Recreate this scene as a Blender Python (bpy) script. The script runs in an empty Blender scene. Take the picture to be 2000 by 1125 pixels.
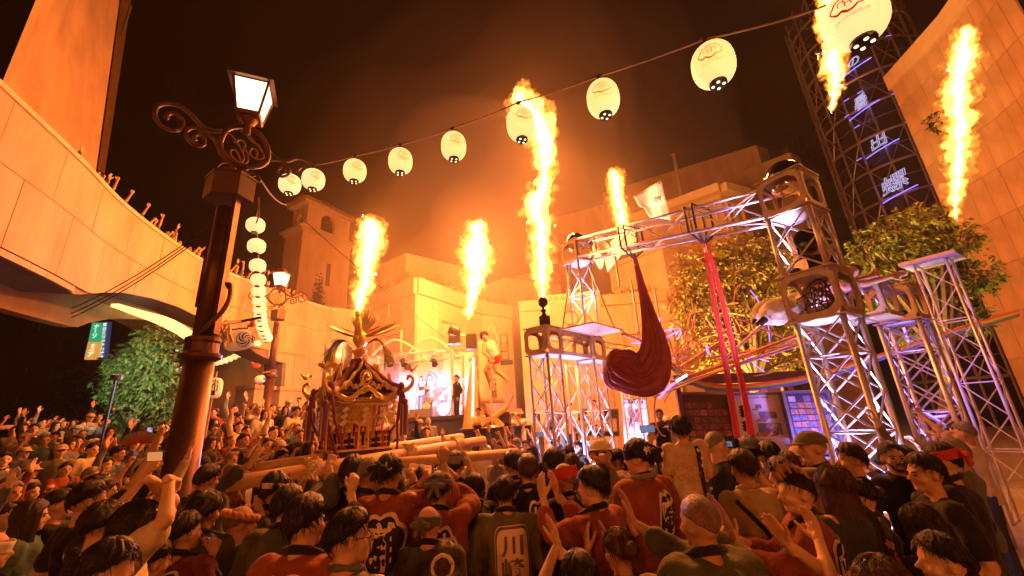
import bpy, math, random
from mathutils import Vector as V, Matrix, Euler, noise
from mathutils.bvhtree import BVHTree
random.seed(7)
sc = bpy.context.scene
col = sc.collection
R = math.radians
PI = math.pi
# ------------------------------------------------------------------ camera
F, PITCH, ROLL, CAMH = 800.0, R(17.9), R(3.47), 2.1
fw = V((0, math.cos(PITCH), math.sin(PITCH)))
r0 = V((1, 0, 0)); u0 = V((0, -math.sin(PITCH), math.cos(PITCH)))
rt = r0*math.cos(ROLL) - u0*math.sin(ROLL)
up = u0*math.cos(ROLL) + r0*math.sin(ROLL)
cd = bpy.data.cameras.new('camera'); cam = bpy.data.objects.new('camera', cd); col.objects.link(cam)
cd.sensor_width = 36; cd.lens = 36*F/2000; cd.clip_start = .05; cd.clip_end = 500
cam.matrix_world = Matrix(((rt.x, up.x, -fw.x, 0), (rt.y, up.y, -fw.y, 0), (rt.z, up.z, -fw.z, CAMH), (0, 0, 0, 1)))
sc.camera = cam
EYE = V((0, 0, CAMH))
def ray(px, py): return fw + rt*((px-1000)/F) - up*((py-562.5)/F)
def P(px, py, y):                      # point of the place seen in that direction, y metres ahead
    d = ray(px, py); return EYE + d*(y/d.y)
def PD(px, py, d): return EYE+ray(px, py)*d      # at that optical depth
def PZ(px, py, z):                     # the same, z metres above the ground
    d = ray(px, py); return EYE + d*((z-CAMH)/d.z)
# ------------------------------------------------------------------ night sky, exposure
w = bpy.data.worlds.new('World'); sc.world = w; w.use_nodes = True
wn = w.node_tree.nodes; bg = wn['Background']
bg.inputs['Color'].default_value = (1, .28, .05, 1); bg.inputs['Strength'].default_value = .0022
sc.view_settings.view_transform = 'Standard'; sc.view_settings.look = 'None'
sc.view_settings.exposure = 0.0; sc.view_settings.gamma = 1; sc.view_settings.use_curve_mapping = False
cy = sc.cycles
cy.use_denoising = True
cy.use_adaptive_sampling = True; cy.adaptive_threshold = .035
cy.max_bounces = 4; cy.diffuse_bounces = 2; cy.glossy_bounces = 2; cy.transmission_bounces = 4; cy.volume_bounces = 0; cy.transparent_max_bounces = 24
cy.sample_clamp_indirect = 4; cy.sample_clamp_direct = 0; cy.caustics_reflective = False; cy.caustics_refractive = False
# ------------------------------------------------------------------ materials
MATS = {}
def mat(name, c, rough=.6, metal=0, var=.15, sc_=4.0, bump=0.0, bsc=30.0, emit=None, es=0, stretch=None, spec=.5, sheen=0, c2=None, alpha=1):
    if name in MATS: return MATS[name]
    m = bpy.data.materials.new(name); m.use_nodes = True
    n = m.node_tree.nodes; l = m.node_tree.links; b = n['Principled BSDF']
    b.inputs['Roughness'].default_value = rough; b.inputs['Metallic'].default_value = metal
    b.inputs['Specular IOR Level'].default_value = spec
    if sheen: b.inputs['Sheen Weight'].default_value = sheen
    tc = n.new('ShaderNodeTexCoord'); mp = n.new('ShaderNodeMapping'); l.new(tc.outputs['Object'], mp.inputs[0])
    if stretch: mp.inputs['Scale'].default_value = stretch
    if var or c2:
        nz = n.new('ShaderNodeTexNoise'); nz.inputs['Scale'].default_value = sc_; nz.inputs['Detail'].default_value = 5; nz.inputs['Roughness'].default_value = .6
        l.new(mp.outputs[0], nz.inputs[0])
        rp = n.new('ShaderNodeValToRGB'); l.new(nz.outputs[0], rp.inputs[0])
        d = c2 if c2 else tuple(max(0, x*(1-var)) for x in c)
        u = c if c2 else tuple(min(1, x*(1+var)) for x in c)
        rp.color_ramp.elements[0].color = (*d, 1); rp.color_ramp.elements[0].position = .32
        rp.color_ramp.elements[1].color = (*u, 1); rp.color_ramp.elements[1].position = .68
        l.new(rp.outputs[0], b.inputs['Base Color'])
    else: b.inputs['Base Color'].default_value = (*c, 1)
    if bump:
        n2 = n.new('ShaderNodeTexNoise'); n2.inputs['Scale'].default_value = bsc; n2.inputs['Detail'].default_value = 4
        l.new(mp.outputs[0], n2.inputs[0])
        bp = n.new('ShaderNodeBump'); bp.inputs['Strength'].default_value = bump; bp.inputs['Distance'].default_value = .02
        l.new(n2.outputs[0], bp.inputs['Height']); l.new(bp.outputs[0], b.inputs['Normal'])
    if emit:
        b.inputs['Emission Color'].default_value = (*emit, 1); b.inputs['Emission Strength'].default_value = es
    MATS[name] = m
    return m
# ------------------------------------------------------------------ mesh builder
class MB:
    def __init__(s): s.v = []; s.f = []; s.m = []; s.k = 0
    def add(s, vs, fs):
        o = len(s.v); s.v += [V(x) for x in vs]; s.f += [tuple(i+o for i in f) for f in fs]; s.m += [s.k]*len(fs); return s
    def box(s, c, d, rot=None):
        x, y, z = d[0]/2, d[1]/2, d[2]/2
        vs = [V((a*x, b*y, e*z)) for e in (-1, 1) for b in (-1, 1) for a in (-1, 1)]
        if rot is not None: vs = [rot @ q for q in vs]
        c = V(c); return s.add([q+c for q in vs], [(0,2,3,1),(4,5,7,6),(0,1,5,4),(2,6,7,3),(0,4,6,2),(1,3,7,5)])
    def hexa(s, b, t):                 # bottom ring and top ring of equal length
        n = len(b); return s.add(list(b)+list(t), [tuple(range(n))[::-1], tuple(range(n, 2*n))]+[(i, (i+1)%n, n+(i+1)%n, n+i) for i in range(n)])
    def tube(s, path, r, seg=8, closed=False, cap=True, flat=1.0):
        path = [V(p) for p in path]; n = len(path); vs = []; fs = []
        rr = r if isinstance(r, (list, tuple)) else [r]*n
        up_ = None
        for i, p in enumerate(path):
            a = path[(i-1) % n] if (closed or i) else p; b = path[(i+1) % n] if (closed or i < n-1) else p
            t = (b-a); t = t.normalized() if t.length > 1e-9 else V((0,0,1))
            if up_ is None: up_ = t.orthogonal().normalized()
            up_ = up_ - t*up_.dot(t)
            up_ = up_.normalized() if up_.length > 1e-6 else t.orthogonal().normalized()
            q = t.cross(up_)
            for k in range(seg):
                g = 2*PI*k/seg; vs.append(p+(up_*math.cos(g)+q*math.sin(g)*flat)*rr[i])
        m = n if closed else n-1
        for i in range(m):
            j = (i+1) % n
            for k in range(seg): fs.append((i*seg+k, i*seg+(k+1)%seg, j*seg+(k+1)%seg, j*seg+k))
        if cap and not closed: fs.append(tuple(range(seg))[::-1]); fs.append(tuple((n-1)*seg+k for k in range(seg)))
        return s.add(vs, fs)
    def bar(s, a, b, r, seg=6): return s.tube([a, b], r, seg)
    def lathe(s, prof, c=(0,0,0), seg=16, rot=None, sq=1.0):
        c = V(c); vs = []; n = len(prof)
        for r, z in prof:
            for k in range(seg):
                g = 2*PI*k/seg; q = V((r*math.cos(g), r*sq*math.sin(g), z)); vs.append(c+(rot @ q if rot is not None else q))
        fs = [(i*seg+k, i*seg+(k+1)%seg, (i+1)*seg+(k+1)%seg, (i+1)*seg+k) for i in range(n-1) for k in range(seg)]
        fs += [tuple(range(seg))[::-1], tuple((n-1)*seg+k for k in range(seg))]
        return s.add(vs, fs)
    def ell(s, c, r, rot=None, seg=10, rings=7):
        c = V(c); vs = []; fs = []
        for i in range(1, rings):
            t = PI*i/rings
            for k in range(seg):
                g = 2*PI*k/seg; q = V((r[0]*math.sin(t)*math.cos(g), r[1]*math.sin(t)*math.sin(g), r[2]*math.cos(t))); vs.append(c+(rot @ q if rot is not None else q))
        a = V((0,0,r[2])); b = -a
        vs += [c+(rot @ a if rot is not None else a), c+(rot @ b if rot is not None else b)]; T = len(vs)-2
        for i in range(rings-2):
            for k in range(seg): fs.append((i*seg+k, (i+1)*seg+k, (i+1)*seg+(k+1)%seg, i*seg+(k+1)%seg))
        for k in range(seg): fs.append((T, k, (k+1)%seg)); fs.append((T+1, (rings-2)*seg+(k+1)%seg, (rings-2)*seg+k))
        return s.add(vs, fs)
    def cap(s, a, b, ra, rb, seg=10):   # tapered capsule
        a = V(a); b = V(b); d = b-a
        t = d.normalized() if d.length > 1e-6 else V((0,0,1))
        pts = []; rr = []
        for g in (-80, -45, 0): pts.append(a+t*ra*math.sin(R(g))); rr.append(ra*math.cos(R(g)))
        for g in (0, 45, 80): pts.append(b+t*rb*math.sin(R(g))); rr.append(rb*math.cos(R(g)))
        if d.length < 1e-6: pts.pop(3); rr.pop(3)
        return s.tube(pts, rr, seg)
    def poly(s, pts, n, th):           # flat polygon extruded along n by th
        pts = [V(p) for p in pts]; n = V(n)*th; return s.hexa(pts, [p+n for p in pts])
    def sheet(s, rows):                 # grid of points
        nr = len(rows); nc = len(rows[0])
        return s.add([p for r_ in rows for p in r_], [(i*nc+j, i*nc+j+1, (i+1)*nc+j+1, (i+1)*nc+j) for i in range(nr-1) for j in range(nc-1)])
    def mesh(s, name, off=None, smooth=False):
        me = bpy.data.meshes.new(name)
        vs = [tuple(q-off) for q in s.v] if off is not None else [tuple(q) for q in s.v]
        me.from_pydata(vs, [], s.f); me.update()
        if smooth: me.polygons.foreach_set('use_smooth', [True]*len(me.polygons))
        if any(s.m): me.polygons.foreach_set('material_index', s.m)
        return me
    def build(s, name, m, parent=None, loc=None, smooth=False):
        off = V(loc) if loc is not None else (parent['_o'] and V(parent['_o'])) if (parent is not None and '_o' in parent) else V((0,0,0))
        me = s.mesh(name, off, smooth)
        for x in (m if isinstance(m, (list, tuple)) else [m]): me.materials.append(x)
        o = link(name, me, parent)
        if loc is not None and parent is None: o.location = off
        return o
def link(name, data, parent=None):
    o = bpy.data.objects.new(name, data); col.objects.link(o)
    if parent is not None: o.parent = parent
    return o
def tag(o, label=None, cat=None, group=None, kind=None):
    if label: o['label'] = label
    if cat: o['category'] = cat
    if group: o['group'] = group
    if kind: o['kind'] = kind
    return o
OFFS = []
def thing(name, label, cat, loc=(0,0,0), group=None, rz=0):
    o = bpy.data.objects.new(name, None); col.objects.link(o); o.location = loc; o.rotation_euler = (0, 0, rz); o.empty_display_size = .2
    if not rz: o['_o'] = tuple(V(loc)); OFFS.append(o)     # parts given in world coordinates
    return tag(o, label, cat, group)
def dup(o, parent=None):
    c = o.copy(); col.objects.link(c)
    if parent is not None: c.parent = parent
    for k in KIDS(o): dup(k, c)
    return c
def KIDS(o): return [k for k in o.children]
def lerp(a, b, t): return a+(b-a)*t
def spline(pts, n):                    # Catmull-Rom through points
    pts = [V(p) for p in pts]; q = [pts[0]*2-pts[1]]+pts+[pts[-1]*2-pts[-2]]; out = []; m = len(pts)-1
    for k in range(n+1):
        t = k/n*m; i = min(int(t), m-1); t -= i
        a, b, c, d = q[i:i+4]
        out.append(.5*((2*b)+(c-a)*t+(2*a-5*b+4*c-d)*t*t+(3*b-a-3*c+d)*t**3))
    return out
TMP = bpy.data.scenes.new('workshop')       # shapes are evaluated here, apart from the big scene
def evaluated(o):
    TMP.collection.objects.link(o); vl = TMP.view_layers[0]; vl.update(); dg = vl.depsgraph
    me = bpy.data.meshes.new_from_object(o.evaluated_get(dg)); bpy.data.objects.remove(o); return me
def text_mesh(body, size=1.0, extrude=0.0, offset=0.0):
    c = bpy.data.curves.new('text', 'FONT'); c.body = body; c.size = size; c.extrude = extrude; c.align_x = 'CENTER'; c.align_y = 'CENTER'
    c.offset = offset; c.resolution_u = 3; c.space_line = .95
    me = evaluated(bpy.data.objects.new('text', c)); bpy.data.curves.remove(c)
    vs = [v.co.copy() for v in me.vertices]; fs = [tuple(p.vertices) for p in me.polygons]; bpy.data.meshes.remove(me)
    if vs:
        x0 = min(v.x for v in vs); x1 = max(v.x for v in vs); y0 = min(v.y for v in vs); y1 = max(v.y for v in vs)
        vs = [V((v.x-(x0+x1)/2, v.y-(y0+y1)/2, v.z)) for v in vs]
    return vs, fs
def remesh(mb, vox, smooth=2, name='body', disp=None):
    me = mb.mesh('tmp'); o = bpy.data.objects.new('tmp', me)
    r_ = o.modifiers.new('r', 'REMESH'); r_.mode = 'VOXEL'; r_.voxel_size = vox; r_.use_smooth_shade = True
    if smooth: s_ = o.modifiers.new('s', 'SMOOTH'); s_.factor = .5; s_.iterations = smooth
    out = evaluated(o); out.name = name; bpy.data.meshes.remove(me)
    if disp:
        ns = [v.normal.copy() for v in out.vertices]
        for v, n_ in zip(out.vertices, ns): v.co = disp(v.co, n_)
    return out
# ------------------------------------------------------------------ the setting
M_stone = mat('limestone_panels', (.43, .31, .205), .8, var=.20, sc_=1.3, bump=.15, bsc=40, stretch=(1, 1, .35))
M_stone2 = mat('sandstone_render', (.46, .325, .215), .85, var=.22, sc_=.8, bump=.15, bsc=25, stretch=(1, 1, .3))
M_joint = mat('joint_mortar', (.20, .16, .12), .9, var=.1)
M_trim = mat('trim_stone', (.56, .45, .32), .75, var=.08, sc_=2)
M_pave = mat('paving', (.30, .26, .22), .8, var=.2, sc_=3, bump=.2)
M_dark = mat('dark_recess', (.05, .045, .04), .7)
M_glassd = mat('dark_window_glass', (.02, .022, .028), .08, var=0, spec=.6)
M_steel = mat('painted_steel', (.26, .23, .24), .45, .5, var=.1)
M_roof = mat('clay_roof', (.36, .18, .11), .8, var=.2, sc_=6)
def gz(x, y):                          # ground level: the plaza's terraces rise to the left rear
    a = min(max((-x-1.8)/1.6, 0), 1)*min(max((y-6.2)/4.5, 0), 1.4)
    return .95*a
g = MB(); rows = []
for j in range(61):
    y = -20+j*1.0 if j < 60 else 160
    rows.append([V((x, y, gz(x, y))) for x in [-160]+[-20+i*1.0 for i in range(46)]+[160]])
rows.insert(0, [V((q.x, -160, q.z)) for q in rows[0]])
g.sheet(rows); tag(g.build('ground', M_pave), kind='structure')
def frame_xy(a, b):
    d = V((b.x-a.x, b.y-a.y, 0)); L = d.length; d /= L; return d, V((d.y, -d.x, 0)), L
def panels(root, a, b, z0, z1, nu, nv, m=None, th=.05, gap=.016, skip=(), name='panel'):
    """stone panels on a vertical wall from a to b; n points to the viewer"""
    d, n, L = frame_xy(a, b)
    if n.dot(V((a.x, a.y, 0))) > 0: n = -n
    rot = Matrix((d, n, V((0,0,1)))).transposed()
    cache = {}
    for j in range(nv):
        off = 0
        for i in range(nu):
            if (i, j) in skip: continue
            w_, h_ = L/nu-gap, (z1-z0)/nv-gap
            c = V((a.x, a.y, 0))+d*(L*(i+.5)/nu)+n*(th/2+.002+random.uniform(0, .006))+V((0,0,z0+(z1-z0)*(j+.5)/nv))
            me = cache.get(0)
            if me is None:
                q = MB(); q.box((0,0,0), (w_, th, h_)); me = q.mesh(name); me.materials.append(m or M_stone); cache[0] = me
            o = link(name, me, root); o.matrix_local = Matrix.Translation(c-V(root['_o'])) @ rot.to_4x4()
def block(root, pts, z0, z1, m=None, name='wall'):
    q = MB(); q.hexa([V((p.x, p.y, z0)) for p in pts], [V((p.x, p.y, z1)) for p in pts]); return q.build(name, m or M_stone2, root)
def rect_on(a, b, u0_, u1_, z0, z1, out, dep):     # box on wall a-b between fractions u0..u1
    d, n, L = frame_xy(a, b)
    if n.dot(V((a.x, a.y, 0))) > 0: n = -n
    rot = Matrix((d, n, V((0,0,1)))).transposed()
    c = V((a.x, a.y, 0))+d*(L*(u0_+u1_)/2)+n*(out-dep/2)+V((0,0,(z0+z1)/2))
    return c, (L*(u1_-u0_), dep, z1-z0), rot
def window(root, a, b, u0_, u1_, z0, z1, fm=None, bars=1):
    e = .12; fm = fm or M_trim; d, n, L = frame_xy(a, b); du = e/L
    q = MB()
    for (s0, s1, y0, y1) in ((u0_-du, u0_, z0-e, z1+e), (u1_, u1_+du, z0-e, z1+e), (u0_, u1_, z1, z1+e), (u0_, u1_, z0-e, z0)): q.box(*rect_on(a, b, s0, s1, y0, y1, .2, .22))
    f = q.build('window', fm, root)
    q = MB(); q.box(*rect_on(a, b, u0_, u1_, z0, z1, .09, .04)); q.build('pane', M_glassd, f)
    if bars:
        q = MB(); um = (u0_+u1_)/2; q.box(*rect_on(a, b, um-.03/L, um+.03/L, z0, z1, .13, .05)); q.box(*rect_on(a, b, u0_, u1_, (z0+z1)/2-.03, (z0+z1)/2+.03, .125, .04)); q.build('glazing_bar', M_steel, f)
    return f
# ---- curved terrace building on the left
TZ = 8.0
edge = [(-120, 60), (20, 190), (157, 318), (240, 402), (330, 471), (410, 520), (480, 550), (560, 580), (640, 604)]
plan = spline([V((*PZ(x, y, TZ).xy, 0)) for x, y in edge], 160)
t_ = thing('terrace_building', 'curved sandstone terrace with a parapet and wide arches to the left of the lamp post', 'building', (plan[80].x, plan[80].y, 0))
arc = [0.0]
for i in range(160): arc.append(arc[-1]+(plan[i+1]-plan[i]).length)
def onplan(s, out=0.0):
    s = min(max(s, 0), arc[-1]-1e-4)
    i = max(k for k in range(160) if arc[k] <= s); t = (s-arc[i])/(arc[i+1]-arc[i])
    p = plan[i].lerp(plan[i+1], t); d = (plan[i+1]-plan[i]).normalized(); n = V((d.y, -d.x, 0))
    if n.x < 0: n = -n
    return p+n*out
def s_of(px, py):                       # arc length where the plan passes under that direction
    d = ray(px, py).xy; best = min(range(161), key=lambda i: abs(math.atan2(plan[i].x, plan[i].y)-math.atan2(d.x, d.y))); return arc[best]
def z_of(px, py):
    s = s_of(px, py); p = onplan(s); d = ray(px, py); k = p.xy.length/d.xy.length; return s, CAMH+d.z*k
def strip(lo, hi, s0, s1, out, th, name, m, root, step=.25):
    n = max(1, int(math.ceil((s1-s0)/step))); q = MB(); rows = []
    for i in range(n+1):
        s = s0+(s1-s0)*i/n; a = onplan(s, out); b = onplan(s, out-th); l_, h_ = lo(s), hi(s)
        if h_-l_ < .02: h_ = l_+.02
        rows.append([a+V((0,0,l_)), a+V((0,0,h_)), b+V((0,0,h_)), b+V((0,0,l_)), a+V((0,0,l_))])
    q.sheet(rows)
    q.add(rows[0][:4], [(0,1,2,3)]); q.add(rows[-1][:4], [(3,2,1,0)])
    return q.build(name, m, root)
low = [z_of(*p) for p in [(157, 577), (200, 571), (245, 572), (300, 583), (350, 600), (395, 622), (430, 640), (470, 664), (505, 690), (530, 702), (585, 716)]]
def interp(tab, s):
    if s <= tab[0][0]: return tab[0][1]
    for (a, za), (b, zb) in zip(tab, tab[1:]):
        if s <= b: return za+(zb-za)*(s-a)/max(b-a, 1e-6)
    return tab[-1][1]
S0, S1 = 0.0, arc[-1]
Spil = s_of(560, 700); Sp2 = s_of(592, 720)
def lowz(s): return interp(low, s) if s < Spil else 0.0
strip(lambda s: lowz(s), lambda s: TZ-.02, S0, S1, -.06, .9, 'wall', M_joint, t_)
# panels: parapet course, middle course, arch course
zA, zB = TZ-1.15, TZ-2.5
edges = [S0]
while edges[-1] < S1-.8: edges.append(edges[-1]+1.45)
edges[-1] = S1
for k, (a, b) in enumerate(zip(edges, edges[1:])):
    strip(lambda s: zA, lambda s: TZ, a+.007, b-.007, 0+random.uniform(0, .008), .055, 'panel', M_stone, t_)
    a2, b2 = a+.7, min(b+.7, S1)
    if b2-a2 > .3: strip(lambda s: max(zB, lowz(s)), lambda s: zA-.015, a2+.007, b2-.007, -.004+random.uniform(0, .008), .05, 'panel', M_stone, t_)
    if lowz((a+b)/2) < zB-.15: strip(lambda s: lowz(s)+.005 if s < Spil else 1.9, lambda s: max(zB-.03, lowz(s)+.01), a+.007, b-.007, -.004+random.uniform(0, .008), .05, 'panel', M_stone, t_)
strip(lambda s: TZ, lambda s: TZ+.10, S0, S1, .05, .5, 'coping', M_trim, t_)
# vault behind the arch with its lit cove, inner wall with a lower arch
strip(lambda s: lowz(s)+.9, lambda s: lowz(s)+1.1, S0, Spil, -.97, 4.2, 'soffit', M_stone2, t_)
def s_at(px, py, out):
    d = ray(px, py); g = math.atan2(d.x, d.y); s = min((arc[-1]*k/400 for k in range(401)), key=lambda s_: abs(math.atan2(onplan(s_, out).x, onplan(s_, out).y)-g)); return s, CAMH+d.z*onplan(s, out).xy.length/d.xy.length
low2 = [s_at(*p, -3.2) for p in ((150, 640), (185, 628), (230, 622), (300, 624), (390, 632), (450, 668), (500, 720))]
strip(lambda s: interp(low2, s), lambda s: lowz(s)+.9, S0, s_at(505, 700, -3.2)[0], -3.2, .4, 'inner_wall', M_stone2, t_)
M_cove = mat('cove_light_glow', (.9, .8, .5), .5, var=0, emit=(1, .62, .18), es=2.2)
strip(lambda s: lowz(s)+.50, lambda s: lowz(s)+.85, s_at(238, 575, -2.75)[0], s_at(420, 622, -2.75)[0], -2.75, .25, 'cove_light', M_cove, t_)
# pillars that carry it
q = MB()
for px0, px1, py in ((500, 536, 760), (548, 592, 760)):
    a = onplan(s_of(px0, py), -.3); b = onplan(s_of(px1, py), -.3); d, n, L = frame_xy(a, b)
    for (e, z0, z1) in ((0, 0, 3.9), (.06, 3.9, 4.05)):
        pp = [a-d*e-n*.6-n*e, b+d*e-n*.6-n*e, b+d*e+n*.3+n*e, a-d*e+n*.3+n*e]
        q = MB(); q.hexa([V((p.x, p.y, z0)) for p in pp], [V((p.x, p.y, z1)) for p in pp]); q.build('pillar' if not e else 'pillar_cap', M_stone2, t_)
strip(lambda s: 0, lambda s: 6.2, Sp2+.02, S1, .0, .05, 'panel', M_stone, t_)
strip(lambda s: TZ-1.3, lambda s: TZ-1.18, S0, S1, -1.0, 3.2, 'terrace_deck', M_stone2, t_)
# ---- tall wall, upper left
b = P(207, 318, 11.5); bt = P(250, -120, 11.5); a = P(-60, 318, 7.5); a.z = b.z; at_ = V((a.x, a.y, bt.z))
t_ = thing('corner_building', 'tall flat sandstone wall rising behind the parapet at the upper left', 'building', (b.x, b.y, 6))
q = MB(); back = V((b.x, b.y, 0)).normalized()*3+V((-.25, 0, 0)); lowp = V((0, 0, -2.2))
q.hexa([a+lowp, b+lowp, b+back+lowp, a+back+lowp], [at_, bt, bt+back, at_+back]); q.build('wall', M_stone, t_)
q = MB(); e1 = V((.16, .1, 0)); q.hexa([b+lowp+V((.02,.04,0)), b+e1+lowp, b+e1+back*.3+lowp, b+back*.3+lowp+V((.02,.04,0))], [bt+V((.02,.04,0)), bt+e1*2, bt+e1*2+back*.3, bt+back*.3+V((.02,.04,0))]); q.build('downpipe_recess', mat('dark_render', (.16, .10, .06), .8), t_)
q = MB(); w0 = a.lerp(b, .80); q.box(w0+V((0,-.12,5.2)), (.06, .06, 1.4)); q.build('weathered_bracket', M_dark, t_)
# ---- bell tower
zc = P(594, 436, 30).z
A = PZ(594, 436, zc); B = PZ(684, 473, zc); C_ = PZ(560, 452, zc); D_ = B+C_-A
ctr = (A+B+C_+D_)/4
t_ = thing('bell_tower', 'square pink sandstone bell tower with an arched belfry opening and tiled roof', 'tower', (ctr.x, ctr.y, 0))
def scale_pts(pts, k): return [V((ctr.x+(p.x-ctr.x)*k, ctr.y+(p.y-ctr.y)*k, 0)) for p in pts]
base = [A, B, D_, C_]
M_tower = mat('pink_sandstone', (.66, .46, .32), .8, var=.14, sc_=1.0, bump=.15, bsc=25, stretch=(1, 1, .4))
block(t_, scale_pts(base, 1.02), 0, zc-.6, M_tower, 'shaft')
for k, z0, z1 in ((1.10, zc-.6, zc-.42), (1.2, zc-.42, zc-.2), (1.07, zc-.2, zc)): block(t_, scale_pts(base, k), z0, z1, M_trim, 'cornice')
zt = P(600, 392, A.y).z
up4 = scale_pts(base, .86)
# belfry: four piers, arched opening on the viewer's side
fa, fb = up4[0], up4[1]; dd, nn, LL = frame_xy(fa, fb)
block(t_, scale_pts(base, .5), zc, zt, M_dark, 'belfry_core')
def archwall(a, b, z0, z1, u0_, u1_, zs, th, m, root, name):
    d, n, L = frame_xy(a, b)
    if n.dot(V((a.x, a.y, 0))) > 0: n = -n
    q = MB(); q.box(*rect_on(a, b, 0, u0_, z0, z1, 0, th)); q.box(*rect_on(a, b, u1_, 1, z0, z1, 0, th))
    rad = L*(u1_-u0_)/2; um = (u0_+u1_)/2; N = 10
    for i in range(N):
        g0, g1 = PI*i/N, PI*(i+1)/N
        x0, x1 = um-rad*math.cos(g0)/L, um-rad*math.cos(g1)/L
        pa = V((a.x, a.y, 0))+d*L*x0; pb = V((a.x, a.y, 0))+d*L*x1
        zA_, zB_ = zs+rad*math.sin(g0), zs+rad*math.sin(g1)
        q.hexa([pa+V((0,0,zA_)), pb+V((0,0,zB_)), pb-n*th+V((0,0,zB_)), pa-n*th+V((0,0,zA_))], [pa+V((0,0,z1)), pb+V((0,0,z1)), pb-n*th+V((0,0,z1)), pa-n*th+V((0,0,z1))])
    return q.build(name, m, root)
archwall(up4[0], up4[1], zc, zt, .33, .67, zc+(zt-zc)*.50, .3, M_tower, t_, 'belfry_wall')
archwall(up4[3], up4[0], zc, zt, .33, .67, zc+(zt-zc)*.50, .3, M_tower, t_, 'belfry_wall')
archwall(up4[1], up4[2], zc, zt, .33, .67, zc+(zt-zc)*.50, .3, M_tower, t_, 'belfry_wall')
q = MB(); bc = fa.lerp(fb, .5)-V((0,0,0)); bc = V((bc.x, bc.y, 0))+(V((ctr.x, ctr.y, 0))-V((bc.x, bc.y, 0)))*.28
q.lathe([(.05, 1.05), (.22, 1.0), (.3, .7), (.36, .3), (.5, 0), (.46, -.02)], bc+V((0,0,zc+.9)), 14); q.build('bell', mat('bell_bronze', (.35, .22, .08), .4, .9), t_, smooth=True)
block(t_, scale_pts(base, 1.06), zt, zt+.22, M_trim, 'eaves')
q = MB(); e4 = scale_pts(base, 1.16); apex = V((ctr.x, ctr.y, zt+1.5)); z0 = zt+.22
q.add([p+V((0,0,z0)) for p in e4]+[p+V((0,0,z0+.1)) for p in e4]+[apex], [(0,1,5,4),(1,2,6,5),(2,3,7,6),(3,0,4,7),(4,5,8),(5,6,8),(6,7,8),(7,4,8),(3,2,1,0)]); q.build('roof', M_roof, t_)
for i in range(14):                     # barrel tiles along the two visible slopes
    for (p, r_) in ((e4[0], e4[1]), (e4[3], e4[0])):
        q = MB(); s = p.lerp(r_, (i+.5)/14)+V((0,0,z0+.12)); q.tube([s, s.lerp(apex, 1-abs((i+.5)/14-.5)*1.3)], .07, 6); q.build('roof_tile', M_roof, t_)
sl = P(652, 525, A.y+1); q = MB(); q.box(*rect_on(scale_pts(base, 1.02)[0], scale_pts(base, 1.02)[1], .52, .60, sl.z-1, sl.z+1, .03, .06)); q.build('slit_window', M_dark, t_)
# shaft widens: lower annexe beside it
def volume(label, pxs, Y, ztop_px, name='annexe_building', m=None, dep=6, z0=0, parapet=0, pan=None, cat='building'):
    """a block whose front edge runs through picture directions pxs (top line) with heights kept level"""
    top = [P(x, y, yy) for (x, y), yy in zip(pxs, Y)]
    zt_ = sum(p.z for p in top)/len(top) if ztop_px is None else ztop_px
    c = sum(top, V((0,0,0)))/len(top)
    root = thing(name, label, cat, (c.x, c.y, z0))
    back = [V((p.x*1.02+(.4 if p.x > c.x else -.4), p.y+dep, 0)) for p in reversed(top)]
    block(root, [V((p.x, p.y, 0)) for p in top]+back, z0, zt_, m or M_stone2)
    if parapet:
        for p, r_ in zip(top, top[1:]):
            q = MB(); q.box(*rect_on(p, r_, -.004, 1.004, zt_-parapet, zt_+.12, .18, .4)); q.build('parapet', M_trim, root)
    if pan:
        for (p, r_), (nu, nv) in zip(zip(top, top[1:]), pan): panels(root, p, r_, max(z0, 2), zt_-max(parapet, .05)-.03, nu, nv)
    return root, top, zt_
def volume2(label, pxs, Y, name='annexe_building', m=None, dep=6, z0=0, parapet=0, pan=None, cat='building', zt_=None, top=None, pm=None):
    p0 = P(*pxs[0], Y); z = p0.z if zt_ is None else zt_
    top = [V((*PZ(x, y, z).xy, z)) for x, y in pxs]
    c = sum(top, V((0,0,0)))/len(top)
    root = thing(name, label, cat, (c.x, c.y, z0))
    f = 1+dep/c.xy.length
    back = [V((p.x*f, p.y*f, 0)) for p in reversed(top)]
    block(root, [V((p.x, p.y, 0)) for p in top]+back, z0, z, m or M_stone2)
    if parapet:
        for i, (p, r_) in enumerate(zip(top, top[1:])):
            q = MB(); q.box(*rect_on(p, r_, 0, 1, z-parapet, z+.12+i*.004, .18, .4)); q.build('parapet', M_trim, root)
    if pan:
        for (p, r_), (nu, nv) in zip(zip(top, top[1:]), pan):
            if nu: panels(root, p, r_, max(z0, 1.5), z-max(parapet, .05)-.03, nu, nv, pm)
    return root, top, z
# linking block between terrace and stage building
t_, tp, z = volume2('plain sandstone block joining the curved terrace to the stage building', [(619, 596), (705, 607)], 20.2, pan=[(3, 3)], dep=4)
a, b = tp
q = MB(); N = 10; d, n, L = frame_xy(a, b)
if n.dot(V((a.x, a.y, 0))) > 0: n = -n
pts = [a+d*L*.2, ] ; zz = z-1.7
ol = [V((a.x, a.y, 0))+d*L*.16+V((0,0,.5))]+[V((a.x, a.y, 0))+d*L*(.16+.84*i/N)+V((0,0,zz-1.5*(2*i/N-.8)**2*.5)) for i in range(N+1)]+[V((b.x, b.y, 0))+V((0,0,.5))]
q.poly([p+n*.10 for p in ol], n, .06); q.build('glazed_arch', M_glassd, t_)
for u_ in (.4, .62, .84): q = MB(); q.box(*rect_on(a, b, u_-.02, u_+.02, .5, zz-.5, .22, .06)); q.build('mullion', M_steel, t_)
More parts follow.
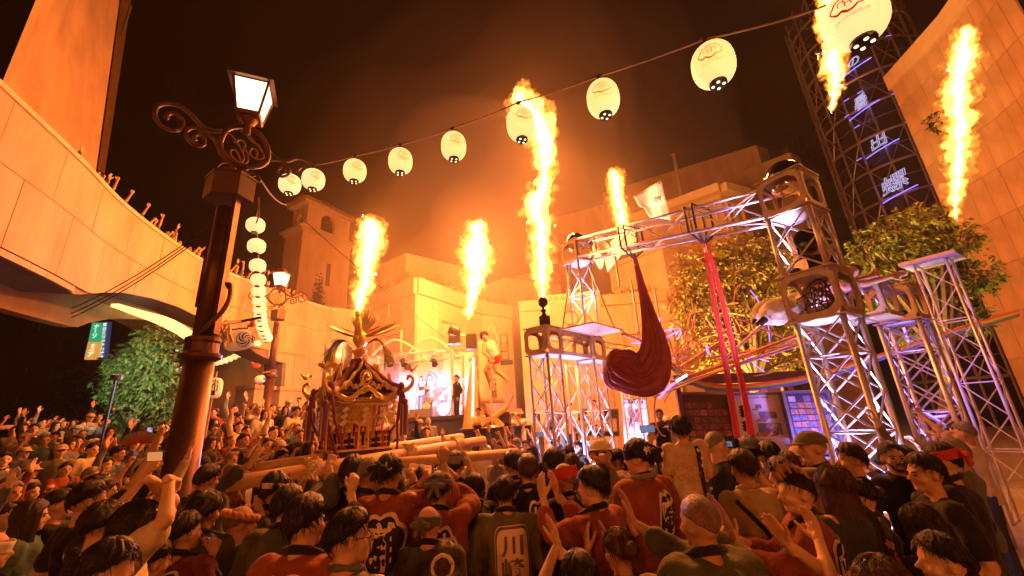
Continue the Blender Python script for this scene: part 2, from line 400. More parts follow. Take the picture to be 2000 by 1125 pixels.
# stage building
M_cream = mat('cream_render', (.66, .53, .36), .8, var=.13, sc_=.9, bump=.15, bsc=25, stretch=(1, 1, .35)); M_creamt = mat('cream_panel', (.64, .52, .36), .8, var=.14, sc_=1.2, bump=.12, bsc=30, stretch=(1, 1, .4))
t_, tp, z = volume2('three storey sandstone building with a stepped corner and planted parapet behind the stage', [(690, 600), (814, 547), (938, 592), (997, 602)], 24.5, name='plaza_building', m=M_cream, pm=M_creamt, parapet=.75, pan=[(5, 4), (5, 4), (2, 4)], dep=9)
MAINB = t_
for (a, b, u0_, u1_, z0, z1) in ((tp[0], tp[1], .58, .82, z-5.4, z-2.6), (tp[0], tp[1], .32, .42, z-5.4, z-2.6), (tp[1], tp[2], .30, .52, z-4.6, z-1.9), (tp[1], tp[2], .70, .9, z-5.4, z-2.6)): window(t_, a, b, u0_, u1_, z0, z1)
for (a, b, us) in ((tp[0], tp[1], (.3, .62)), (tp[1], tp[2], (.3, .68))):
    for u_ in us: q = MB(); q.box(*rect_on(a, b, u_-.012, u_+.012, z-1.5, z-.75, .12, .1)); q.build('scupper', M_trim, t_)
PLANTER = (tp, z)
u_, ut, uz = volume2('plain set back sandstone block above the planted parapet', [(722, 528), (793, 494), (916, 524)], 30, m=M_cream, dep=7)
u_, ut, uz = volume2('low pale block beside the tall flame in the middle distance', [(936, 560), (986, 543), (1095, 556)], 33, m=M_cream, dep=8)
u_, ut, uz = volume2('hazy stepped block behind the tallest flame', [(1004, 539), (1062, 528), (1110, 540)], 37, dep=8)
# right-hand buildings
t_, tp, z = volume2('pale sandstone building with a planted balcony behind the truss gantry', [(1013, 594), (1160, 583), (1299, 573)], 23.5, name='plaza_building', m=M_cream, pm=M_creamt, parapet=.5, pan=[(4, 4), (4, 4)], dep=5)
RB = (tp, z)
window(t_, tp[1], tp[2], .34, .70, z-4.4, z-2.3)
window(t_, tp[0], tp[1], .55, .86, .5, z-3.2, bars=1)
window(t_, tp[1], tp[2], .08, .24, .5, z-3.4)
t_, tp, z = volume2('bright sandstone upper storey stepping up behind the dark red silk', [(1190, 523), (1293, 480), (1322, 486)], 27.5, m=M_cream, pm=M_creamt, parapet=.2, pan=[(4, 4), (0, 0)], dep=5)
window(t_, tp[0], tp[1], .2, .5, z-4.2, z-2)
t_, tp, z = volume2('tall hazy building with a long flat roof behind the gantry', [(1176, 377), (1477, 283), (1500, 292)], 44, name='apartment_building', m=M_stone2, dep=10)
for i in range(3):
    for j in range(2): window(t_, tp[0], tp[1], .1+.24*i, .2+.24*i, z-9-j*5, z-6.5-j*5, bars=0)
t_, tp, z = volume2('lower left shoulder of the long flat roofed building', [(1060, 432), (1108, 418), (1180, 400)], 46, m=M_stone2, dep=10)
t_, tp, z = volume2('building end with a sharply sloping top edge beside the dark glass block', [(1440, 338), (1543, 297), (1562, 306)], 36, m=M_stone2, dep=10)
t_, tp, z = volume2('pale penthouse with a wide overhanging roof behind the truss beam', [(1232, 430), (1403, 368), (1450, 380)], 31, name='roof_pavilion', m=M_stone2, dep=6)
for i, (p, r_) in enumerate(zip(tp, tp[1:])): q = MB(); q.box(*rect_on(p, r_, -.02, 1.02, z-.5+i*.004, z+.15+i*.004, .7, .8)); q.build('roof_overhang', M_trim, t_)
for u_ in (.55, .78): window(t_, tp[0], tp[1], u_, u_+.14, z-3.6, z-1.2)
for u_ in (.15, .5): window(t_, tp[1], tp[2], u_, u_+.22, z-3.6, z-1.2)
# roof mast
a = P(1337, 425, 33); b = P(1316, 303, 33)
t_ = thing('roof_mast', 'thick pale mast standing on the roof behind the truss beam', 'mast', tuple(a))
q = MB(); q.tube([a-V((0,0,1.5)), b], [.2, .16], 12); q.build('pole', M_trim, t_, smooth=True); q = MB(); q.lathe([(.2, 0), (.2, .08), (.1, .16), (0.02, .18)], b, 12); q.build('cap', M_trim, t_)
# dark curved glass office block
M_mull = mat('dark_mullion', (.07, .06, .07), .5, .3)
bc = P(1590, 400, 55); zt_ = P(1570, 285, 50).z
t_ = thing('office_block', 'dark curved curtain wall office block behind the right gantry tower', 'office building', (bc.x, bc.y, 0))
rad = 9.0; q = MB(); q.lathe([(rad, 0), (rad, zt_)], (bc.x, bc.y, 0), 40); q.build('curtain_wall', mat('dark_glass_wall', (.035, .03, .03), .12, var=.3, sc_=.5), t_)
for k in range(24):
    g = PI+R(-10+8.5*k); x, y = bc.x+(rad+.03)*math.cos(g), bc.y+(rad+.03)*math.sin(g)
    q = MB(); q.box((x, y, zt_/2+6), (.09, .09, zt_-12), Matrix.Rotation(g, 3, 'Z')); q.build('mullion', M_mull, t_)
for j in range(14):
    z = zt_-j*2.0; q = MB(); q.tube([V((bc.x+(rad+.05)*math.cos(PI+R(i*9)), bc.y+(rad+.05)*math.sin(PI+R(i*9)), z)) for i in range(-1, 22)], .07, 4); q.build('transom', M_mull, t_)
# ---- glass cylinder tower with neon script
cc = P(1722, 250, 30); rad = 4.1
t_ = thing('glass_tower', 'round glass tower in a steel lattice with neon script running down it', 'tower', (cc.x, cc.y, 0))
H = 38
M_lat = mat('lattice_steel', (.42, .36, .40), .4, .5, var=.1)
q = MB(); q.lathe([(rad-.5, 0), (rad-.5, H)], (cc.x, cc.y, 0), 40); q.build('glass_drum', mat('tower_glass', (.03, .03, .045), .1, var=.3, sc_=.4), t_, smooth=True)
def cpt(g, z, r_=rad): return V((cc.x+r_*math.cos(g), cc.y+r_*math.sin(g), z))
NB = 18
for j in range(13):
    z = 3+j*2.7
    q = MB(); q.tube([cpt(2*PI*i/48, z) for i in range(48)], .11, 6, closed=True); q.build('ring', M_lat, t_)
    q = MB(); q.tube([cpt(2*PI*i/48, z+1.35) for i in range(48)], .035, 4, closed=True); q.build('rail', M_lat, t_)
for k in range(NB):
    g = 2*PI*k/NB
    q = MB(); q.bar(cpt(g, 0), cpt(g, H), .085, 6); q.build('column', M_lat, t_)
    if math.sin(g) < .35:
        for j in range(13):
            z = 3+j*2.7; g2 = g+2*PI/NB*(1 if (j+k) % 2 else -1)
            q = MB(); q.bar(cpt(g, z, rad-.06), cpt(g2, z+2.7, rad-.06), .04, 5); q.build('brace', M_lat, t_)
M_led = mat('violet_led', (.2, .15, .8), .5, var=0, emit=(.22, .16, 1), es=3)
for k in range(26):
    g = R(random.uniform(185, 300)); z = 3+2.7*random.randint(3, 11)+random.choice((0, 1.35)); q = MB(); q.tube([cpt(g+i*.03, z, rad+.1) for i in range(4)], .022, 4); q.build('violet_lamp', M_led, t_)
# neon script: outlined characters hung in front of the glass
M_neon = mat('neon_tube', (.8, .85, 1), .5, var=0, emit=(.45, .55, 1), es=.9)
def outline_text(body, size):
    c = bpy.data.curves.new('text', 'FONT'); c.body = body; c.size = size; c.align_x = 'CENTER'; c.align_y = 'CENTER'; c.fill_mode = 'NONE'; c.bevel_depth = .02; c.bevel_resolution = 0; c.resolution_u = 2
    me = evaluated(bpy.data.objects.new('text', c)); bpy.data.curves.remove(c)
    vs = [v.co.copy() for v in me.vertices]; fs = [tuple(p.vertices) for p in me.polygons]; bpy.data.meshes.remove(me)
    x0 = sum(v.x for v in vs)/len(vs); y0 = sum(v.y for v in vs)/len(vs); return [V((v.x-x0, v.y-y0, v.z)) for v in vs], fs
for ch, px, py, s_, sx in (('の', 1667, 122, .95, 1), ('暑', 1681, 200, 1.25, .8), ('出', 1717, 276, 1.1, 1.1), ('螺', 1749, 358, 1.5, 1.15)):
    vs, fs = outline_text(ch, s_); d = ray(px, py); bx = None
    for k in range(400):                # walk along the sight line to the lattice
        p = EYE+d*(18+k*.05)
        if (p.xy-cc.xy).length < rad+.22: bx = p; break
    if bx is None: continue
    g0 = math.atan2(bx.y-cc.y, bx.x-cc.x)
    q = MB(); q.add([cpt(g0+v.x*sx/(rad+.25)+.10*v.y/(rad), bx.z+v.y+v.x*.28, rad+.25+v.z) for v in vs], fs); q.build('neon_character', M_neon, t_)
    q = MB(); q.tube([cpt(g0+(i-5)*.05, bx.z-s_*.6+(i-5)*.05, rad+.2) for i in range(11)], .03, 4); q.build('neon_rail', M_led, t_)
# ---- right-hand wall
t_, tp, z = volume2('tall orange sandstone wall at the right with a deep cornice', [(1734, 150), (1843, 28), (1930, -95)], 17, name='corner_building', m=M_stone2, dep=9, pan=[(5, 9), (5, 9)])
for i, (p, r_) in enumerate(zip(tp, tp[1:])): q = MB(); q.box(*rect_on(p, r_, 0, 1, z-.85+.004*i, z+.004*i, .22, .5)); q.build('cornice', M_trim, t_)
window(t_, tp[0], tp[1], .86, 1.0, z-4.4, z-2.2)
# the plaza closes behind the photographer as well
t_, tp, z = volume2('sandstone arcade wall closing the plaza on the right', [(1930, -60), (2400, 200)], 9, m=M_stone2, dep=5) if False else (None, None, None)
# ------------------------------------------------------------------ flames
def volmat(name, c, s):
    m = bpy.data.materials.new(name); m.use_nodes = True; n = m.node_tree.nodes; l = m.node_tree.links
    n.remove(n['Principled BSDF']); e = n.new('ShaderNodeEmission'); e.inputs[0].default_value = (*c, 1); e.inputs[1].default_value = s
    l.new(e.outputs[0], n['Material Output'].inputs['Volume']); return m
def raggedvol(name, c, s, lo, hi, sc_):
    m = volmat(name, c, s); n = m.node_tree.nodes; l = m.node_tree.links; e = [x for x in n if x.type == 'EMISSION'][0]
    tc = n.new('ShaderNodeTexCoord'); nz = n.new('ShaderNodeTexNoise'); nz.inputs['Scale'].default_value = sc_; nz.inputs['Detail'].default_value = 3; nz.inputs['Roughness'].default_value = .65; nz.inputs['Distortion'].default_value = .6
    mr = n.new('ShaderNodeMapRange'); mr.inputs['From Min'].default_value = lo; mr.inputs['From Max'].default_value = hi; mr.inputs['To Max'].default_value = s
    l.new(tc.outputs['Object'], nz.inputs[0]); l.new(nz.outputs[0], mr.inputs[0]); l.new(mr.outputs[0], e.inputs[1]); return m
M_halo = raggedvol('flame_fringe', (1, .27, .03), 9.0, .46, .66, 7)
M_flame = raggedvol('flame_gas', (1, .36, .05), 26.0, .34, .60, 5)
M_flame2 = volmat('flame_core', (1, .66, .28), 70.0)
for m in (M_flame, M_flame2):            # the skin of the burning gas: clear, faintly glowing
    n = m.node_tree.nodes; l = m.node_tree.links; ad = n.new('ShaderNodeAddShader'); tr_ = n.new('ShaderNodeBsdfTransparent'); em = n.new('ShaderNodeEmission'); em.inputs[0].default_value = (1, .4, .08, 1); em.inputs[1].default_value = .08
    l.new(tr_.outputs[0], ad.inputs[0]); l.new(em.outputs[0], ad.inputs[1]); l.new(ad.outputs[0], n['Material Output'].inputs['Surface'])
FC = (1, .222, .034)
def flame(label, pts, Y, power, grp=None, seed=1, vox=.05, nl=3, world=False):
    rnd = random.Random(seed); C3 = [P(x, y, Y) for x, y, w_ in pts] if not world else [V(p[:3]) for p in pts]; S = Y/F*1.02 if not world else 1
    if world: pts = [(0, 0, p[3]) for p in pts]
    root = thing('flame_column', label, 'flame', tuple(C3[0]), grp)
    n = 46; path = spline(C3, n); ws = spline([V((w_*S/2, 0, 0)) for *_, w_ in pts], n)
    for core, kk in ((-1, 1.35), (0, .98), (1, .56)):
        q = MB(); L = (C3[-1]-C3[0]).length
        for i, (p, w_) in enumerate(zip(path, ws)):
            r_ = max(w_.x, .03)*kk
            q.ell(p, (r_*.62, r_*.62, max(r_*.7, L/n*.9)), seg=8, rings=6)
            for k in range((12, 9, 3)[core+1]):
                g = rnd.uniform(0, 2*PI); rr = r_*rnd.uniform(.10, .42); e = r_*rnd.uniform(.4, 1.05)*(.75 if core > 0 else 1)
                q.ell(p+V((math.cos(g)*e, math.sin(g)*e, rnd.uniform(-.5, .5)*r_)), (rr, rr, rr*rnd.uniform(1, 1.5)), seg=7, rings=5)
        vx = max(.028, min(vox, max(w_.x for w_ in ws)/6))*(1.3 if core > 0 else 1)
        def disp(co, nn):
            a = noise.noise(co*(2.2/max(.15, ws[n//2].x*2)))*.30*ws[n//2].x+noise.noise(co*(7/max(.15, ws[n//2].x*2)))*.20*ws[n//2].x
            return co+nn*a
        me = remesh(q, vx, 2, 'flame', disp)
        for v in me.vertices: v.co -= C3[0]
        me.materials.append((M_halo, M_flame, M_flame2)[core+1]); o = link(('flame_fringe', 'outer_flame', 'core')[core+1], me, root)
    for k in range(nl):                 # the fire's own light
        ld = bpy.data.lights.new('fire_light', 'POINT'); ld.energy = power*.42/nl; ld.color = FC; ld.shadow_soft_size = max(.12, ws[int(n*(k+.6)/nl)].x*.6)
        o = bpy.data.objects.new('fire_light', ld); col.objects.link(o); o.parent = root; o.location = path[int(n*(k+.6)/nl)]-C3[0]
    return root
FG = None
flame('flame shooting up behind the shrine beside the bell tower', [(692, 636, 6), (698, 610, 16), (706, 570, 32), (715, 545, 34), (716, 510, 36), (722, 480, 46), (726, 450, 44), (722, 434, 30)], 13, 7000, seed=3)
flame('bulbous flame floating above the stage canopy', [(915, 622, 5), (917, 600, 16), (925, 560, 30), (931, 520, 44), (930, 495, 52), (930, 465, 36), (933, 448, 34), (930, 441, 20)], 17, 14000, seed=5)
flame('tallest flame roaring from the device on the near gantry corner', [(1063, 600, 12), (1059, 560, 30), (1058, 500, 42), (1055, 440, 46), (1045, 400, 52), (1062, 360, 36), (1064, 300, 50), (1058, 250, 62), (1030, 215, 62), (1015, 190, 44)], 10.2, 11500, seed=8, nl=4)
flame('small flame licking up behind the beam beside the white banner', [(1218, 450, 20), (1214, 425, 26), (1207, 395, 26), (1203, 365, 28), (1201, 345, 26), (1197, 334, 14)], 15, 4500, seed=11, nl=2)
flame('ragged flame behind the largest lantern near the glass tower', [(1622, 216, 8), (1628, 190, 22), (1634, 150, 36), (1625, 115, 44), (1634, 75, 46), (1620, 35, 50), (1632, -10, 60), (1640, -60, 50)], 9.5, 1500, seed=14, nl=3)
flame('flame at the far right edge in front of the sandstone wall', [(1868, 430, 12), (1866, 380, 26), (1872, 320, 34), (1876, 250, 44), (1872, 180, 46), (1880, 110, 50), (1884, 60, 30)], 8.5, 1300, seed=17, nl=3)
# two flame columns added behind the photographer to light the crowd's backs
for x, y, lab, sd, pw in ((-4.2, -6.5, 'left', 21, 2500), (4.6, -6.5, 'right', 23, 2500)):
    flame('added flame column behind the photographer, lighting the crowd from behind, on the %s' % lab, [(x, y, 2.6, .08), (x+.1, y, 3.6, .25), (x-.1, y+.1, 4.8, .4), (x+.15, y, 6.0, .45), (x, y, 7.2, .3)], 6, pw, seed=sd, world=True)
    t = thing('flame_device', 'added black flame device on a post behind the photographer, on the %s' % lab, 'flame device', (x, y, 0)); q = MB(); q.lathe([(.3, 0), (.3, .1), (.08, .14), (.08, 2.3), (.16, 2.35), (.16, 2.55), (.10, 2.58)], (x, y, 0), 12); q.build('post', M_steel, t)
# ------------------------------------------------------------------ smoke and haze
q = MB(); q.box((5, 12, 22.4), (120, 132, 47)); hz = q.build('haze', [])
m = bpy.data.materials.new('smoky_air'); m.use_nodes = True; n = m.node_tree.nodes; n.remove(n['Principled BSDF'])
pv = n.new('ShaderNodeVolumePrincipled'); pv.inputs['Color'].default_value = (1, .86, .68, 1); pv.inputs['Density'].default_value = .0009; pv.inputs['Anisotropy'].default_value = .3
m.node_tree.links.new(pv.outputs[0], n['Material Output'].inputs['Volume']); hz.data.materials.append(m); hz['kind'] = 'stuff'

sm = MB(); c = P(800, 765, 20)
for dx, dy, dz, rr in ((0, 0, 0, 2.6), (-2.2, .4, .2, 2.1), (2.6, .2, -.2, 2.2), (4.6, -.8, .3, 1.9), (1.2, 1.2, 1.2, 2.1), (5.2, -1.0, 2.0, 1.7), (-.6, -.3, 1.5, 1.6)): sm.ell(c+V((dx, dy, dz)), (rr*1.25, rr*.8, rr))
me = remesh(sm, .3, 4, 'smoke', lambda co, nn: co+nn*.5*noise.noise(co*.55)); m2 = bpy.data.materials.new('stage_smoke'); m2.use_nodes = True; n = m2.node_tree.nodes; n.remove(n['Principled BSDF'])
pv = n.new('ShaderNodeVolumePrincipled'); pv.inputs['Color'].default_value = (.97, .94, .92, 1); pv.inputs['Density'].default_value = .07; pv.inputs['Anisotropy'].default_value = .2
m2.node_tree.links.new(pv.outputs[0], n['Material Output'].inputs['Volume']); me.materials.append(m2); o = link('stage_smoke', me); o['kind'] = 'stuff'

# smoke drifting round the fire: soft banks, thicker towards the middle
for k, (sc1, dn) in enumerate(((1.32, .0014), (1.06, .0022), (.80, .0055), (.5, .011))):
    sm = MB(); c = PD(985, 470, 15)
    for dx, dy, dz, rr in ((0, 0, 0, 6.0), (-4.4, .5, -1.2, 3.8), (4.6, 1.0, -.6, 4.4), (1.2, -1.0, 3.6, 4.2)): sm.ell(c+V((dx*sc1, dy*sc1, dz*sc1)), (rr*sc1*1.1, rr*sc1*.9, rr*sc1), seg=16, rings=12)
    me = remesh(sm, .55*sc1+.1, 8, 'smoke', lambda co, nn: co+nn*1.6*noise.noise(co*.28+V((k*7, 0, 0)))); m2 = bpy.data.materials.new('drifting_smoke'); m2.use_nodes = True; n = m2.node_tree.nodes; n.remove(n['Principled BSDF'])
    pv = n.new('ShaderNodeVolumePrincipled'); pv.inputs['Color'].default_value = (1, .86, .66, 1); pv.inputs['Density'].default_value = dn; pv.inputs['Anisotropy'].default_value = .2
    m2.node_tree.links.new(pv.outputs[0], n['Material Output'].inputs['Volume']); me.materials.append(m2); o = link('drifting_smoke', me); o['kind'] = 'stuff'
# ------------------------------------------------------------------ lamp posts, lantern strings, cables
def proj(p):
    d = V(p)-EYE; z = d.dot(fw); return 1000+F*d.dot(rt)/z, 562.5-F*d.dot(up)/z
def ZA(A, py, lo=-3, hi=40):            # height on the vertical through A seen at that picture row
    for _ in range(50):
        m_ = (lo+hi)/2
        if proj((A.x, A.y, m_))[1] > py: lo = m_
        else: hi = m_
    return (lo+hi)/2
M_iron = mat('brown_iron', (.115, .05, .03), .42, .55, var=.15, sc_=8, bump=.05)
M_ironb = mat('brown_iron_emblem', (.30, .13, .06), .45, .3, var=.1)
M_lampglass = mat('lamp_glass', (1, .95, .8), .4, var=0, emit=(1, .80, .42), es=4.5)
def onplane(px, py, A, n):
    d = ray(px, py); return EYE+d*((A-EYE).dot(n)/d.dot(n))
def make_lamp():
    A = P(391, 700, 5.0); A.z = 0
    z = lambda py: ZA(A, py)
    t = thing('street_lamp', 'large brown street lamp with scrolled iron arms and a square lantern, standing in the crowd', 'street lamp', tuple(A))
    q = MB(); q.lathe([(.24, 0), (.24, .3), (.19, .34), (.185, .5), (.160, z(706))], A, 20); q.build('lower_shaft', M_iron, t, smooth=True)
    q = MB(); q.lathe([(.165, z(706)), (.22, z(700)), (.225, z(694)), (.18, z(688)), (.175, z(672)), (.19, z(668)), (.19, z(662)), (.15, z(658))], A, 20); q.build('collar', M_iron, t, smooth=False)
    q = MB(); q.lathe([(.125, z(660)), (.115, z(408))], A, 18); q.build('upper_shaft', M_iron, t, smooth=True)
    q = MB(); q.box((A.x+.15, A.y-.03, (z(655)+z(380))/2), (.05, .10, z(380)-z(655))); q.build('side_bar', M_iron, t)
    q = MB(); q.box((A.x-.13, A.y-.02, (z(600)+z(420))/2), (.035, .07, z(420)-z(600))); q.build('side_bar', M_iron, t)
    zl, zh = z(392), z(352)
    q = MB(); hexp = [V((A.x+.32*math.cos(R(20+60*i)), A.y+.26*math.sin(R(20+60*i)), 0)) for i in range(6)]
    q.hexa([p+V((0,0,zl)) for p in hexp], [p+V((0,0,zh)) for p in hexp]); q.build('junction_box', mat('box_brown', (.10, .055, .03), .55, .2), t)
    q = MB(); q.hexa([A+(p-A)*1.04+V((0,0,zh)) for p in hexp], [A+(p-A)*1.04+V((0,0,zh+.03)) for p in hexp]); q.build('box_lid', M_iron, t)
    n2 = V((.5, -.86, 0))
    # scrolls on one vertical plane through the axis
    zc = z(290); l_, r_ = PZ(330, 235, zc), PZ(590, 335, zc); du = V((r_.x-l_.x, r_.y-l_.y, 0)).normalized(); n = V((du.y, -du.x, 0))
    Ac = V((A.x, A.y, zc))+du*.06
    def tr(pts): return [onplane(150+x*.3556, 100+y*.3556, Ac, n) for x, y in pts]
    for pts, rr in (([(490,372),(500,345),(535,340),(570,365),(582,400),(560,430),(510,430),(455,400),(428,350),(440,305),(490,288),(560,297),(620,340),(680,405),(735,435),(800,440)], .030),
                    ([(650,490),(645,465),(672,455),(700,485),(690,518),(645,512),(605,475),(600,440),(635,420),(680,430),(725,460),(765,500),(790,560),(835,610),(870,655)], .027),
                    ([(1050,540),(1090,583),(1150,605),(1210,590),(1265,605),(1300,645),(1292,688),(1245,692),(1212,660),(1235,635),(1258,655)], .024),
                    ([(915,662),(955,635),(1020,615),(1075,600),(1130,605),(1165,640),(1160,678),(1120,688),(1103,655),(1130,635),(1145,655)], .022),
                    ([(872,662),(862,625),(825,610),(785,618),(773,645),(795,665),(825,650),(812,632)], .017), ([(920,662),(960,668),(1000,688),(1005,715),(975,712),(955,692),(978,682)], .016)):
        q = MB(); q.tube(spline(tr(pts), 48), rr, 7); q.build('scroll', M_iron, t, smooth=True)
    q = MB(); q.tube(spline(tr([(786,500),(826,432),(915,415),(1000,452),(1046,525),(1052,590),(1012,630),(930,636),(850,598),(800,550),(786,500)]), 48), .034, 8); q.build('emblem_ring', M_iron, t, smooth=True)
    for pts in ([(812,458),(838,450),(880,500),(918,570),(908,608),(880,602),(850,575),(845,547),(868,540),(888,565),(905,612),(935,612),(942,570),(915,520)], [(865,500),(900,488),(925,510),(915,548)],
                [(900,440),(932,447),(985,510),(1027,570),(1012,594),(970,585),(950,555),(965,533),(990,550),(985,588)], [(925,445),(960,495),(1000,518),(1022,560)]):
        q = MB(); q.tube(spline(tr(pts), 30), .013, 6); q.build('monogram_stroke', M_ironb, t, smooth=True)
    # square lantern on top
    zb = z(236); B0 = V((A.x+.10, A.y, 0)); rot = Matrix.Rotation(R(24), 3, 'Z')
    def fr(h0, h1, z0, z1, k0=0): return [B0+rot @ V((a*h0, b*h0, 0))+V((0,0,z0)) for a, b in ((-1,-1),(1,-1),(1,1),(-1,1))], [B0+rot @ V((a*h1, b*h1, 0))+V((0,0,z1)) for a, b in ((-1,-1),(1,-1),(1,1),(-1,1))]
    q = MB(); q.lathe([(.05, z(262)), (.045, zb-.08), (.09, zb-.06), (.10, zb), (.13, zb+.02)], B0, 12); q.build('neck', M_iron, t, smooth=True)
    b, tp = fr(.15, .165, zb+.02, zb+.07); q = MB(); q.hexa(b, tp); q.build('lantern_base', M_iron, t)
    b, tp = fr(.145, .225, zb+.07, zb+.58)
    for i in range(4):
        j = (i+1) % 4; q = MB(); nn = (b[j]-b[i]).cross(tp[i]-b[i]).normalized()*-.012; q.hexa([b[i], b[j], tp[j], tp[i]], [p+nn for p in (b[i], b[j], tp[j], tp[i])]); q.build('glass_pane', M_lampglass, t)
        q = MB(); q.bar(b[i], tp[i], .020, 6); q.bar(tp[i], tp[j], .018, 5); q.bar(b[i], b[j], .016, 5); q.build('corner_bar', M_iron, t)
    q = MB(); b, tp = fr(.30, .29, zb+.58, zb+.62); q.hexa(b, tp); b, tp = fr(.29, .12, zb+.62, zb+.74); q.hexa(b, tp); b, tp = fr(.14, .13, zb+.74, zb+.80); q.hexa(b, tp); q.build('lantern_roof', M_iron, t)
    ld = bpy.data.lights.new('lamp_bulb', 'POINT'); ld.energy = 60; ld.color = (1, .8, .45); ld.shadow_soft_size = .05
    o = bpy.data.objects.new('lamp_bulb', ld); col.objects.link(o); o.parent = t; o.location = B0+V((0,0,zb+.3))-A
    for i in range(4):                                          # the glass lets the bulb out
        pass
    # bracket on the right
    q = MB(); zk = z(600); q.tube(spline([A+V((.02, -.1, z(655))), A+V((.12, -.12, z(640))), A+V((.27, -.12, z(615))), A+V((.33, -.12, z(590))), A+V((.32, -.12, z(568))), A+V((.27, -.12, z(566)))], 20), .055, 8, flat=.5); q.build('lantern_bracket', M_iron, t)
    return t, A
LAMP, LA_ = make_lamp()
A2 = P(528, 740, 15.5); A2.z = gz(A2.x, A2.y)-.2
l2 = dup(LAMP); l2.location = A2; l2['label'] = 'smaller looking street lamp far behind the crowd, before the terrace pillars'; l2['_o'] = tuple(A2); l2.rotation_euler = (0, 0, R(150))
q = MB(); p = P(523, 812, 15.1); q.box(p+V((0,-.05,0)), (.34, .02, .45)); q.build('paper_notice', mat('paper', (.75, .68, .6), .8), l2) if False else None
# ---- paper lanterns
M_paper = mat('lantern_paper', (.9, .85, .7), .7, var=0, emit=(1, .68, .28), es=1.15)
M_paper2 = mat('lantern_paper_yellow', (.9, .85, .6), .7, var=0, emit=(1, .70, .24), es=1.1)
M_paperd = mat('lantern_paper_dim', (.85, .72, .6), .8, var=.06, emit=(1, .42, .18), es=.22)
M_black = mat('black_lacquer', (.012, .01, .01), .3, var=0)
M_inkr = mat('red_ink', (.75, .12, .10), .7, var=0, emit=(1, .05, .03), es=.12)
M_inky = mat('yellow_ink', (.75, .45, .08), .7, var=0, emit=(1, .30, .01), es=.22)
M_inkb = mat('blue_ink', (.10, .09, .30), .7, var=0)
M_wire = mat('black_cable', (.03, .022, .018), .6, var=0)
M_twine = mat('twine', (.30, .19, .11), .8, var=.2)
M_bulbd = mat('lantern_inner_glow', (1, .9, .6), .5, var=0, emit=(1, .75, .4), es=2.5)
LG = 'paper lanterns strung from the lamp'
def lantern_parts(t, c, r, h, ink, face, ribs=12, detail=True, paper=None, seg=20):
    """paper body with ribs, black rings; c is the middle"""
    prof = []; n = ribs*2 if detail else 10
    for i in range(n+1):
        a = -1+2*i/n; rr = r*math.sqrt(max(0, 1-(abs(a)*.93)**2.5)); rr = max(rr, r*.36)
        prof.append((rr*(1.0 if (i % 2 or not detail) else .982), c.z+a*h))
    q = MB(); q.lathe(prof, (c.x, c.y, 0), seg); q.build('paper_shade', paper or M_paper, t, smooth=True)
    if not detail:
        q = MB(); q.lathe([(r*.38, c.z-h-.015), (r*.38, c.z-h+.008)], (c.x, c.y, 0), 10); q.build('bottom_ring', M_black, t); return
    q = MB(); q.lathe([(r*.40, c.z-h-.025), (r*.42, c.z-h-.015), (r*.40, c.z-h+.02)], (c.x, c.y, 0), 16); q.build('bottom_ring', M_black, t)
    for k in range(4):
        g = PI/4+k*PI/2+.3; q = MB(); q.lathe([(r*.075, c.z-h-.029), (r*.075, c.z-h-.024)], (c.x+r*.24*math.cos(g), c.y+r*.24*math.sin(g), 0), 8); q.build('vent_hole', M_bulbd, t)
    q = MB(); q.lathe([(r*.40, c.z+h-.02), (r*.40, c.z+h+.02)], (c.x, c.y, 0), 14); q.build('top_ring', M_black, t)
    q = MB(); q.tube([c+V((0,0,h)), c+V((0,0,h+.10))], .006, 5); q.build('hanger', M_twine, t)
    for k in range(4):                   # dashed seams down the paper
        g0 = face+PI/4+k*PI/2; q = MB()
        for i in range(22):
            a = -.9+1.8*(i+.2)/22; b = a+.04; pts = []
            for (aa, dg_) in ((a, -.008), (a, .008), (b, .008), (b, -.008)):
                rr = r*math.sqrt(max(0, 1-(abs(aa)*.93)**2.5))+.003; pts.append(V((c.x+rr*math.cos(g0+dg_), c.y+rr*math.sin(g0+dg_), c.z+aa*h)))
            q.add(pts, [(0,1,2,3)])
        q.build('seam', M_twine, t)
    def wrap(u, v):                      # u, v in shade radii
        a = max(-.95, min(.95, v*r/h)); rr = r*math.sqrt(max(.05, 1-(abs(a)*.93)**2.5))+.003; g = face+u
        return V((c.x+rr*math.cos(g), c.y+rr*math.sin(g), c.z+a*h))
    def stroke(pts, wd, nm):
        pts = spline([V((x, y-.34, 0)) for x, y in pts], 26); rows = []
        for i, p in enumerate(pts):
            d = (pts[min(i+1, 26)]-pts[max(i-1, 0)]).normalized(); m_ = V((-d.y, d.x, 0))*wd*(.5+.5*math.sin(PI*min(1, (i+3)/24)))
            rows.append([wrap(p.x-m_.x, p.y-m_.y), wrap(p.x+m_.x, p.y+m_.y)])
        q = MB(); q.sheet(rows); q.build(nm, ink, t)
    stroke([(-.48, .20), (-.56, .34), (-.44, .46), (-.34, .60), (-.15, .66), (0, .74), (.2, .68), (.36, .62), (.44, .48), (.54, .38), (.50, .22)], .035, 'crest_stroke')
    stroke([(-.48, .20), (-.36, .10), (-.22, .13), (-.08, .02), (.10, .03), (.24, .12), (.38, .10), (.50, .22)], .05, 'crest_stroke')
    for x, y, s in ((-.18, .40, .10), (.18, .40, .10), (0, .52, .09), (0, .27, .09)): stroke([(x-s, y-s*.6), (x-s*.7, y+s*.8), (x, y+s), (x+s*.8, y+s*.7), (x+s, y-s*.4), (x, y-s*.9), (x-s*.6, y-s*.8)], .022, 'crest_stroke')
    vs, fs = text_mesh('LA CITTADELLA', .15); q = MB(); q.add([wrap(v.x, v.y-.50) for v in vs], fs); q.build('lettering', ink, t)
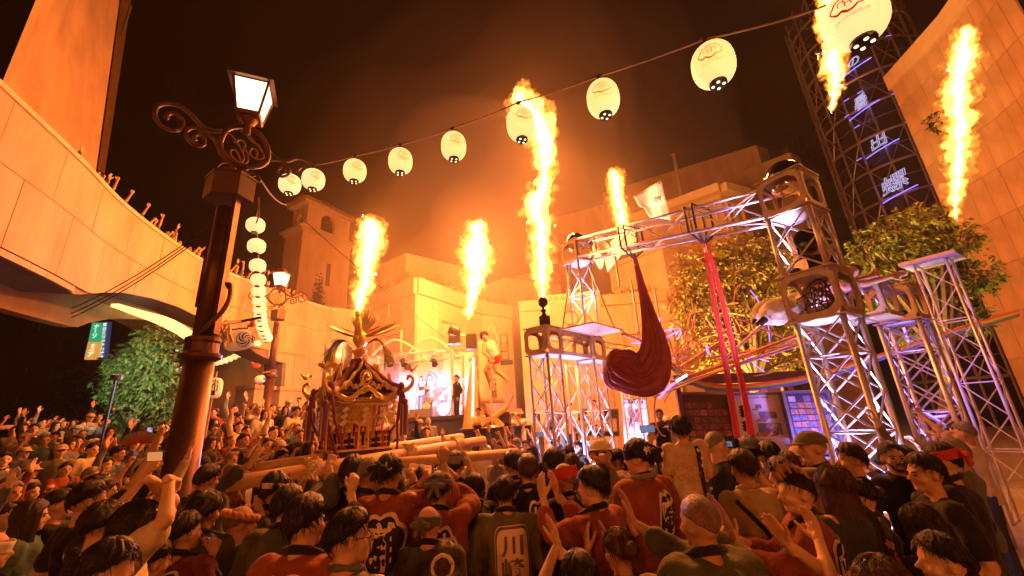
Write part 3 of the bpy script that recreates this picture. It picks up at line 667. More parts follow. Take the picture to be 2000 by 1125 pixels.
spots = [(566, 360, 40, .95, 'lowest lantern hanging apart under the scroll of the large lamp'), (612, 351, 42, .95, 'round lantern at the scroll tip where the long string starts'), (693, 334, 43, 1.02, 'small glowing lantern, first along the long string after the scroll'), (782, 315, 46, 1.08, 'glowing lantern on the long string above the bell tower side of the sky'),
         (886, 286, 49, 1.14, 'glowing lantern on the long string midway between lamp and tallest flame'), (1017, 242, 56, 1.25, 'lantern half lost in the glare of the tallest flame'), (1178, 193, 63, 1.18, 'lantern with a yellow crest just right of the tallest flame'), (1393, 127, 79, 1.10, 'large lantern with a yellow crest hanging in the dark sky on the right'), (1668, 36, 106, 1.06, 'largest lantern with a red crest in front of the glass tower')]
LPOS = []
for i, (px, py, w_, asp, lab) in enumerate(spots):
    d = .34*F/w_; c = PD(px, py, d); r_ = .17; h_ = r_*asp; face = math.atan2(-c.y, -c.x)+(.0 if i > 5 else .3)
    t = thing('paper_lantern', lab, 'lantern', tuple(c), LG)
    lantern_parts(t, c, r_, h_, M_inkr if i == 8 else M_inky, face, paper=M_paper if i in (8, 0, 1) else M_paper2)
    LPOS.append(c+V((0, 0, h_+.10)))
def cable(label, pts, r_, m, sag=0, n=24, name='cable', cat='cable', grp=None):
    pp = []
    for a, b in zip(pts, pts[1:]):
        for i in range(n+1): pp.append(a.lerp(b, i/n)-V((0, 0, sag*4*(i/n)*(1-i/n))))
    q = MB(); q.tube(pp, r_, 5); o = q.build(name, m, None, pts[0]); return tag(o, label, cat, grp)
endp = PD(1570, 20, 2.9); ord_ = LPOS[1:8]
cable('twisted twine line carrying the long string of lanterns across the sky', ord_+[PD(1560, 30, 2.95), PD(1700, -30, 2.5), PD(1900, -90, 2.2)], .008, M_twine, .012, 8, 'lantern_line', 'line')
cable('thin black wire wound along the lantern line', [p+V((0, 0, .02)) for p in ord_]+[PD(1560, 26, 2.95), PD(1700, -36, 2.5), PD(1900, -96, 2.2)], .005, M_wire, .03, 8, 'lantern_line', 'line')
for i, p in enumerate(LPOS[1:8]):        # plastic ties and plugs at each lantern
    q = MB(); q.box(p+V((0, 0, .005)), (.05, .02, .03)); q.tube([p+V((-.05, 0, .02)), p+V((-.02, .01, -.02)), p+V((.03, 0, .03))], .006, 5); t = q.build('lamp_socket', M_wire, None, p)
    tag(t, ['black socket tied on the line %s' % k for k in ('at the scroll tip lantern', 'above the first small lantern', 'above the lantern near the bell tower', 'above the midway lantern', 'inside the glare of the tallest flame', 'above the lantern right of the tall flame', 'above the large yellow crested lantern')][i], 'socket')
vert = [(499, 440, 33), (501, 481, 32), (503, 519, 29), (504, 547, 27), (505, 569, 25), (506, 588, 24), (507, 604, 22.5), (508, 617, 22), (510, 628, 21), (512, 638, 20.5), (515, 647, 20), (518, 654, 19.5), (522, 660, 18.5)]
vlab = ['topmost', 'second from the top', 'third from the top', 'fourth from the top', 'fifth from the top', 'sixth from the top', 'seventh from the top', 'sixth from the bottom', 'fifth from the bottom', 'fourth from the bottom', 'third from the bottom', 'second from the bottom', 'lowest']
vp = []
for (px, py, w_), lb in zip(vert, vlab):
    c = PD(px, py, .28*F/w_); t = thing('paper_lantern', lb+' round lantern on the string hanging beside the lamp shaft', 'lantern', tuple(c), 'round lanterns beside the lamp shaft')
    lantern_parts(t, c, .14, .125, M_inky, 0, detail=False, paper=M_paper, seg=16); vp.append(c+V((0, 0, .14)))
cable('twine line holding the round lanterns beside the lamp shaft', [PD(505, 400, 6.4)]+vp, .008, M_twine, 0, 3, 'lantern_line', 'line')
gar = [(503, 671, 13), (494, 676, 12.5), (486, 682, 12.3), (476, 688, 12), (467, 693, 12), (458, 697, 12), (449, 701, 12), (440, 704.5, 12), (431, 707, 12), (422, 708.5, 12), (413, 709, 12), (357, 720, 9), (345, 723, 9)]
gp = []
glab = ['first from the far lamp', 'second from the far lamp', 'third from the far lamp', 'fourth from the far lamp', 'fifth from the far lamp', 'sixth from the far lamp', 'seventh from the far lamp', 'fifth before the lamp shaft', 'fourth before the lamp shaft', 'third before the lamp shaft', 'nearest before the lamp shaft', 'right one of two left of the lamp shaft', 'left one of two left of the lamp shaft']
for (px, py, w_), lb in zip(gar, glab):
    c = PD(px, py, .26*F/w_); t = thing('paper_lantern', 'small lantern of the curved garland, '+lb, 'lantern', tuple(c), 'garland lanterns under the arch')
    lantern_parts(t, c, .13, .115, M_inky, 0, detail=False, paper=M_paper, seg=12); gp.append(c+V((0, 0, .13)))
cable('line of the curved garland under the arch', gp, .01, M_twine, 0, 2, 'lantern_line', 'line')
# ---- barrel lantern with a wave crest under the bracket, and its ornament
def barrel(a, b, r_, label, ink, small=False):
    ax = (b-a).normalized(); L = (b-a).length; c = (a+b)/2; rot = V((0, 0, 1)).rotation_difference(ax).to_matrix()
    t = thing('barrel_lantern', label, 'lantern', tuple(c))
    prof = [(r_*math.sqrt(max(.2, 1-(abs(-1+i/9)*.86)**3)), (-1+i/9)*L/2) for i in range(19)]
    q = MB(); q.lathe(prof, c, 20, rot); q.build('paper_shade', M_paperd, t, smooth=True)
    for s in (-1, 1): q = MB(); q.lathe([(r_*.46, s*L/2-.008), (r_*.46, s*L/2+.014)], c, 16, rot); q.build('end_ring', M_trim if s < 0 else M_black, t)
    return t, c, rot, L
a = PD(437, 668, 5.7); b = PD(491, 661, 5.9)
t, c, rot, L = barrel(a, b, .150, 'pale barrel lantern with a blue wave crest hung from the bracket of the large lamp', M_inkb)
dv = (EYE-c).normalized(); ax = (b-a).normalized(); sd = dv-ax*dv.dot(ax); sd.normalize(); th_ = ax.cross(sd)
def onbar(u, v):                          # u along the barrel, v around it
    rr = .150*math.sqrt(max(.2, 1-(abs(u*2/L)*.86)**3))+.004; g = v/.150
    return c+ax*u+(sd*math.cos(g)+th_*math.sin(g))*rr
for k in range(6):
    q = MB(); rows = []
    for i in range(15):
        s = i/14; g = R(60*k)+s*2.1; ra = .022+.085*s; wd = .010*math.sin(PI*min(1, s*.9+.12))+.002
        rows.append([onbar(.085+(ra-wd)*math.cos(g), (ra-wd)*math.sin(g)), onbar(.085+(ra+wd)*math.cos(g), (ra+wd)*math.sin(g))])
    q.sheet(rows); q.build('crest_stroke', M_inkb, t)
q = MB(); q.sheet([[onbar(.085+rr*math.cos(R(12*i)), rr*math.sin(R(12*i))) for rr in (.108, .116)] for i in range(31)]); q.build('crest_stroke', M_inkb, t)
q = MB()
for k in range(12): q.box(c+ax*(-.1+.2*k/11)+V((0, 0, .16+.004*(k % 2))), (.012, .012, .03))
q.build('top_fringe', M_iron, t)
q = MB(); q.tube([LA_+V((.1, -.1, ZA(LA_, 640))), PD(470, 628, 5.7), PD(510, 620, 5.9)], .02, 6); q.build('hanging_arm', M_iron, t)
t = thing('festival_ornament', 'cream paper streamer ornament tied above the barrel lantern', 'ornament', tuple(PD(440, 640, 5.6)))
q = MB()
for k in range(26):
    p = PD(440+random.uniform(-14, 10), 632+random.uniform(-8, 26), 5.6+random.uniform(-.1, .1)); q.tube([p, p+V((random.uniform(-.06, .06), random.uniform(-.06, .06), -.09)), p+V((random.uniform(-.09, .09), 0, -.15))], [.014, .018, .004], 4)
q.build('streamers', mat('cream_paper', (.85, .68, .42), .8, var=.15), t)
# small one on the far lamp
a = PD(500, 742, 14.3); b = PD(516, 740, 14.3); t, c, rot, L = barrel(a, b, .14, 'small red and white barrel lantern on the far lamp', M_inkb)
q = MB(); q.tube([PD(497, 718, 14.3), PD(512, 728, 14.3), PD(527, 726, 14.6)], .035, 6); q.build('hanging_arm', M_iron, t)
q = MB(); q.ell(PD(500, 715, 14.3), (.16, .06, .09)); q.ell(PD(493, 710, 14.3), (.06, .05, .05)); o = q.build('paper_bird', mat('red_paper', (.6, .08, .05), .7), None, PD(500, 715, 14.3)); tag(o, 'red paper bird perched above the far barrel lantern', 'ornament')
q = MB(); q.ell(PD(494, 632, 12), (.10, .05, .11)); q.ell(PD(487, 636, 12), (.07, .05, .05)); o = q.build('paper_bird', MATS['red_paper'], None, PD(494, 632, 12)); tag(o, 'red paper ornament beside the string of round lanterns', 'ornament')
# ---- town lantern on a pole
a = PD(402, 840, 9); b = PD(423, 726, 9); t = thing('pole_lantern', 'white lantern lettered in black brush script carried high on a thin pole', 'lantern', tuple(a))
q = MB(); q.bar(a-V((0, 0, .9)), b, .018, 6); q.build('pole', mat('bamboo', (.55, .33, .14), .6), t)
c = PD(418, 758, 8.95); prof = [(.155*math.sqrt(max(.15, 1-(abs(-1+i/9)*.9)**4)), c.z+(-1+i/9)*.21) for i in range(19)]
q = MB(); q.lathe(prof, (c.x, c.y, 0), 18); q.build('paper_shade', mat('lantern_paper_warm', (.85, .75, .55), .8, var=0, emit=(1, .5, .2), es=.35), t, smooth=True)
f0 = math.atan2(-c.y, -c.x)
for k, ch in enumerate('小川町'):
    vs, fs = text_mesh(ch, .14, offset=.004); q = MB(); q.add([V((c.x+.160*math.cos(f0+v.x/.155), c.y+.160*math.sin(f0+v.x/.155), c.z+.12-.12*k+v.y)) for v in vs], fs); q.build('character', M_black, t)
# ---- loose cables
top = LA_+V((0, 0, 0))
for i, (x, y) in enumerate(((140, 602), (140, 612), (140, 620))):
    cable(['uppermost thin cable from the large lamp down to the left', 'middle thin cable from the large lamp down to the left', 'lowest thin cable from the large lamp down to the left'][i], [PD(432, 424+i*5, 5.6), P(x, y, 6.5)], .008, M_wire, .12, name='cable')
cable('long sagging cable from the large lamp to the stage truss', [PD(510, 352, 6.3), P(560, 400, 8), P(872, 662, 17)], .012, M_wire, .10)
cable('cable running from lamp box to the lantern string', [PD(505, 385, 6.2), PD(506, 420, 6.4), PD(500, 436, 6.7)], .012, M_twine, .02)
# ------------------------------------------------------------------ gantry of aluminium truss
M_alu = mat('aluminium', (.66, .64, .64), .38, .55, var=.06, sc_=12)
M_plate = mat('plywood_faced_plate', (.56, .48, .40), .45, .4, var=.15, sc_=9, bump=.05)
M_chrome = mat('mirror_chrome', (.9, .88, .86), .04, 1, var=0)
M_fix = mat('black_fixture', (.02, .018, .018), .4, var=0)
def bars(q, a, b, r_): q.bar(a, b, r_, 6)
BARMESH = {}
def truss(root, a, b, w_, ux, uy, step=None, chord=.024, br=.011, x=False):
    """square truss from a to b; ux, uy span its section. each chord and brace is a part"""
    a, b = V(a), V(b); L = (b-a).length; ax = (b-a)/L; o0 = V(root['_o'])
    step = step or w_; n = max(1, round(L/step))
    cs = [ux*(s*w_/2)+uy*(t*w_/2) for s, t in ((-1,-1),(1,-1),(1,1),(-1,1))]
    for c in cs: q = MB(); q.bar(a+c, b+c, chord, 8); q.build('chord', M_alu, root, smooth=True)
    def brace(p, r_):
        d = r_-p; l_ = d.length; key = (round(l_, 3), br)
        me = BARMESH.get(key)
        if me is None:
            q = MB(); q.tube([(0,0,0), (0,0,l_)], br, 5); me = q.mesh('brace'); me.materials.append(M_alu); BARMESH[key] = me
        o = link('brace', me, root); o.matrix_local = Matrix.Translation(p-o0) @ V((0,0,1)).rotation_difference(d).to_matrix().to_4x4()
    for i in range(4):
        c, d = cs[i], cs[(i+1) % 4]
        for k in range(n):
            p0, p1 = a+ax*(L*k/n), a+ax*(L*(k+1)/n)
            if (k+i) % 2 or x: brace(p0+c, p1+d)
            if not (k+i) % 2 or x: brace(p0+d, p1+c)
            if k == 0 or k % 2 == 0: brace(p0+c, p0+d)
        brace(b+c, b+d)
def cube(root, c, w_, h_, ux, uy, dome=False, hole=.40):
    """corner block: plates with rounded windows"""
    uz = V((0,0,1)); c = V(c); th = .018
    for s in (-1, 1):
        for (u, v_) in ((ux, uy), (uy, -ux)):
            nn = v_*s; o = c+nn*(w_/2)
            out = [u*(x*w_/2)+uz*(y*h_/2) for x, y in ((-1,-1),(1,-1),(1,1),(-1,1))]
            N = 16; inner = []; outer = []
            for i in range(N):
                g = 2*PI*(i+.5)/N; cx, cz = math.cos(g), math.sin(g); m_ = max(abs(cx), abs(cz))
                outer.append(u*(cx/m_*w_/2)+uz*(cz/m_*h_/2))
                e = (abs(cx)**4+abs(cz)**4)**.25; inner.append(u*(cx/e*w_*hole)+uz*(cz/e*h_*hole))
            q = MB(); vs = [o+p for p in outer]+[o+p for p in inner]; vs += [p-nn*th for p in vs]
            fs = []
            for i in range(N):
                j = (i+1) % N; fs += [(i, j, N+j, N+i), (2*N+i, 3*N+i, 3*N+j, 2*N+j), (N+i, N+j, 3*N+j, 3*N+i), (i, 2*N+i, 2*N+j, j)]
            q.add(vs, fs); q.build('side_plate', M_plate, root)
            for sx in (-1, 1):
                for sz in (-1, 1): q = MB(); p = o+u*(sx*w_*.43)+uz*(sz*h_*.42); q.tube([p, p+nn*.014], .013, 6); q.build('bolt', M_alu, root)
    for s in (-1, 1):
        q = MB(); q.box(c+uz*(s*(h_/2+.011)), (w_+.03, w_+.03, .018), Matrix((ux, uy, uz)).transposed()); q.build('deck_plate', M_plate, root)
    if dome:
        q = MB(); q.lathe([(w_*.46*math.cos(R(9*i)), w_*.50*math.sin(R(9*i))) for i in range(11)], c+uz*(h_/2+.02), 24); q.build('mirror_dome', M_chrome, root, smooth=True)
        q = MB(); q.lathe([(w_*.36*math.cos(R(9*i)), -w_*.26*math.sin(R(9*i))) for i in range(11)][::-1], c+uz*(h_*.34), 20); q.build('hanging_dome', M_chrome, root, smooth=True)
def moving_head(label, base, s=1.0, aim=None, down=False):
    base = V(base); k = -1 if down else 1; z = V((0, 0, k*s)); t = thing('moving_head_light', label, 'stage light', tuple(base))
    q = MB(); q.box(base+z*.08, (.30*s, .26*s, .16*s)); q.build('base', M_fix, t)
    q = MB(); q.lathe([(.06*s, 0), (.06*s, .05*s)], base+z*.16-(V((0,0,.05*s)) if down else V((0,0,0))), 12); q.build('turntable', M_fix, t)
    for sx in (-1, 1): q = MB(); q.box(base+z*.30+V((sx*.14*s, 0, 0)), (.03*s, .08*s, .26*s)); q.build('yoke_arm', M_fix, t)
    q = MB(); q.box(base+z*.2, (.30*s, .07*s, .04*s)); q.build('yoke_base', M_fix, t)
    aim = (aim or V((0, -.5, .8))).normalized(); rot = V((0,0,1)).rotation_difference(aim).to_matrix(); c = base+z*.36
    q = MB(); q.lathe([(.06*s, -.16*s), (.10*s, -.14*s), (.115*s, 0), (.115*s, .11*s), (.13*s, .13*s), (.125*s, .16*s)], c, 14, rot); q.build('head', M_fix, t)
    q = MB(); q.lathe([(.10*s, .162*s), (.05*s, .17*s), (.01*s, .172*s)], c, 14, rot); q.build('lens', M_glassd, t); return t
VL = (.66, .52, 1)
def floor_light(label, p, power, col_=VL, size=.15, aim=None):
    p = V(p); t = thing('floor_light', label, 'floor light', tuple(p))
    q = MB(); q.lathe([(.10, 0), (.10, .09), (.085, .10)], p, 12); q.build('housing', M_fix, t)
    q = MB(); q.lathe([(.08, .101), (.02, .103)], p, 12); q.build('lens', mat('led_lens_violet', (.8, .8, 1), .4, var=0, emit=(.8, .7, 1), es=8), t)
    ld = bpy.data.lights.new('led_light', 'SPOT'); ld.energy = power; ld.color = col_; ld.shadow_soft_size = size; ld.spot_size = R(75); ld.spot_blend = .6
    o = bpy.data.objects.new('led_light', ld); col.objects.link(o); o.parent = t; o.location = (0, 0, .16); o.rotation_euler = (PI, 0, 0) if aim is None else V((0,0,-1)).rotation_difference(aim).to_euler()
    return t
W = .50
# axes of the gantry
T1 = PD(1603, 580, 5.2); TL = PD(1128, 495, 9.4)
gu = V((TL.x-T1.x, TL.y-T1.y, 0)).normalized(); gv = V((gu.y, -gu.x, 0)); gv = gv if gv.x > 0 else -gv
zb1 = T1.z; t1u = V((T1.x, T1.y, ZA(T1, 386)))
t = thing('truss_tower', 'nearest truss tower on the right, lit violet inside, reaching the middle block', 'truss tower', (T1.x, T1.y, 0))
truss(t, (T1.x, T1.y, 0), (T1.x, T1.y, zb1-.30), W, gu, gv, step=.46, chord=.034, br=.013, x=True)
t = thing('corner_block', 'large plate block with a round cornered window on the nearest truss tower', 'truss block', tuple(T1)); cube(t, T1, .62, .58, gu, gv); NEARB = t
q = MB(); rnd = random.Random(4)
for k in range(14): q.tube(spline([T1+V((rnd.uniform(-.2,.2), rnd.uniform(-.2,.2), rnd.uniform(-.2,.2))) for _ in range(4)], 12), .008, 4)
o = q.build('cable_coil', M_wire, None, T1); tag(o, 'loose black cables coiled inside the nearest plate block', 'cable')
t = thing('truss_tower', 'upper right truss tower carrying the beam above the nearest block', 'truss tower', (T1.x, T1.y, zb1+.3))
truss(t, (T1.x, T1.y, zb1+.31), t1u-V((0,0,.29)), W, gu, gv, step=.42, chord=.030, br=.012, x=True)
t = thing('corner_block', 'top plate block with a mirror dome on the right end of the beam', 'truss block', tuple(t1u)); cube(t, t1u, .56, .52, gu, gv, True)
t = thing('corner_block', 'top plate block with a mirror dome on the left end of the beam', 'truss block', tuple(TL)); cube(t, TL, .50, .48, gu, gv, True)
t = thing('truss_beam', 'long truss beam spanning high between the two mirror domes', 'truss beam', tuple(t1u))
truss(t, t1u+gu*.29, TL-gu*.26+V((0,0,0)), .42, V((0,0,1)), gv, step=.55, chord=.026, br=.012)
BEAM = (t1u, TL)
# steel props beside the upper tower
for i, (x0, y0, x1, y1, lab) in enumerate(((1562, 372, 1608, 520, 'left'), (1572, 372, 1625, 515, 'middle'), (1580, 430, 1686, 575, 'right'), (1640, 590, 1712, 805, 'lowest'))):
    a = PD(x0, y0, 5.9 if i < 3 else 5.0); b = PD(x1, y1, 5.3 if i < 3 else 4.7); q = MB(); q.bar(a, b, .026, 10)
    if i == 3: q.lathe([(.036, -.05), (.036, .05)], a.lerp(b, .45), 10)
    o = q.build('scaffold_pole', M_alu, None, a, smooth=True); tag(o, lab+' leaning scaffold pole beside the nearest truss tower', 'scaffold pole')
# second tower and the bridge towards it
T2 = PD(1752, 597, 6.9); T2.z = PD(1752, 597, 6.9).z
t = thing('truss_tower', 'second truss tower at the right, standing in blue light', 'truss tower', (T2.x, T2.y, 0)); truss(t, (T2.x, T2.y, 0), T2-V((0,0,.31)), W, gu, gv, step=.5, chord=.034, br=.013, x=True)
t = thing('corner_block', 'plate block topping the second truss tower at the right', 'truss block', tuple(T2)); cube(t, T2, .60, .56, gu, gv)
Tm = T1.lerp(T2, .52); t = thing('corner_block', 'plate block bridging the two right hand truss towers', 'truss block', tuple(Tm)); cube(t, Tm, .58, .52, gu, gv)
q = MB(); d = (T2-T1); L = d.length; d.normalize()
for s in (-1, 1): q = MB(); q.bar(T1+d*.3+V((0,0,.27*s)), T2-d*.3+V((0,0,.27*s)), .03, 8); o = q.build('bridge_rail', M_alu, None, T1+d*.3); tag(o, ('lower' if s < 0 else 'upper')+' rail of the bridge between the right hand truss towers', 'rail')
T3 = PD(1822, 515, 8.0); t = thing('truss_tower', 'third truss tower with a flat top plate near the right tree', 'truss tower', (T3.x, T3.y, 0)); truss(t, (T3.x, T3.y, 0), T3, .45, gu, gv, step=.6)
q = MB(); q.box(T3+V((0,0,.05)), (.8, .8, .06), Matrix((gu, gv, V((0,0,1)))).transposed()); q.build('top_plate', M_plate, t)
# left group: four legs, deck of blocks
A1 = PD(1062, 668, 8.3); A3 = PD(1150, 680, 9.6); dv_ = V((A3.x-A1.x, A3.y-A1.y, 0)).normalized(); nv_ = V((dv_.y, -dv_.x, 0))
zd = A1.z; A3.z = zd
A5 = A1+dv_*((A3-A1).length*2.15); A2_ = A1.lerp(A3, .5)+V((.0, 1.3, 0)); A5.z = A2_.z = zd
du_, dw_ = (dv_+nv_).normalized(), (dv_-nv_).normalized()
for c, lab in ((A1, 'front left'), (A3, 'middle'), (A2_, 'rear'), (A5, 'right, behind the dark red silk,')):
    t = thing('truss_tower', lab+' truss leg of the left gantry platform with glowing braces', 'truss tower', (c.x, c.y, 0)); truss(t, (c.x, c.y, 0), (c.x, c.y, zd-.27), .44, dv_, nv_, step=.55, chord=.026, br=.012, x=c in (A1, A3))
for c, lab in ((A1, 'front left'), (A3, 'middle')):
    t = thing('corner_block', lab+' plate block with round windows on the left gantry platform', 'truss block', tuple(c)); cube(t, c, .56, .52, dv_, nv_, hole=.33)
for a, b, lab in ((A1+dv_*.29, A3-dv_*.29, 'left'), (A3+dv_*.29, A5, 'right')):
    t = thing('truss_beam', lab+' low truss beam of the left gantry platform', 'truss beam', tuple(a)); truss(t, a, b, .40, V((0,0,1)), nv_, step=.5, chord=.024)
    q = MB(); q.box((a+b)/2-V((0,0,.235)), ((b-a).length, .42, .03), Matrix((dv_, -nv_, V((0,0,1)))).transposed()); q.build('deck_plate', M_plate, t)
base = V((TL.x, TL.y, zd+.28))
t = thing('truss_tower', 'upper left truss tower holding the left end of the long beam', 'truss tower', tuple(base)); truss(t, base, TL-V((0,0,.26)), .38, gu, gv, step=.42, chord=.022, br=.010)
for i, (dx, dy) in enumerate(((-.55, -.3), (.55, -.2), (.1, .6))):
    q = MB(); q.bar(TL+V((dx*.35, dy*.35, -.3)), base+V((dx, dy, 0)), .02, 8); o = q.build('scaffold_pole', M_alu, None, base+V((dx, dy, 0))); tag(o, ('left', 'right', 'rear')[i]+' raking pole propping the upper left truss tower', 'scaffold pole')
q = MB(); q.box((TL.x, TL.y, zd+.27), (1.3, 1.1, .03), Matrix((dv_, -nv_, V((0,0,1)))).transposed()); o = q.build('platform_deck', M_plate, None, (TL.x, TL.y, zd+.26)); tag(o, 'thin plate deck under the upper left truss tower', 'deck')
# fixtures
moving_head('black moving head light on the nearest plate block of the right tower', T1+V((.02, 0, .31)), 1.15, V((-.5, -.8, .1)))
t = thing('flame_device', 'black flame device with a round head on the front left block', 'flame device', tuple(A1+V((.05, 0, .28)))); b = A1+V((.05, 0, .28))
q = MB(); q.box(b+V((0,0,.12)), (.22, .22, .24)); q.build('base', M_fix, t); q = MB(); q.lathe([(.03, .24), (.06, .28), (.03, .33), (.075, .37), (.03, .42), (.03, .46)], b, 10); q.build('stem', M_fix, t)
q = MB(); q.ell(b+V((0,0,.56)), (.11, .11, .12)); q.build('nozzle_head', M_fix, t, smooth=True)
for i, c in enumerate((A1, A3, A2_, A5)): floor_light('violet floor light at the foot of the %s leg of the left gantry' % ('front left', 'middle', 'rear', 'right')[i], (c.x, c.y, 0.02), 1300)
floor_light('violet floor light inside the nearest right truss tower', (T1.x, T1.y, .02), 2200)
floor_light('violet spotlight on the middle block washing the upper right tower', T1+V((-.12, .12, .32)), 420)
floor_light('violet spotlight on the platform washing the upper left tower', base+V((0, 0, .02)), 380)
floor_light('blue floor light behind the second right truss tower', (T2.x+.6, T2.y+.4, .02), 900, (.25, .2, 1))
floor_light('blue floor light among the cables at the far right', (T2.x-.7, T2.y+1.2, .02), 800, (.3, .22, 1))
# straps on the beam, silks
M_silkd = mat('dark_red_silk', (.27, .026, .022), .40, var=.3, sc_=3, bump=.25, bsc=14, spec=.5)
M_silkr = mat('scarlet_silk', (.72, .035, .02), .45, var=.08, sc_=3, sheen=.4, emit=(1, .02, .01), es=.03)
def beam_at(px):
    lo, hi = 0.0, 1.0
    for _ in range(40):
        m_ = (lo+hi)/2
        if proj(t1u.lerp(TL, m_))[0] > px: lo = m_
        else: hi = m_
    return t1u.lerp(TL, lo)
HB, RB_ = beam_at(1233), beam_at(1366)
for c, lab in ((HB, 'dark red silk'), (RB_, 'scarlet silk')):
    t = thing('strap', 'black webbing straps looped round the beam above the '+lab, 'strap', tuple(c))
    for s in (-.07, .07):
        q = MB(); q.tube([c+gu*s+gv*.25+V((0,0,-.2)), c+gu*s+gv*.25+V((0,0,.24)), c+gu*s-gv*.25+V((0,0,.24)), c+gu*s-gv*.25+V((0,0,-.2)), c+V((0,0,-.42)), c+gu*s+gv*.25+V((0,0,-.2))], .02, 5); q.build('webbing', M_fix, t)
    q = MB(); q.tube([c+V((0,0,-.42)), c+V((0,0,-.55))], .025, 6); q.build('swivel', M_alu, t)
def silk(label, pts, dep, m, folds, name='aerial_silk', flat=.5, seg=40, n=60, seed=2, phase=3.0):
    rnd = random.Random(seed); path = spline([PD(x, y, d) for (x, y, w_), d in zip(pts, dep)], n); ws = spline([V((w_*d/F/2, 0, 0)) for (x, y, w_), d in zip(pts, dep)], n)
    ph = [rnd.uniform(0, 6.28) for _ in range(6)]; q = MB(); vs = []; fs = []
    side = None
    for i, p in enumerate(path):
        tg = (path[min(i+1, n)]-path[max(i-1, 0)]).normalized(); vw = (EYE-p).normalized()
        sx = tg.cross(vw).normalized(); sy = sx.cross(tg).normalized()
        for k in range(seg):
            g = 2*PI*k/seg; s = i/n
            r_ = ws[i].x*(.78+.40*abs(math.sin(folds*.5*g+ph[0]+phase*s+.8*math.sin(2*s*PI+g)))+.10*abs(math.sin((folds+2)*.5*g+ph[1]-1.3*phase*s))+.05*math.sin((folds+3)*g+ph[2])+.10*noise.noise(V((math.cos(g)*1.5, math.sin(g)*1.5, s*6+ph[3]))))
            vs.append(p+sx*math.cos(g)*r_+sy*math.sin(g)*r_*flat)
    for i in range(n):
        for k in range(seg): fs.append((i*seg+k, i*seg+(k+1)%seg, (i+1)*seg+(k+1)%seg, (i+1)*seg+k))
    fs += [tuple(range(seg))[::-1], tuple(n*seg+k for k in range(seg))]
    q.add(vs, fs); o = q.build(name, m, None, path[0], smooth=True); return tag(o, label, 'aerial silk')
dH = (HB-EYE+V((0,0,-.5))).dot(fw)
silk('dark red silk hammock billowing in a hook under the beam', [(1238, 496, 5), (1250, 548, 11), (1261, 590, 17), (1271, 633, 27), (1278, 668, 40), (1277, 700, 58), (1260, 727, 70), (1235, 731, 66), (1212, 722, 70), (1194, 714, 60), (1186, 711, 34)], [dH-.05*i for i in range(11)], M_silkd, 15, flat=.42, seg=96, n=90, phase=4)
dR = (RB_-EYE+V((0,0,-.5))).dot(fw)
silk('left strip of scarlet silk hanging straight down from the beam', [(1374, 470, 4), (1387, 540, 7), (1407, 650, 8), (1424, 750, 9), (1441, 862, 11)], [dR, dR, dR, dR, dR], M_silkr, 4, flat=.35, n=40, seg=24)
silk('right strip of scarlet silk hanging straight down from the beam', [(1378, 470, 4), (1399, 540, 7), (1426, 650, 8), (1449, 750, 9), (1470, 862, 11)], [dR+.12]*5, M_silkr, 5, flat=.35, n=40, seg=24, seed=5)
# cloths and flags
M_cloth = mat('white_cloth', (.82, .76, .66), .8, var=.06, sc_=3, sheen=.2)
M_ink = mat('black_ink', (.03, .02, .015), .8, var=0)
def cloth(label, quad, ds, amp=.12, nu=18, nv=12, m=None, name='flag', cat='flag', waves=2.2, seed=1):
    rnd = random.Random(seed); ph = rnd.uniform(0, 6); c = [PD(x, y, d) for (x, y), d in zip(quad, ds)]
    def at(u, v): 
        p = c[0]*(1-u)*(1-v)+c[1]*u*(1-v)+c[2]*u*v+c[3]*(1-u)*v
        vw = (EYE-p).normalized(); return p+vw*amp*math.sin(waves*PI*u+1.7*v+ph)*(.3+.7*(1-u))+V((0,0,1))*amp*.3*math.sin(3*PI*v+ph)
    q = MB(); rows = [[at(i/nu, j/nv) for i in range(nu+1)] for j in range(nv+1)]; q.sheet(rows); o = q.build(name, m or M_cloth, None, c[0], smooth=True)
    s_ = o.modifiers.new('s', 'SOLIDIFY'); s_.thickness = .008
    tag(o, label, cat); return o, at
def on_cloth(o, at, body, u0_, v0, su, sv, nm='lettering', m=None, lift=.012):
    vs, fs = text_mesh(body, 1.0); q = MB(); pv = V(o.location)
    q.add([at(u0_+v.x*su, v0-v.y*sv)+(EYE-at(.5, .5)).normalized()*lift for v in vs], fs); p = q.build(nm, m or M_ink); p.parent = o
    for vv in p.data.vertices: vv.co -= pv
o, at = cloth('white flag with black brush writing streaming beside the small flame', [(1238, 388), (1291, 357), (1308, 425), (1268, 420)], [11.5, 11.5, 11.5, 11.5], .22, seed=3)
on_cloth(o, at, '祭', .74, .45, .34, .42)
a = PD(1291, 355, 11.5); b = PD(1313, 445, 11.5); q = MB(); q.bar(a, b, .018, 6); o = q.build('flag_pole', mat('bamboo', (.5, .3, .12), .5), None, b); tag(o, 'short pole of the white flag with brush writing', 'flag pole')
cloth('large pale cloth flapping behind the left part of the beam', [(1148, 505), (1165, 458), (1192, 475), (1178, 525)], [11.5]*4, .25, seed=5)
cloth('pale cloth flapping low under the beam beside the dark silk', [(1176, 492), (1222, 452), (1232, 470), (1186, 527)], [12]*4, .25, seed=7)
cloth('pale cloth streaming from the beam below the small flame', [(1212, 470), (1228, 432), (1247, 470), (1226, 474)], [12.3]*4, .15, seed=9)
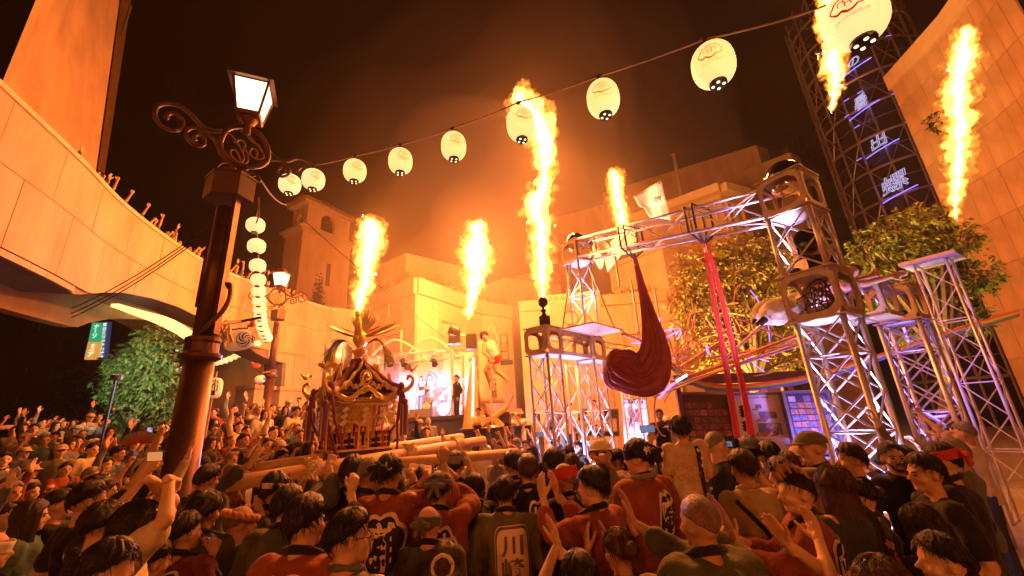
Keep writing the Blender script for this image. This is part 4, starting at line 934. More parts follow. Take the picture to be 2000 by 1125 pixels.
# banners on the building behind the left tower
M_ban = mat('cream_banner', (.86, .78, .55), .8, var=.05, sc_=3)
o, at = cloth('wide cream banner with printed circles behind the upper left truss tower', [(1066, 578), (1172, 567), (1178, 670), (1075, 668)], [17]*4, .03, m=M_ban, name='banner', cat='banner', seed=4)
pv = V(o.location)
for k in range(8):
    q = MB(); u0_ = .06+.125*k; ring = [[at(u0_+.035*rr*math.cos(2*PI*i/16), .07+.045*rr*math.sin(2*PI*i/16))+V((0,-.02,0)) for rr in (.7, 1)] for i in range(17)]; q.sheet(ring); p = q.build('printed_ring', mat('brown_print', (.45, .22, .08), .8, var=0)); p.parent = o
    for vv in p.data.vertices: vv.co -= pv
on_cloth(o, at, '祭\n◯\n夏', .42, .5, .22, .22, m=MATS['brown_print'], lift=.03)
# rods, cables and rainbow band
M_rod = mat('orange_rod', (.62, .34, .14), .5, var=.1)
rb = [(.65, .06, .05), (.7, .32, .05), (.65, .55, .08), (.12, .42, .12), (.10, .16, .55), (.32, .10, .45)]
path0 = [(1306, 708), (1350, 742), (1410, 756), (1500, 751), (1600, 733), (1700, 702), (1780, 675), (1860, 648), (1990, 610)]
for i, c in enumerate(rb):
    nm = ('red', 'orange', 'yellow', 'green', 'blue', 'violet')[i]
    pts = spline([PD(x, y+i*2.4-4, 7.4+.02*i+(.5*abs(k-4)/4)) for k, (x, y) in enumerate(path0)], 40); q = MB(); q.tube(pts, .014, 5); o = q.build('festoon_cable', mat(nm+'_cable', c, .5, var=0), None, pts[0]); tag(o, nm+' strand of the sagging rainbow bundle of cables on the right', 'cable', 'rainbow bundle of cables')
rnd = random.Random(12)
rods = [(1276, 776, 1592, 652), (1290, 762, 1590, 664), (1350, 735, 1600, 640), (1310, 745, 1480, 690), (1400, 715, 1570, 562), (1330, 718, 1420, 660), (1440, 620, 1600, 690), (1380, 700, 1590, 668), (1255, 668, 1216, 652), (1238, 662, 1212, 645)]
for i, (x0, y0, x1, y1) in enumerate(rods):
    a = PD(x0, y0, 7.8+.1*i); b = PD(x1, y1, 7.2+.1*i); q = MB(); q.tube([a, b], [.02+.012*(i % 3), .018+.01*(i % 3)], 7); o = q.build('bamboo_rod', M_rod, None, a); tag(o, 'orange bamboo rod number unknown' if False else ('longest lowest', 'long second', 'long upper', 'short middle', 'steep', 'short left', 'falling', 'thin long', 'lower stub', 'upper stub')[i]+' orange rod of the slanting bundle by the yellow tree', 'rod', 'orange rods of the sculpture')
q = MB(); cs_ = []
t = thing('tube_sculpture', 'tangle of thin curved orange tubes in front of the yellow tree', 'sculpture', tuple(PD(1320, 720, 8.5)))
for k in range(60):
    x, y = rnd.gauss(1325, 24), rnd.gauss(682, 22)
    if k > 42: x, y = rnd.uniform(1380, 1560), rnd.uniform(610, 720)
    a = PD(x, y, 8.5+rnd.uniform(-.5, .5)); d = V((rnd.uniform(-1, 1), rnd.uniform(-.4, .4), rnd.uniform(-.2, 1))).normalized()*rnd.uniform(.35, .9); e = V((rnd.uniform(-1, 1), 0, rnd.uniform(-1, .6)))*.3
    q = MB(); q.tube(spline([a, a+d*.5+e, a+d+e*.4, a+d*1.3-e*.6], 14), rnd.uniform(.008, .016), 5); q.build('curved_tube', M_rod if k % 4 else MATS['violet_led'] if k % 8 == 0 else M_alu, t)
M_ledw = mat('white_led', (.9, .9, 1), .5, var=0, emit=(.8, .85, 1), es=5)
for i, (x0, y0, x1, y1, m_) in enumerate(((1321, 745, 1342, 732, M_ledw), (1300, 762, 1318, 748, MATS['violet_led']), (1380, 676, 1384, 692, MATS['violet_led']), (1286, 778, 1300, 764, MATS['violet_led']), (1800, 800, 1845, 830, MATS['violet_led']), (1790, 842, 1835, 855, MATS['violet_led']), (1765, 640, 1775, 668, MATS['violet_led']), (1815, 815, 1850, 812, MATS['violet_led']))):
    a = PD(x0, y0, 7.6); b = PD(x1, y1, 7.6); q = MB(); q.bar(a, b, .022, 6); o = q.build('light_tube', m_, None, a); tag(o, ('white glowing tube among the orange rods', 'violet glowing tube left of the white one', 'short upright violet tube in front of the yellow tree', 'lowest violet tube under the rods', 'upper slanting blue tube at the far right', 'lower blue tube at the far right', 'small violet tube behind the second right tower', 'flat blue tube at the far right edge')[i], 'light tube')
a = PD(1350, 820, 8.2); q = MB(); q.tube([PD(1318, 710+i*0, 8.2) if False else PD(1300+22*math.cos(R(90+i*9)), 800+52*math.sin(R(90+i*9)), 8.2) for i in range(21)], .016, 5); o = q.build('hoop_tube', mat('pink_tube', (.7, .25, .3), .5), None, PD(1300, 852, 8.2)); tag(o, 'thin pink hoop curving down behind the child on shoulders', 'hoop')
for i, (px, py0, py1) in enumerate(((1312, 560, 760), (1250, 545, 660), (1210, 500, 560))):
    a = PD(px, py1, 9); q = MB(); q.bar(a, V((a.x, a.y, ZA(a, py0))), .022, 6); o = q.build('thin_pole', M_rod, None, a); tag(o, ('thin pole beside the orange tangle', 'thin pole behind the dark red silk', 'thin pole under the pale cloths')[i], 'pole')
# ------------------------------------------------------------------ portable shrine and its carrying poles
M_gold = mat('gold_leaf', (1, .68, .22), .30, .55, var=.15, sc_=14, bump=.25, bsc=60)
M_golda = mat('aged_gold', (.82, .52, .17), .45, .4, var=.3, sc_=18, bump=.3, bsc=50)
M_silver = mat('tarnished_silver', (.55, .50, .45), .35, .8, var=.2, sc_=14)
M_lacq = mat('black_red_lacquer', (.07, .018, .012), .22, var=.1)
M_redl = mat('vermilion_lacquer', (.40, .05, .02), .35, var=.1)
M_purp = mat('purple_cord', (.20, .035, .17), .7, var=.15, sc_=20, bump=.4, bsc=90, sheen=.4)
M_tass = mat('purple_tassel', (.16, .05, .30), .7, var=.1, sheen=.4)
M_wood = mat('cypress_pole', (.58, .36, .17), .5, var=.16, sc_=1.2, stretch=(6, 1, 6), bump=.06)
M_rope = mat('straw_rope', (.72, .58, .38), .85, var=.2, sc_=30, bump=.4, bsc=80)
M_rice = mat('rice_ears', (.34, .30, .08), .7, var=.3)
M_white = mat('white_paper', (.85, .8, .72), .8, var=.04)
SB = PD(690, 892, 6.55); SB.z = 1.70
SH = thing('portable_shrine', 'ornate gold portable shrine with purple cords carried above the crowd', 'portable shrine', tuple(SB), rz=R(38)); SH.scale = (.78, .78, 1)
def pb(q, name, m, par=SH, smooth=False): return q.build(name, m, par, smooth=smooth)
q = MB(); q.box((0,0,.05), (1.16, 1.16, .10)); pb(q, 'base', M_lacq)
q = MB(); q.box((0,0,.115), (1.20, 1.20, .03)); pb(q, 'base_trim', M_gold)
q = MB(); q.box((0,0,.20), (.78, .78, .15)); pb(q, 'plinth', M_lacq)
q = MB(); q.box((0,0,.285), (.84, .84, .03)); pb(q, 'plinth_trim', M_gold)
q = MB(); q.box((0,0,.53), (.58, .58, .50)); pb(q, 'sanctuary', M_golda)
Z = [Matrix.Rotation(PI/2*i, 3, 'Z') for i in range(4)]
for i, rz in enumerate(Z):
    for k in range(9):                   # fence posts and pickets round the base
        q = MB(); x = -.53+1.06*k/8; q.box(rz @ V((x, -.53, .25)), (.045, .045, .24)); pb(q, 'fence_post', M_redl if k % 2 else M_lacq)
        q = MB(); p = rz @ V((x, -.53, .37)); q.lathe([(.026, 0), (.026, .03), (.012, .05), (.004, .065)], p, 6); pb(q, 'post_cap', M_gold)
    for z in (.20, .30): q = MB(); q.box(rz @ V((0, -.53, z)), (1.08 if i % 2 == 0 else .03, .03 if i % 2 == 0 else 1.08, .024)); pb(q, 'fence_rail', M_gold)
    for k in range(10): q = MB(); q.box(rz @ V((-.48+.96*k/9, -.53, .25)), (.016, .016, .17)); pb(q, 'picket', M_golda)
    # little gate in the middle of each side
    for s in (-1, 1): q = MB(); q.bar(rz @ V((s*.10, -.57, .12)), rz @ V((s*.09, -.57, .46)), .016, 8); pb(q, 'gate_post', M_gold)
    q = MB(); q.tube([rz @ V((x, -.57, .46+.05*(x/.17)**2)) for x in (-.17, -.09, 0, .09, .17)], .02, 6); pb(q, 'gate_lintel', M_gold)
    for k in range(4): q = MB(); q.box(rz @ V((0, -.44-.04*k, .26-.035*k)), (.2 if i % 2 == 0 else .04, .04 if i % 2 == 0 else .2, .03)); pb(q, 'step', M_gold)
    # lattice of scales on the sanctuary wall
    for a in range(9):
        for b in range(5):
            q = MB(); c = rz @ V((-.24+.06*a+(.03 if b % 2 else 0)-.015, -.30, .52+.058*b)); q.lathe([(.022, 0), (.026, .008), (.012, .02), (.002, .024)], c, 6, rz @ Matrix.Rotation(PI/2, 3, 'X')); pb(q, 'lattice_stud', M_gold)
    for s in (-1, 1): q = MB(); q.box(rz @ V((s*.29, -.29, .54)), (.05, .05, .48)); pb(q, 'column', M_gold)
    q = MB(); q.box(rz @ V((0, -.295, .40)), (.26 if i % 2 == 0 else .02, .02 if i % 2 == 0 else .26, .20)); pb(q, 'door', M_redl)
    # bracket tiers and eaves
    for k in range(3): q = MB(); h_ = .34+.075*k; q.box(rz @ V((0, -h_, .77+.035*k)), ((2*h_+.04) if i % 2 == 0 else .05, .05 if i % 2 == 0 else (2*h_+.04), .033)); pb(q, 'bracket_tier', M_golda if k % 2 else M_gold)
    for k in range(26): q = MB(); q.box(rz @ V((-.62+1.24*k/25, -.60, .862)), (.022 if i % 2 == 0 else .10, .10 if i % 2 == 0 else .022, .022)); pb(q, 'rafter', M_gold)
    def fz(x): return .90+.13*math.exp(-(x/.20)**2)-.05*math.exp(-((abs(x)-.36)/.12)**2)+.07*(abs(x)/.68)**4
    N = 30; rows = []
    for k in range(N+1):
        x = -.68+1.36*k/N; z = fz(x); rows.append([rz @ V((x, -.66, z-.045)), rz @ V((x, -.69, z)), rz @ V((x, -.67, z+.035)), rz @ V((x, -.60, z+.03)), rz @ V((x, -.60, z-.045)), rz @ V((x, -.66, z-.045))])
    q = MB(); q.sheet(rows); pb(q, 'eave_board', M_gold, smooth=True)
    q = MB(); q.tube([rz @ V((-.30+.6*k/16, -.695, fz(-.30+.6*k/16)-.05-.02*math.cos(k))) for k in range(17)], .012, 5); pb(q, 'eave_beading', M_gold)
    # roof slope, gable boards, dark gable field
    rows = []
    for a in range(11):
        t = a/10; w_ = .66*(1-t)+.10*t; zz = .93+(1.46-.93)*(.45*t+.55*t*t)
        rows.append([rz @ V((w_*s, -w_, zz+.05*(abs(s)**4)*(1-t))) for s in (-1, -.6, -.2, .2, .6, 1)])
    q = MB(); q.sheet(rows); pb(q, 'roof_slope', M_lacq, smooth=True)
    for s in (-1, 1):
        cur = spline([V((s*.03, -.36, 1.44)), V((s*.20, -.44, 1.26)), V((s*.38, -.54, 1.10)), V((s*.56, -.63, .99)), V((s*.69, -.70, .98))], 18)
        rows = []
        for k, p in enumerate(cur):
            e = .045+.02*math.sin(k*1.4); rows.append([rz @ (p+V((0, -.015, e))), rz @ (p+V((0, -.045, 0))), rz @ (p+V((0, -.02, -e))), rz @ (p+V((0, .03, -e*.6))), rz @ (p+V((0, .03, e))), rz @ (p+V((0, -.015, e)))])
        q = MB(); q.sheet(rows); pb(q, 'gable_board', M_gold, smooth=True)
    q = MB(); q.add([rz @ V(p) for p in ((0, -.37, 1.40), (-.20, -.44, 1.22), (-.40, -.54, 1.06), (-.5, -.60, .98), (.5, -.60, .98), (.40, -.54, 1.06), (.20, -.44, 1.22))], [tuple(range(7))]); pb(q, 'gable_field', M_lacq)
    # crest with three commas
    cc_ = rz @ V((0, -.54, 1.20)); rot = rz @ Matrix.Rotation(R(72), 3, 'X')
    q = MB(); q.tube([cc_+rot @ V((.115*math.cos(R(15*k)), .115*math.sin(R(15*k)), 0)) for k in range(24)], .014, 6, closed=True); pb(q, 'crest_ring', M_gold, smooth=True)
    for k in range(3):
        q = MB(); g0 = R(120*k); pts = [cc_+rot @ V(((.035+.062*u)*math.cos(g0+2.4*u), (.035+.062*u)*math.sin(g0+2.4*u), .012)) for u in [x/10 for x in range(11)]]
        q.tube(pts, [.034*(1-.85*x/10)+.004 for x in range(11)], 7); pb(q, 'crest_comma', M_gold, smooth=True)
    q = MB(); q.lathe([(.10, -.015), (.10, 0)], cc_, 18, rot); pb(q, 'crest_disc', M_lacq)
    for k in range(9):                   # cloud ornaments along the foot of the gable
        x = -.46+.92*k/8; z = 1.0+.045*(k % 2); q = MB()
        c = rz @ V((x, -.655-.01*(k % 2), z+.02)); ro = rz @ Matrix.Rotation(PI/2, 3, 'X')
        for dx, dz, rr in ((0, .03, .038), (-.035, 0, .03), (.035, 0, .03)):
            q.lathe([(rr, 0), (rr*.9, .014), (rr*.3, .02), (.002, .012)], c+rz @ V((dx, 0, dz)), 8, ro)
        pb(q, 'cloud_ornament', M_silver if k % 3 else M_golda)
    # corner: rope along the ridge, knot, hanging cord, tassel, curl and bird
    cr = spline([rz @ V(p) for p in ((-.08, -.08, 1.50), (-.30, -.30, 1.30), (-.52, -.52, 1.12), (-.70, -.70, 1.03))], 20)
    q = MB(); q.tube(cr, .040, 9); pb(q, 'ridge_cord', M_purp, smooth=True)
    for f in (.36, .66):
        p = cr[int(20*f)]; b = MB(); b.ell(p+V((0,0,.115)), (.043, .043, .045)); o = pb(b, 'bell', M_gold, smooth=True)
        b = MB(); b.tube([p+V((-.04,0,.03)), p+V((0,0,.075)), p+V((.04,0,.03))], .018, 6); b.build('bell_tie', mat('orange_cord', (.55, .16, .05), .7), SH)
    k0 = cr[-1]; q = MB()
    for dx, dy, dz, rr in ((0,0,0,.075), (.03,.05,-.06,.06), (-.04,0,-.08,.055)): q.ell(k0+V((dx,dy,dz)), (rr,rr,rr*1.2))
    pb(q, 'corner_knot', M_purp, smooth=True)
    for e in (-1, 1):
        dn = spline([k0+V((0,0,-.05)), rz @ V((-.70+.05*e, -.70-.05*e, .75)), rz @ V((-.64+.06*e, -.66-.02*e, .5)), rz @ V((-.52+.10*e+.04, -.60+.10*e, .2)), rz @ V((-.40+.14*e+.05, -.58+.14*e, .02))], 26)
        q = MB(); q.tube(dn, .030, 8); pb(q, 'hanging_cord', M_purp, smooth=True)
    for z in (.74, .46):
        q = MB(); q.ell(rz @ V((-.68+.25*(.74-z), -.69+.1*(.74-z), z)), (.05, .05, .042)); pb(q, 'bell', M_gold, smooth=True)
    tz = rz @ V((-.80, -.74, .78)); q = MB(); q.tube([k0, tz+V((0,0,.06))], .03, 6); q.tube([tz, tz-V((0,0,.5))], [.062, .078], 12); q.ell(tz+V((0,0,.02)), (.075,.075,.05)); pb(q, 'tassel', M_tass, smooth=False)
    for k in range(4): g = R(45+90*k); q = MB(); q.box(tz+V((.074*math.cos(g), .074*math.sin(g), -.27)), (.022, .022, .46)); pb(q, 'tassel_stripe', mat('yellow_stripe', (.6, .33, .08), .7))
    cu = spline([rz @ V(p) for p in ((-.62,-.62,1.0), (-.76,-.76,.98), (-.86,-.86,1.05), (-.88,-.88,1.16), (-.82,-.82,1.20), (-.78,-.78,1.15))], 18)
    q = MB(); q.tube(cu, [.05*(1-.5*k/18) for k in range(19)], 8); pb(q, 'corner_curl', M_gold, smooth=True)
    bc_ = rz @ V((-.86, -.86, 1.30)); out = rz @ V((-.7, -.7, 0)); sd = rz @ V((.7, -.7, 0))
    q = MB(); q.ell(bc_, (.05, .05, .04)); q.cap(bc_+out*.05, bc_+out*.10+V((0,0,.06)), .022, .016, 7); q.ell(bc_+out*.12+V((0,0,.075)), (.022,.022,.02), seg=7, rings=5); o = pb(q, 'small_bird', M_gold, smooth=True)
    for s in (-1, 1):
        q = MB(); q.add([bc_+V((0,0,.02)), bc_+sd*(s*.13)+V((0,0,.08))+out*.03, bc_+sd*(s*.22)+V((0,0,.05))-out*.05, bc_+sd*(s*.12)-out*.08], [(0,1,2,3)]); w_ = q.build('wing', M_gold, o); w_.modifiers.new('s', 'SOLIDIFY').thickness = .008
    q = MB(); q.add([bc_-out*.04, bc_-out*.14+sd*.05+V((0,0,.06)), bc_-out*.17+V((0,0,.02)), bc_-out*.14-sd*.05+V((0,0,.06))], [(0,1,2,3)]); w_ = q.build('tail', M_gold, o); w_.modifiers.new('s', 'SOLIDIFY').thickness = .008
    # straw rope and zigzag paper under the eaves
    q = MB(); q.tube([rz @ V((-.60+1.2*k/12, -.63, .83-.06*math.sin(PI*k/12))) for k in range(13)], .012, 6); pb(q, 'straw_rope', M_rope)
    for x in (-.44, -.05, .30, .5):
        zz = .77; q = MB(); pts = [(x, zz), (x+.06, zz-.03), (x-.02, zz-.08), (x+.05, zz-.12), (x-.04, zz-.17), (x+.04, zz-.21), (x-.05, zz-.28)]
        rows = [[rz @ V((a, -.64-.01*(k % 2), b)), rz @ V((a+.055, -.65-.01*(k % 2), b-.03))] for k, (a, b) in enumerate(pts)]; q.sheet(rows); o = pb(q, 'paper_streamer', M_white); o.modifiers.new('s', 'SOLIDIFY').thickness = .004
# crown and phoenix
q = MB()
for k in range(8): g = R(45*k); q.ell((.10*math.cos(g), .10*math.sin(g), 1.50), (.075, .075, .065))
pb(q, 'crown_knot', M_purp, smooth=True)
q = MB(); q.lathe([(.13, 1.45), (.15, 1.50), (.08, 1.54), (.06, 1.58), (.14, 1.66), (.16, 1.70), (.10, 1.72)], (0,0,0), 16); pb(q, 'dew_basin', M_gold)
PH = link('phoenix', None, SH); PH.location = (0, 0, 1.72); PH.rotation_euler = (0, 0, R(-30)); PH.scale = (1.75, 1.75, 1.5)
q = MB(); q.ell((0, 0, .12), (.085, .15, .11)); q.cap((0, -.10, .16), (0, -.17, .34), .05, .032); q.ell((0, -.19, .375), (.036, .05, .038)); q.cap((0, -.23, .37), (0, -.28, .355), .014, .004, 6)
q.cap((-.03, .0, .04), (-.03, 0, -.03), .014, .014, 6); q.cap((.03, .0, .04), (.03, 0, -.03), .014, .014, 6); q.build('phoenix_body', M_gold, PH, smooth=True)
def feather(a, d, L, w_, m=M_gold, nm='feather', bend=.2):
    a = V(a); d = V(d).normalized(); s = d.cross(V((0,0,1))); s = s.normalized() if s.length > .1 else V((1,0,0)); q = MB(); rows = []
    for i in range(7):
        t = i/6; p = a+d*L*t+V((0,0,1))*(bend*L*t*t); ww = w_*math.sin(PI*(.12+.86*t)); rows.append([p-s*ww, p+V((0,0,.012*math.sin(PI*t))), p+s*ww])
    q.sheet(rows); o = q.build(nm, m, PH, smooth=True); o.modifiers.new('s', 'SOLIDIFY').thickness = .006
rnd = random.Random(6)
for s in (-1, 1):
    for k in range(11): feather((s*.06, -.02+.03*k*.3, .16), (s*(1.0), -.35+.14*k, .10+.05*k*(.6 if k < 6 else .2)), .30+.025*k-(.03*max(0, k-7)), .024, bend=.22)
    for k in range(6): feather((s*.06, .0, .19), (s*1.0, -.1+.1*k, .35), .20, .022, M_golda, bend=.1)
for k in range(13): feather((0, .10, .14), ((k-6)*.10, .30, .95+.05*math.cos(k)), .42+.08*math.cos((k-6)*.4)+rnd.uniform(-.03, .03), .022, bend=-.10)
for k in range(7): feather((0, -.14, .30), ((k-3)*.10, .2, .5), .14, .010)
for k in range(46):                      # rice ears drooping on either side
    s = -1 if k % 2 else 1; a = V((s*.07, -.02, .04)); e = V((s*(.28+rnd.uniform(-.05, .1)), rnd.uniform(-.12, .12), rnd.uniform(-.30, -.12)))
    q = MB(); q.tube(spline([a, a+V((s*.14, e.y*.5, .07)), a+V((s*.24, e.y*.8, -.02)), a+e], 8), [.004, .004, .005, .008, .010, .010, .010, .008, .003], 4); q.build('rice_ear', M_rice, PH)
# carrying poles
def pole(label, a, b, r_, wraps=()):
    t = thing('carrying_pole', label, 'pole', tuple(a)); q = MB(); d = (b-a).normalized()
    q.tube([a, a+d*.01, b-d*.01, b], [r_*.9, r_, r_*.97, r_*.87], 18); q.build('beam', M_wood, t, smooth=False)
    for p in t.children: p.data.polygons.foreach_set('use_smooth', [len(f.vertices) == 4 for f in p.data.polygons])
    return t
Pa, Pb = PD(438, 947, 4.35), PD(945, 860, 7.7)
pole('long round cypress pole slanting across the crowd in front of the shrine', Pa, Pb, .082)
sh = V((-.66, .80, 0))*1.15
pole('far cypress pole behind the shrine, seen at left over the bearers', Pa+sh+V((.3,.4,.05)), Pb+sh+V((.2, .2, .05)), .08)
cross = V((.64, -.77, 0))
pole('lower cypress pole at the right, lashed beside the long one', PD(770, 905, 5.6), PD(1010, 884, 7.0), .075)
for f, lab in ((.22, 'left'), (.58, 'middle'), (.83, 'right')):
    c = Pa.lerp(Pb, f); d = (Pb-Pa).normalized(); sd = d.cross(V((0,0,1))).normalized(); q = MB(); u_ = V((0,0,1))
    for k in range(9):
        o = d*(-.08+.02*k)+V((0,0,.002*k)); q.tube([c+o+(sd*math.cos(R(24*i))+u_*math.sin(R(24*i)))*.094+d*.03*math.sin(R(24*i)) for i in range(15)], .012, 5, closed=True)
    for k in range(5): q.tube(spline([c+V((rnd.uniform(-.07, .07), rnd.uniform(-.06, .06), .08)), c+V((rnd.uniform(-.12, .12), -.05, .15)), c+V((rnd.uniform(-.15, .15), -.08, .05)), c+V((rnd.uniform(-.12, .12), -.10, -.1))], 8), .012, 5)
    o = q.build('rope_lashing', M_rope, None, c); tag(o, 'cream rope lashing knotted round the %s part of the long pole' % lab, 'rope')
# ------------------------------------------------------------------ stage, drummers' backdrop, boards
SY = 18.0; SZ = P(838, 816, SY).z
M_stage = mat('stage_black', (.03, .03, .04), .5, var=.2)
sl, sr = P(700, 818, SY-2.5), P(1000, 822, SY-2.5)
t = thing('stage', 'raised stage with a black front behind the shrine', 'stage', ((sl.x+sr.x)/2, SY, 0))
q = MB(); q.box(((sl.x+sr.x)/2, SY+1.2, SZ-.06), (sr.x-sl.x, 7, .12)); q.build('deck', M_stage, t)
q = MB(); q.box(((sl.x+sr.x)/2, SY-2.2, (SZ-.12)/2), (sr.x-sl.x-.1, .06, SZ-.13)); q.build('skirt', mat('blue_black_skirt', (.03, .03, .08), .7), t)
bl, br_ = P(722, 700, SY+4), P(925, 690, SY+4)
M_back = mat('pale_backdrop', (.8, .8, .84), .8, var=.05)
q = MB(); q.box(((bl.x+br_.x)/2, SY+4, (SZ+bl.z)/2), (br_.x-bl.x, .08, bl.z-SZ)); o = q.build('stage_backdrop', M_back, None, ((bl.x+br_.x)/2, SY+4, SZ)); tag(o, 'pale cloth backdrop glowing white and violet at the back of the stage', 'backdrop')
c = P(836, 744, SY+3.0); rr = .52
t = thing('emblem_disc', 'round dark disc with a white three comma crest hung on the stage backdrop', 'emblem', tuple(c)); RX = Matrix.Rotation(PI/2, 3, 'X')
q = MB(); q.lathe([(rr, -.03), (rr, .03)], c, 36, RX); q.build('disc', mat('slate_disc', (.05, .05, .06), .6), t)
M_crest = mat('cream_crest', (.82, .76, .62), .7, var=0)
q = MB(); q.tube([c+V((rr*1.03*math.cos(R(10*k)), -.03, rr*1.03*math.sin(R(10*k)))) for k in range(36)], .03, 5, closed=True); q.build('crest_rim', M_crest, t)
for k in range(3):
    g0 = R(120*k+30); q = MB(); n_ = 16; rows = []
    for i in range(n_+1):
        u = i/n_; g = g0+2.9*u; ra = .12+.30*u**.7; wd = .065*(1-u)**.6+.008
        rows.append([c+V(((ra-wd)*math.cos(g), -.045, (ra-wd)*math.sin(g))), c+V(((ra+wd)*math.cos(g), -.045, (ra+wd)*math.sin(g)))])
    q.sheet(rows); o = q.build('crest_comma', M_crest, t); o.modifiers.new('s', 'SOLIDIFY').thickness = .01
def ptruss(label, a, b, w_=.35, up_=V((0,0,1)), sd=V((0,1,0)), z0=None, chord=.024):
    t = thing('truss_beam', label, 'truss beam', tuple(a)); truss(t, a, b, w_, up_, sd, step=.5, chord=chord, br=.012); return t
za = P(735, 700, SY-1.6).z
ptruss('front truss of the stage roof hung with lamps', P(722, 706, SY-1.6), V((P(905, 690, SY-1.6).x, SY-1.6, za)))
for px, lab in ((895, 'right front'), (728, 'left front')):
    a = P(px, 815, SY-1.7); a.z = 0; t = thing('truss_tower', lab+' truss post of the stage roof', 'truss tower', tuple(a)); truss(t, a, V((a.x, a.y, za)), .42, V((1,0,0)), V((0,1,0)), step=.5, chord=.026)
for (x0, xm, x1, yt, lab) in ((742, 775, 822, 664, 'left'), (808, 845, 884, 660, 'right'), (870, 905, 950, 655, 'far right')):
    q = MB(); q.tube(spline([P(x0-20, 700, SY-.6), P(x0, 680, SY-.6), P(xm, yt, SY-.6), P(x1, 690, SY-.6), P(x1+14, 712, SY-.6)], 24), .05, 6); o = q.build('roof_hoop', mat('cream_tube', (.75, .62, .42), .5), None, P(xm, yt, SY-.6)); tag(o, lab+' cream hoop arching over the stage roof', 'hoop')
def par(label, p, col_, power, aim, vis=True):
    p = V(p); t = thing('stage_spotlight', label, 'stage light', tuple(p)); aim = V(aim).normalized(); rot = V((0,0,1)).rotation_difference(aim).to_matrix()
    q = MB(); q.lathe([(.05, -.20), (.11, -.16), (.12, .08), (.14, .12), (.135, .14)], p, 14, rot); q.build('can', M_fix, t)
    q = MB(); q.lathe([(.11, .125), (.01, .135)], p, 14, rot); q.build('lens', mat('lit_lens', (1, 1, 1), .4, var=0, emit=(.92, .85, 1), es=9), t)
    q = MB(); q.tube([p+V((-.15, 0, 0)), p+V((-.15, 0, .2)), p+V((0, 0, .26)), p+V((.15, 0, .2)), p+V((.15, 0, 0))], .014, 5); q.build('yoke', M_fix, t)
    if power:
        ld = bpy.data.lights.new('stage_beam', 'SPOT'); ld.energy = power; ld.color = col_; ld.shadow_soft_size = .1; ld.spot_size = R(85); ld.spot_blend = .8
        o = bpy.data.objects.new('stage_beam', ld); col.objects.link(o); o.parent = t; o.location = aim*.16; o.rotation_euler = V((0,0,-1)).rotation_difference(aim).to_euler()
for i, (px, lab) in enumerate(((760, 'left'), (788, 'middle'), (848, 'right'), (925, 'far right'))): par(lab+' black spotlight under the front truss of the stage', P(px, 708, SY-1.7), (.55, .62, 1), 1700 if i < 3 else 0, (.1, 1.2, -.8))
for i, (px, py) in enumerate(((745, 742), (800, 738), (866, 735), (905, 760))): par(('leftmost', 'second', 'third', 'rightmost')[i]+' bright spotlight in the haze at the back of the stage', P(px, py, SY+2.6), (.50, .50, 1), 1300, (.05*(i-1.5), -1, -.25))
moving_head('black moving head light on top of the right stage post', P(888, 672, SY-1.7), 1.5, V((-.8, -.3, .3)))
q = MB(); q.box(P(921, 668, SY-1.5), (.42, .4, .6)); o = q.build('loudspeaker', M_fix, None, P(921, 680, SY-1.5)); tag(o, 'small black box on the truss right of the moving head light', 'loudspeaker')
def wedge(label, p, w_, h_, d_):
    t = thing('floor_monitor', label, 'loudspeaker', tuple(p)); q = MB(); q.hexa([p+V((-w_/2,0,0)), p+V((w_/2,0,0)), p+V((w_/2,d_,0)), p+V((-w_/2,d_,0))], [p+V((-w_/2,d_*.5,h_)), p+V((w_/2,d_*.5,h_)), p+V((w_/2,d_,h_)), p+V((-w_/2,d_,h_))]); q.build('cabinet', M_fix, t)
    q = MB(); q.hexa([p+V((-w_*.43,-.015+.05,.05)), p+V((w_*.43,.035,.05)), p+V((w_*.43,.06,.05)), p+V((-w_*.43,.06,.05))], [p+V((-w_*.43,d_*.46-.015,h_*.95)), p+V((w_*.43,d_*.46-.015,h_*.95)), p+V((w_*.43,d_*.48,h_*.95)), p+V((-w_*.43,d_*.48,h_*.95))]); q.build('grille', mat('grille_grey', (.06, .06, .07), .6), t)
wedge('black wedge monitor at the stage edge in front of the lute player', P(818, 818, SY-1.8), .85, .36, .5)
# drum kit behind
t = thing('drum_kit', 'drum kit with cymbals in haze on the right side of the stage', 'drum kit', tuple(P(868, 812, SY+2)))
b = P(868, 812, SY+2); 
for dx, dz, r_, L, rot in ((0, .3, .30, .4, Matrix.Rotation(PI/2, 3, 'X')), (-.45, .55, .18, .2, None), (.45, .5, .22, .3, None), (-.1, .8, .16, .2, None)): q = MB(); q.lathe([(r_, -L/2), (r_, L/2)], b+V((dx, 0, dz)), 20, rot); q.build('drum', mat('drum_shell', (.25, .22, .35), .3), t)
for dx, dz in ((-.75, 1.1), (.7, 1.2), (.1, 1.3)): q = MB(); q.lathe([(.22, 0), (.02, .03)], b+V((dx, 0, dz)), 18); q.bar(b+V((dx, 0, 0)), b+V((dx, 0, dz)), .012, 5); q.build('cymbal', M_golda, t)
t = thing('microphone_stand', 'microphone on a stand in front of the lute player', 'microphone stand', tuple(P(812, 816, SY-.8))); b = P(812, 816, SY-.8)
q = MB(); q.bar(b, b+V((0,0,1.2)), .012, 5); q.bar(b+V((0,0,1.2)), b+V((.35,0,1.45)), .01, 5); q.build('stand', M_fix, t); q = MB(); q.ell(b+V((.38,0,1.47)), (.04,.03,.03)); q.build('microphone', M_fix, t)
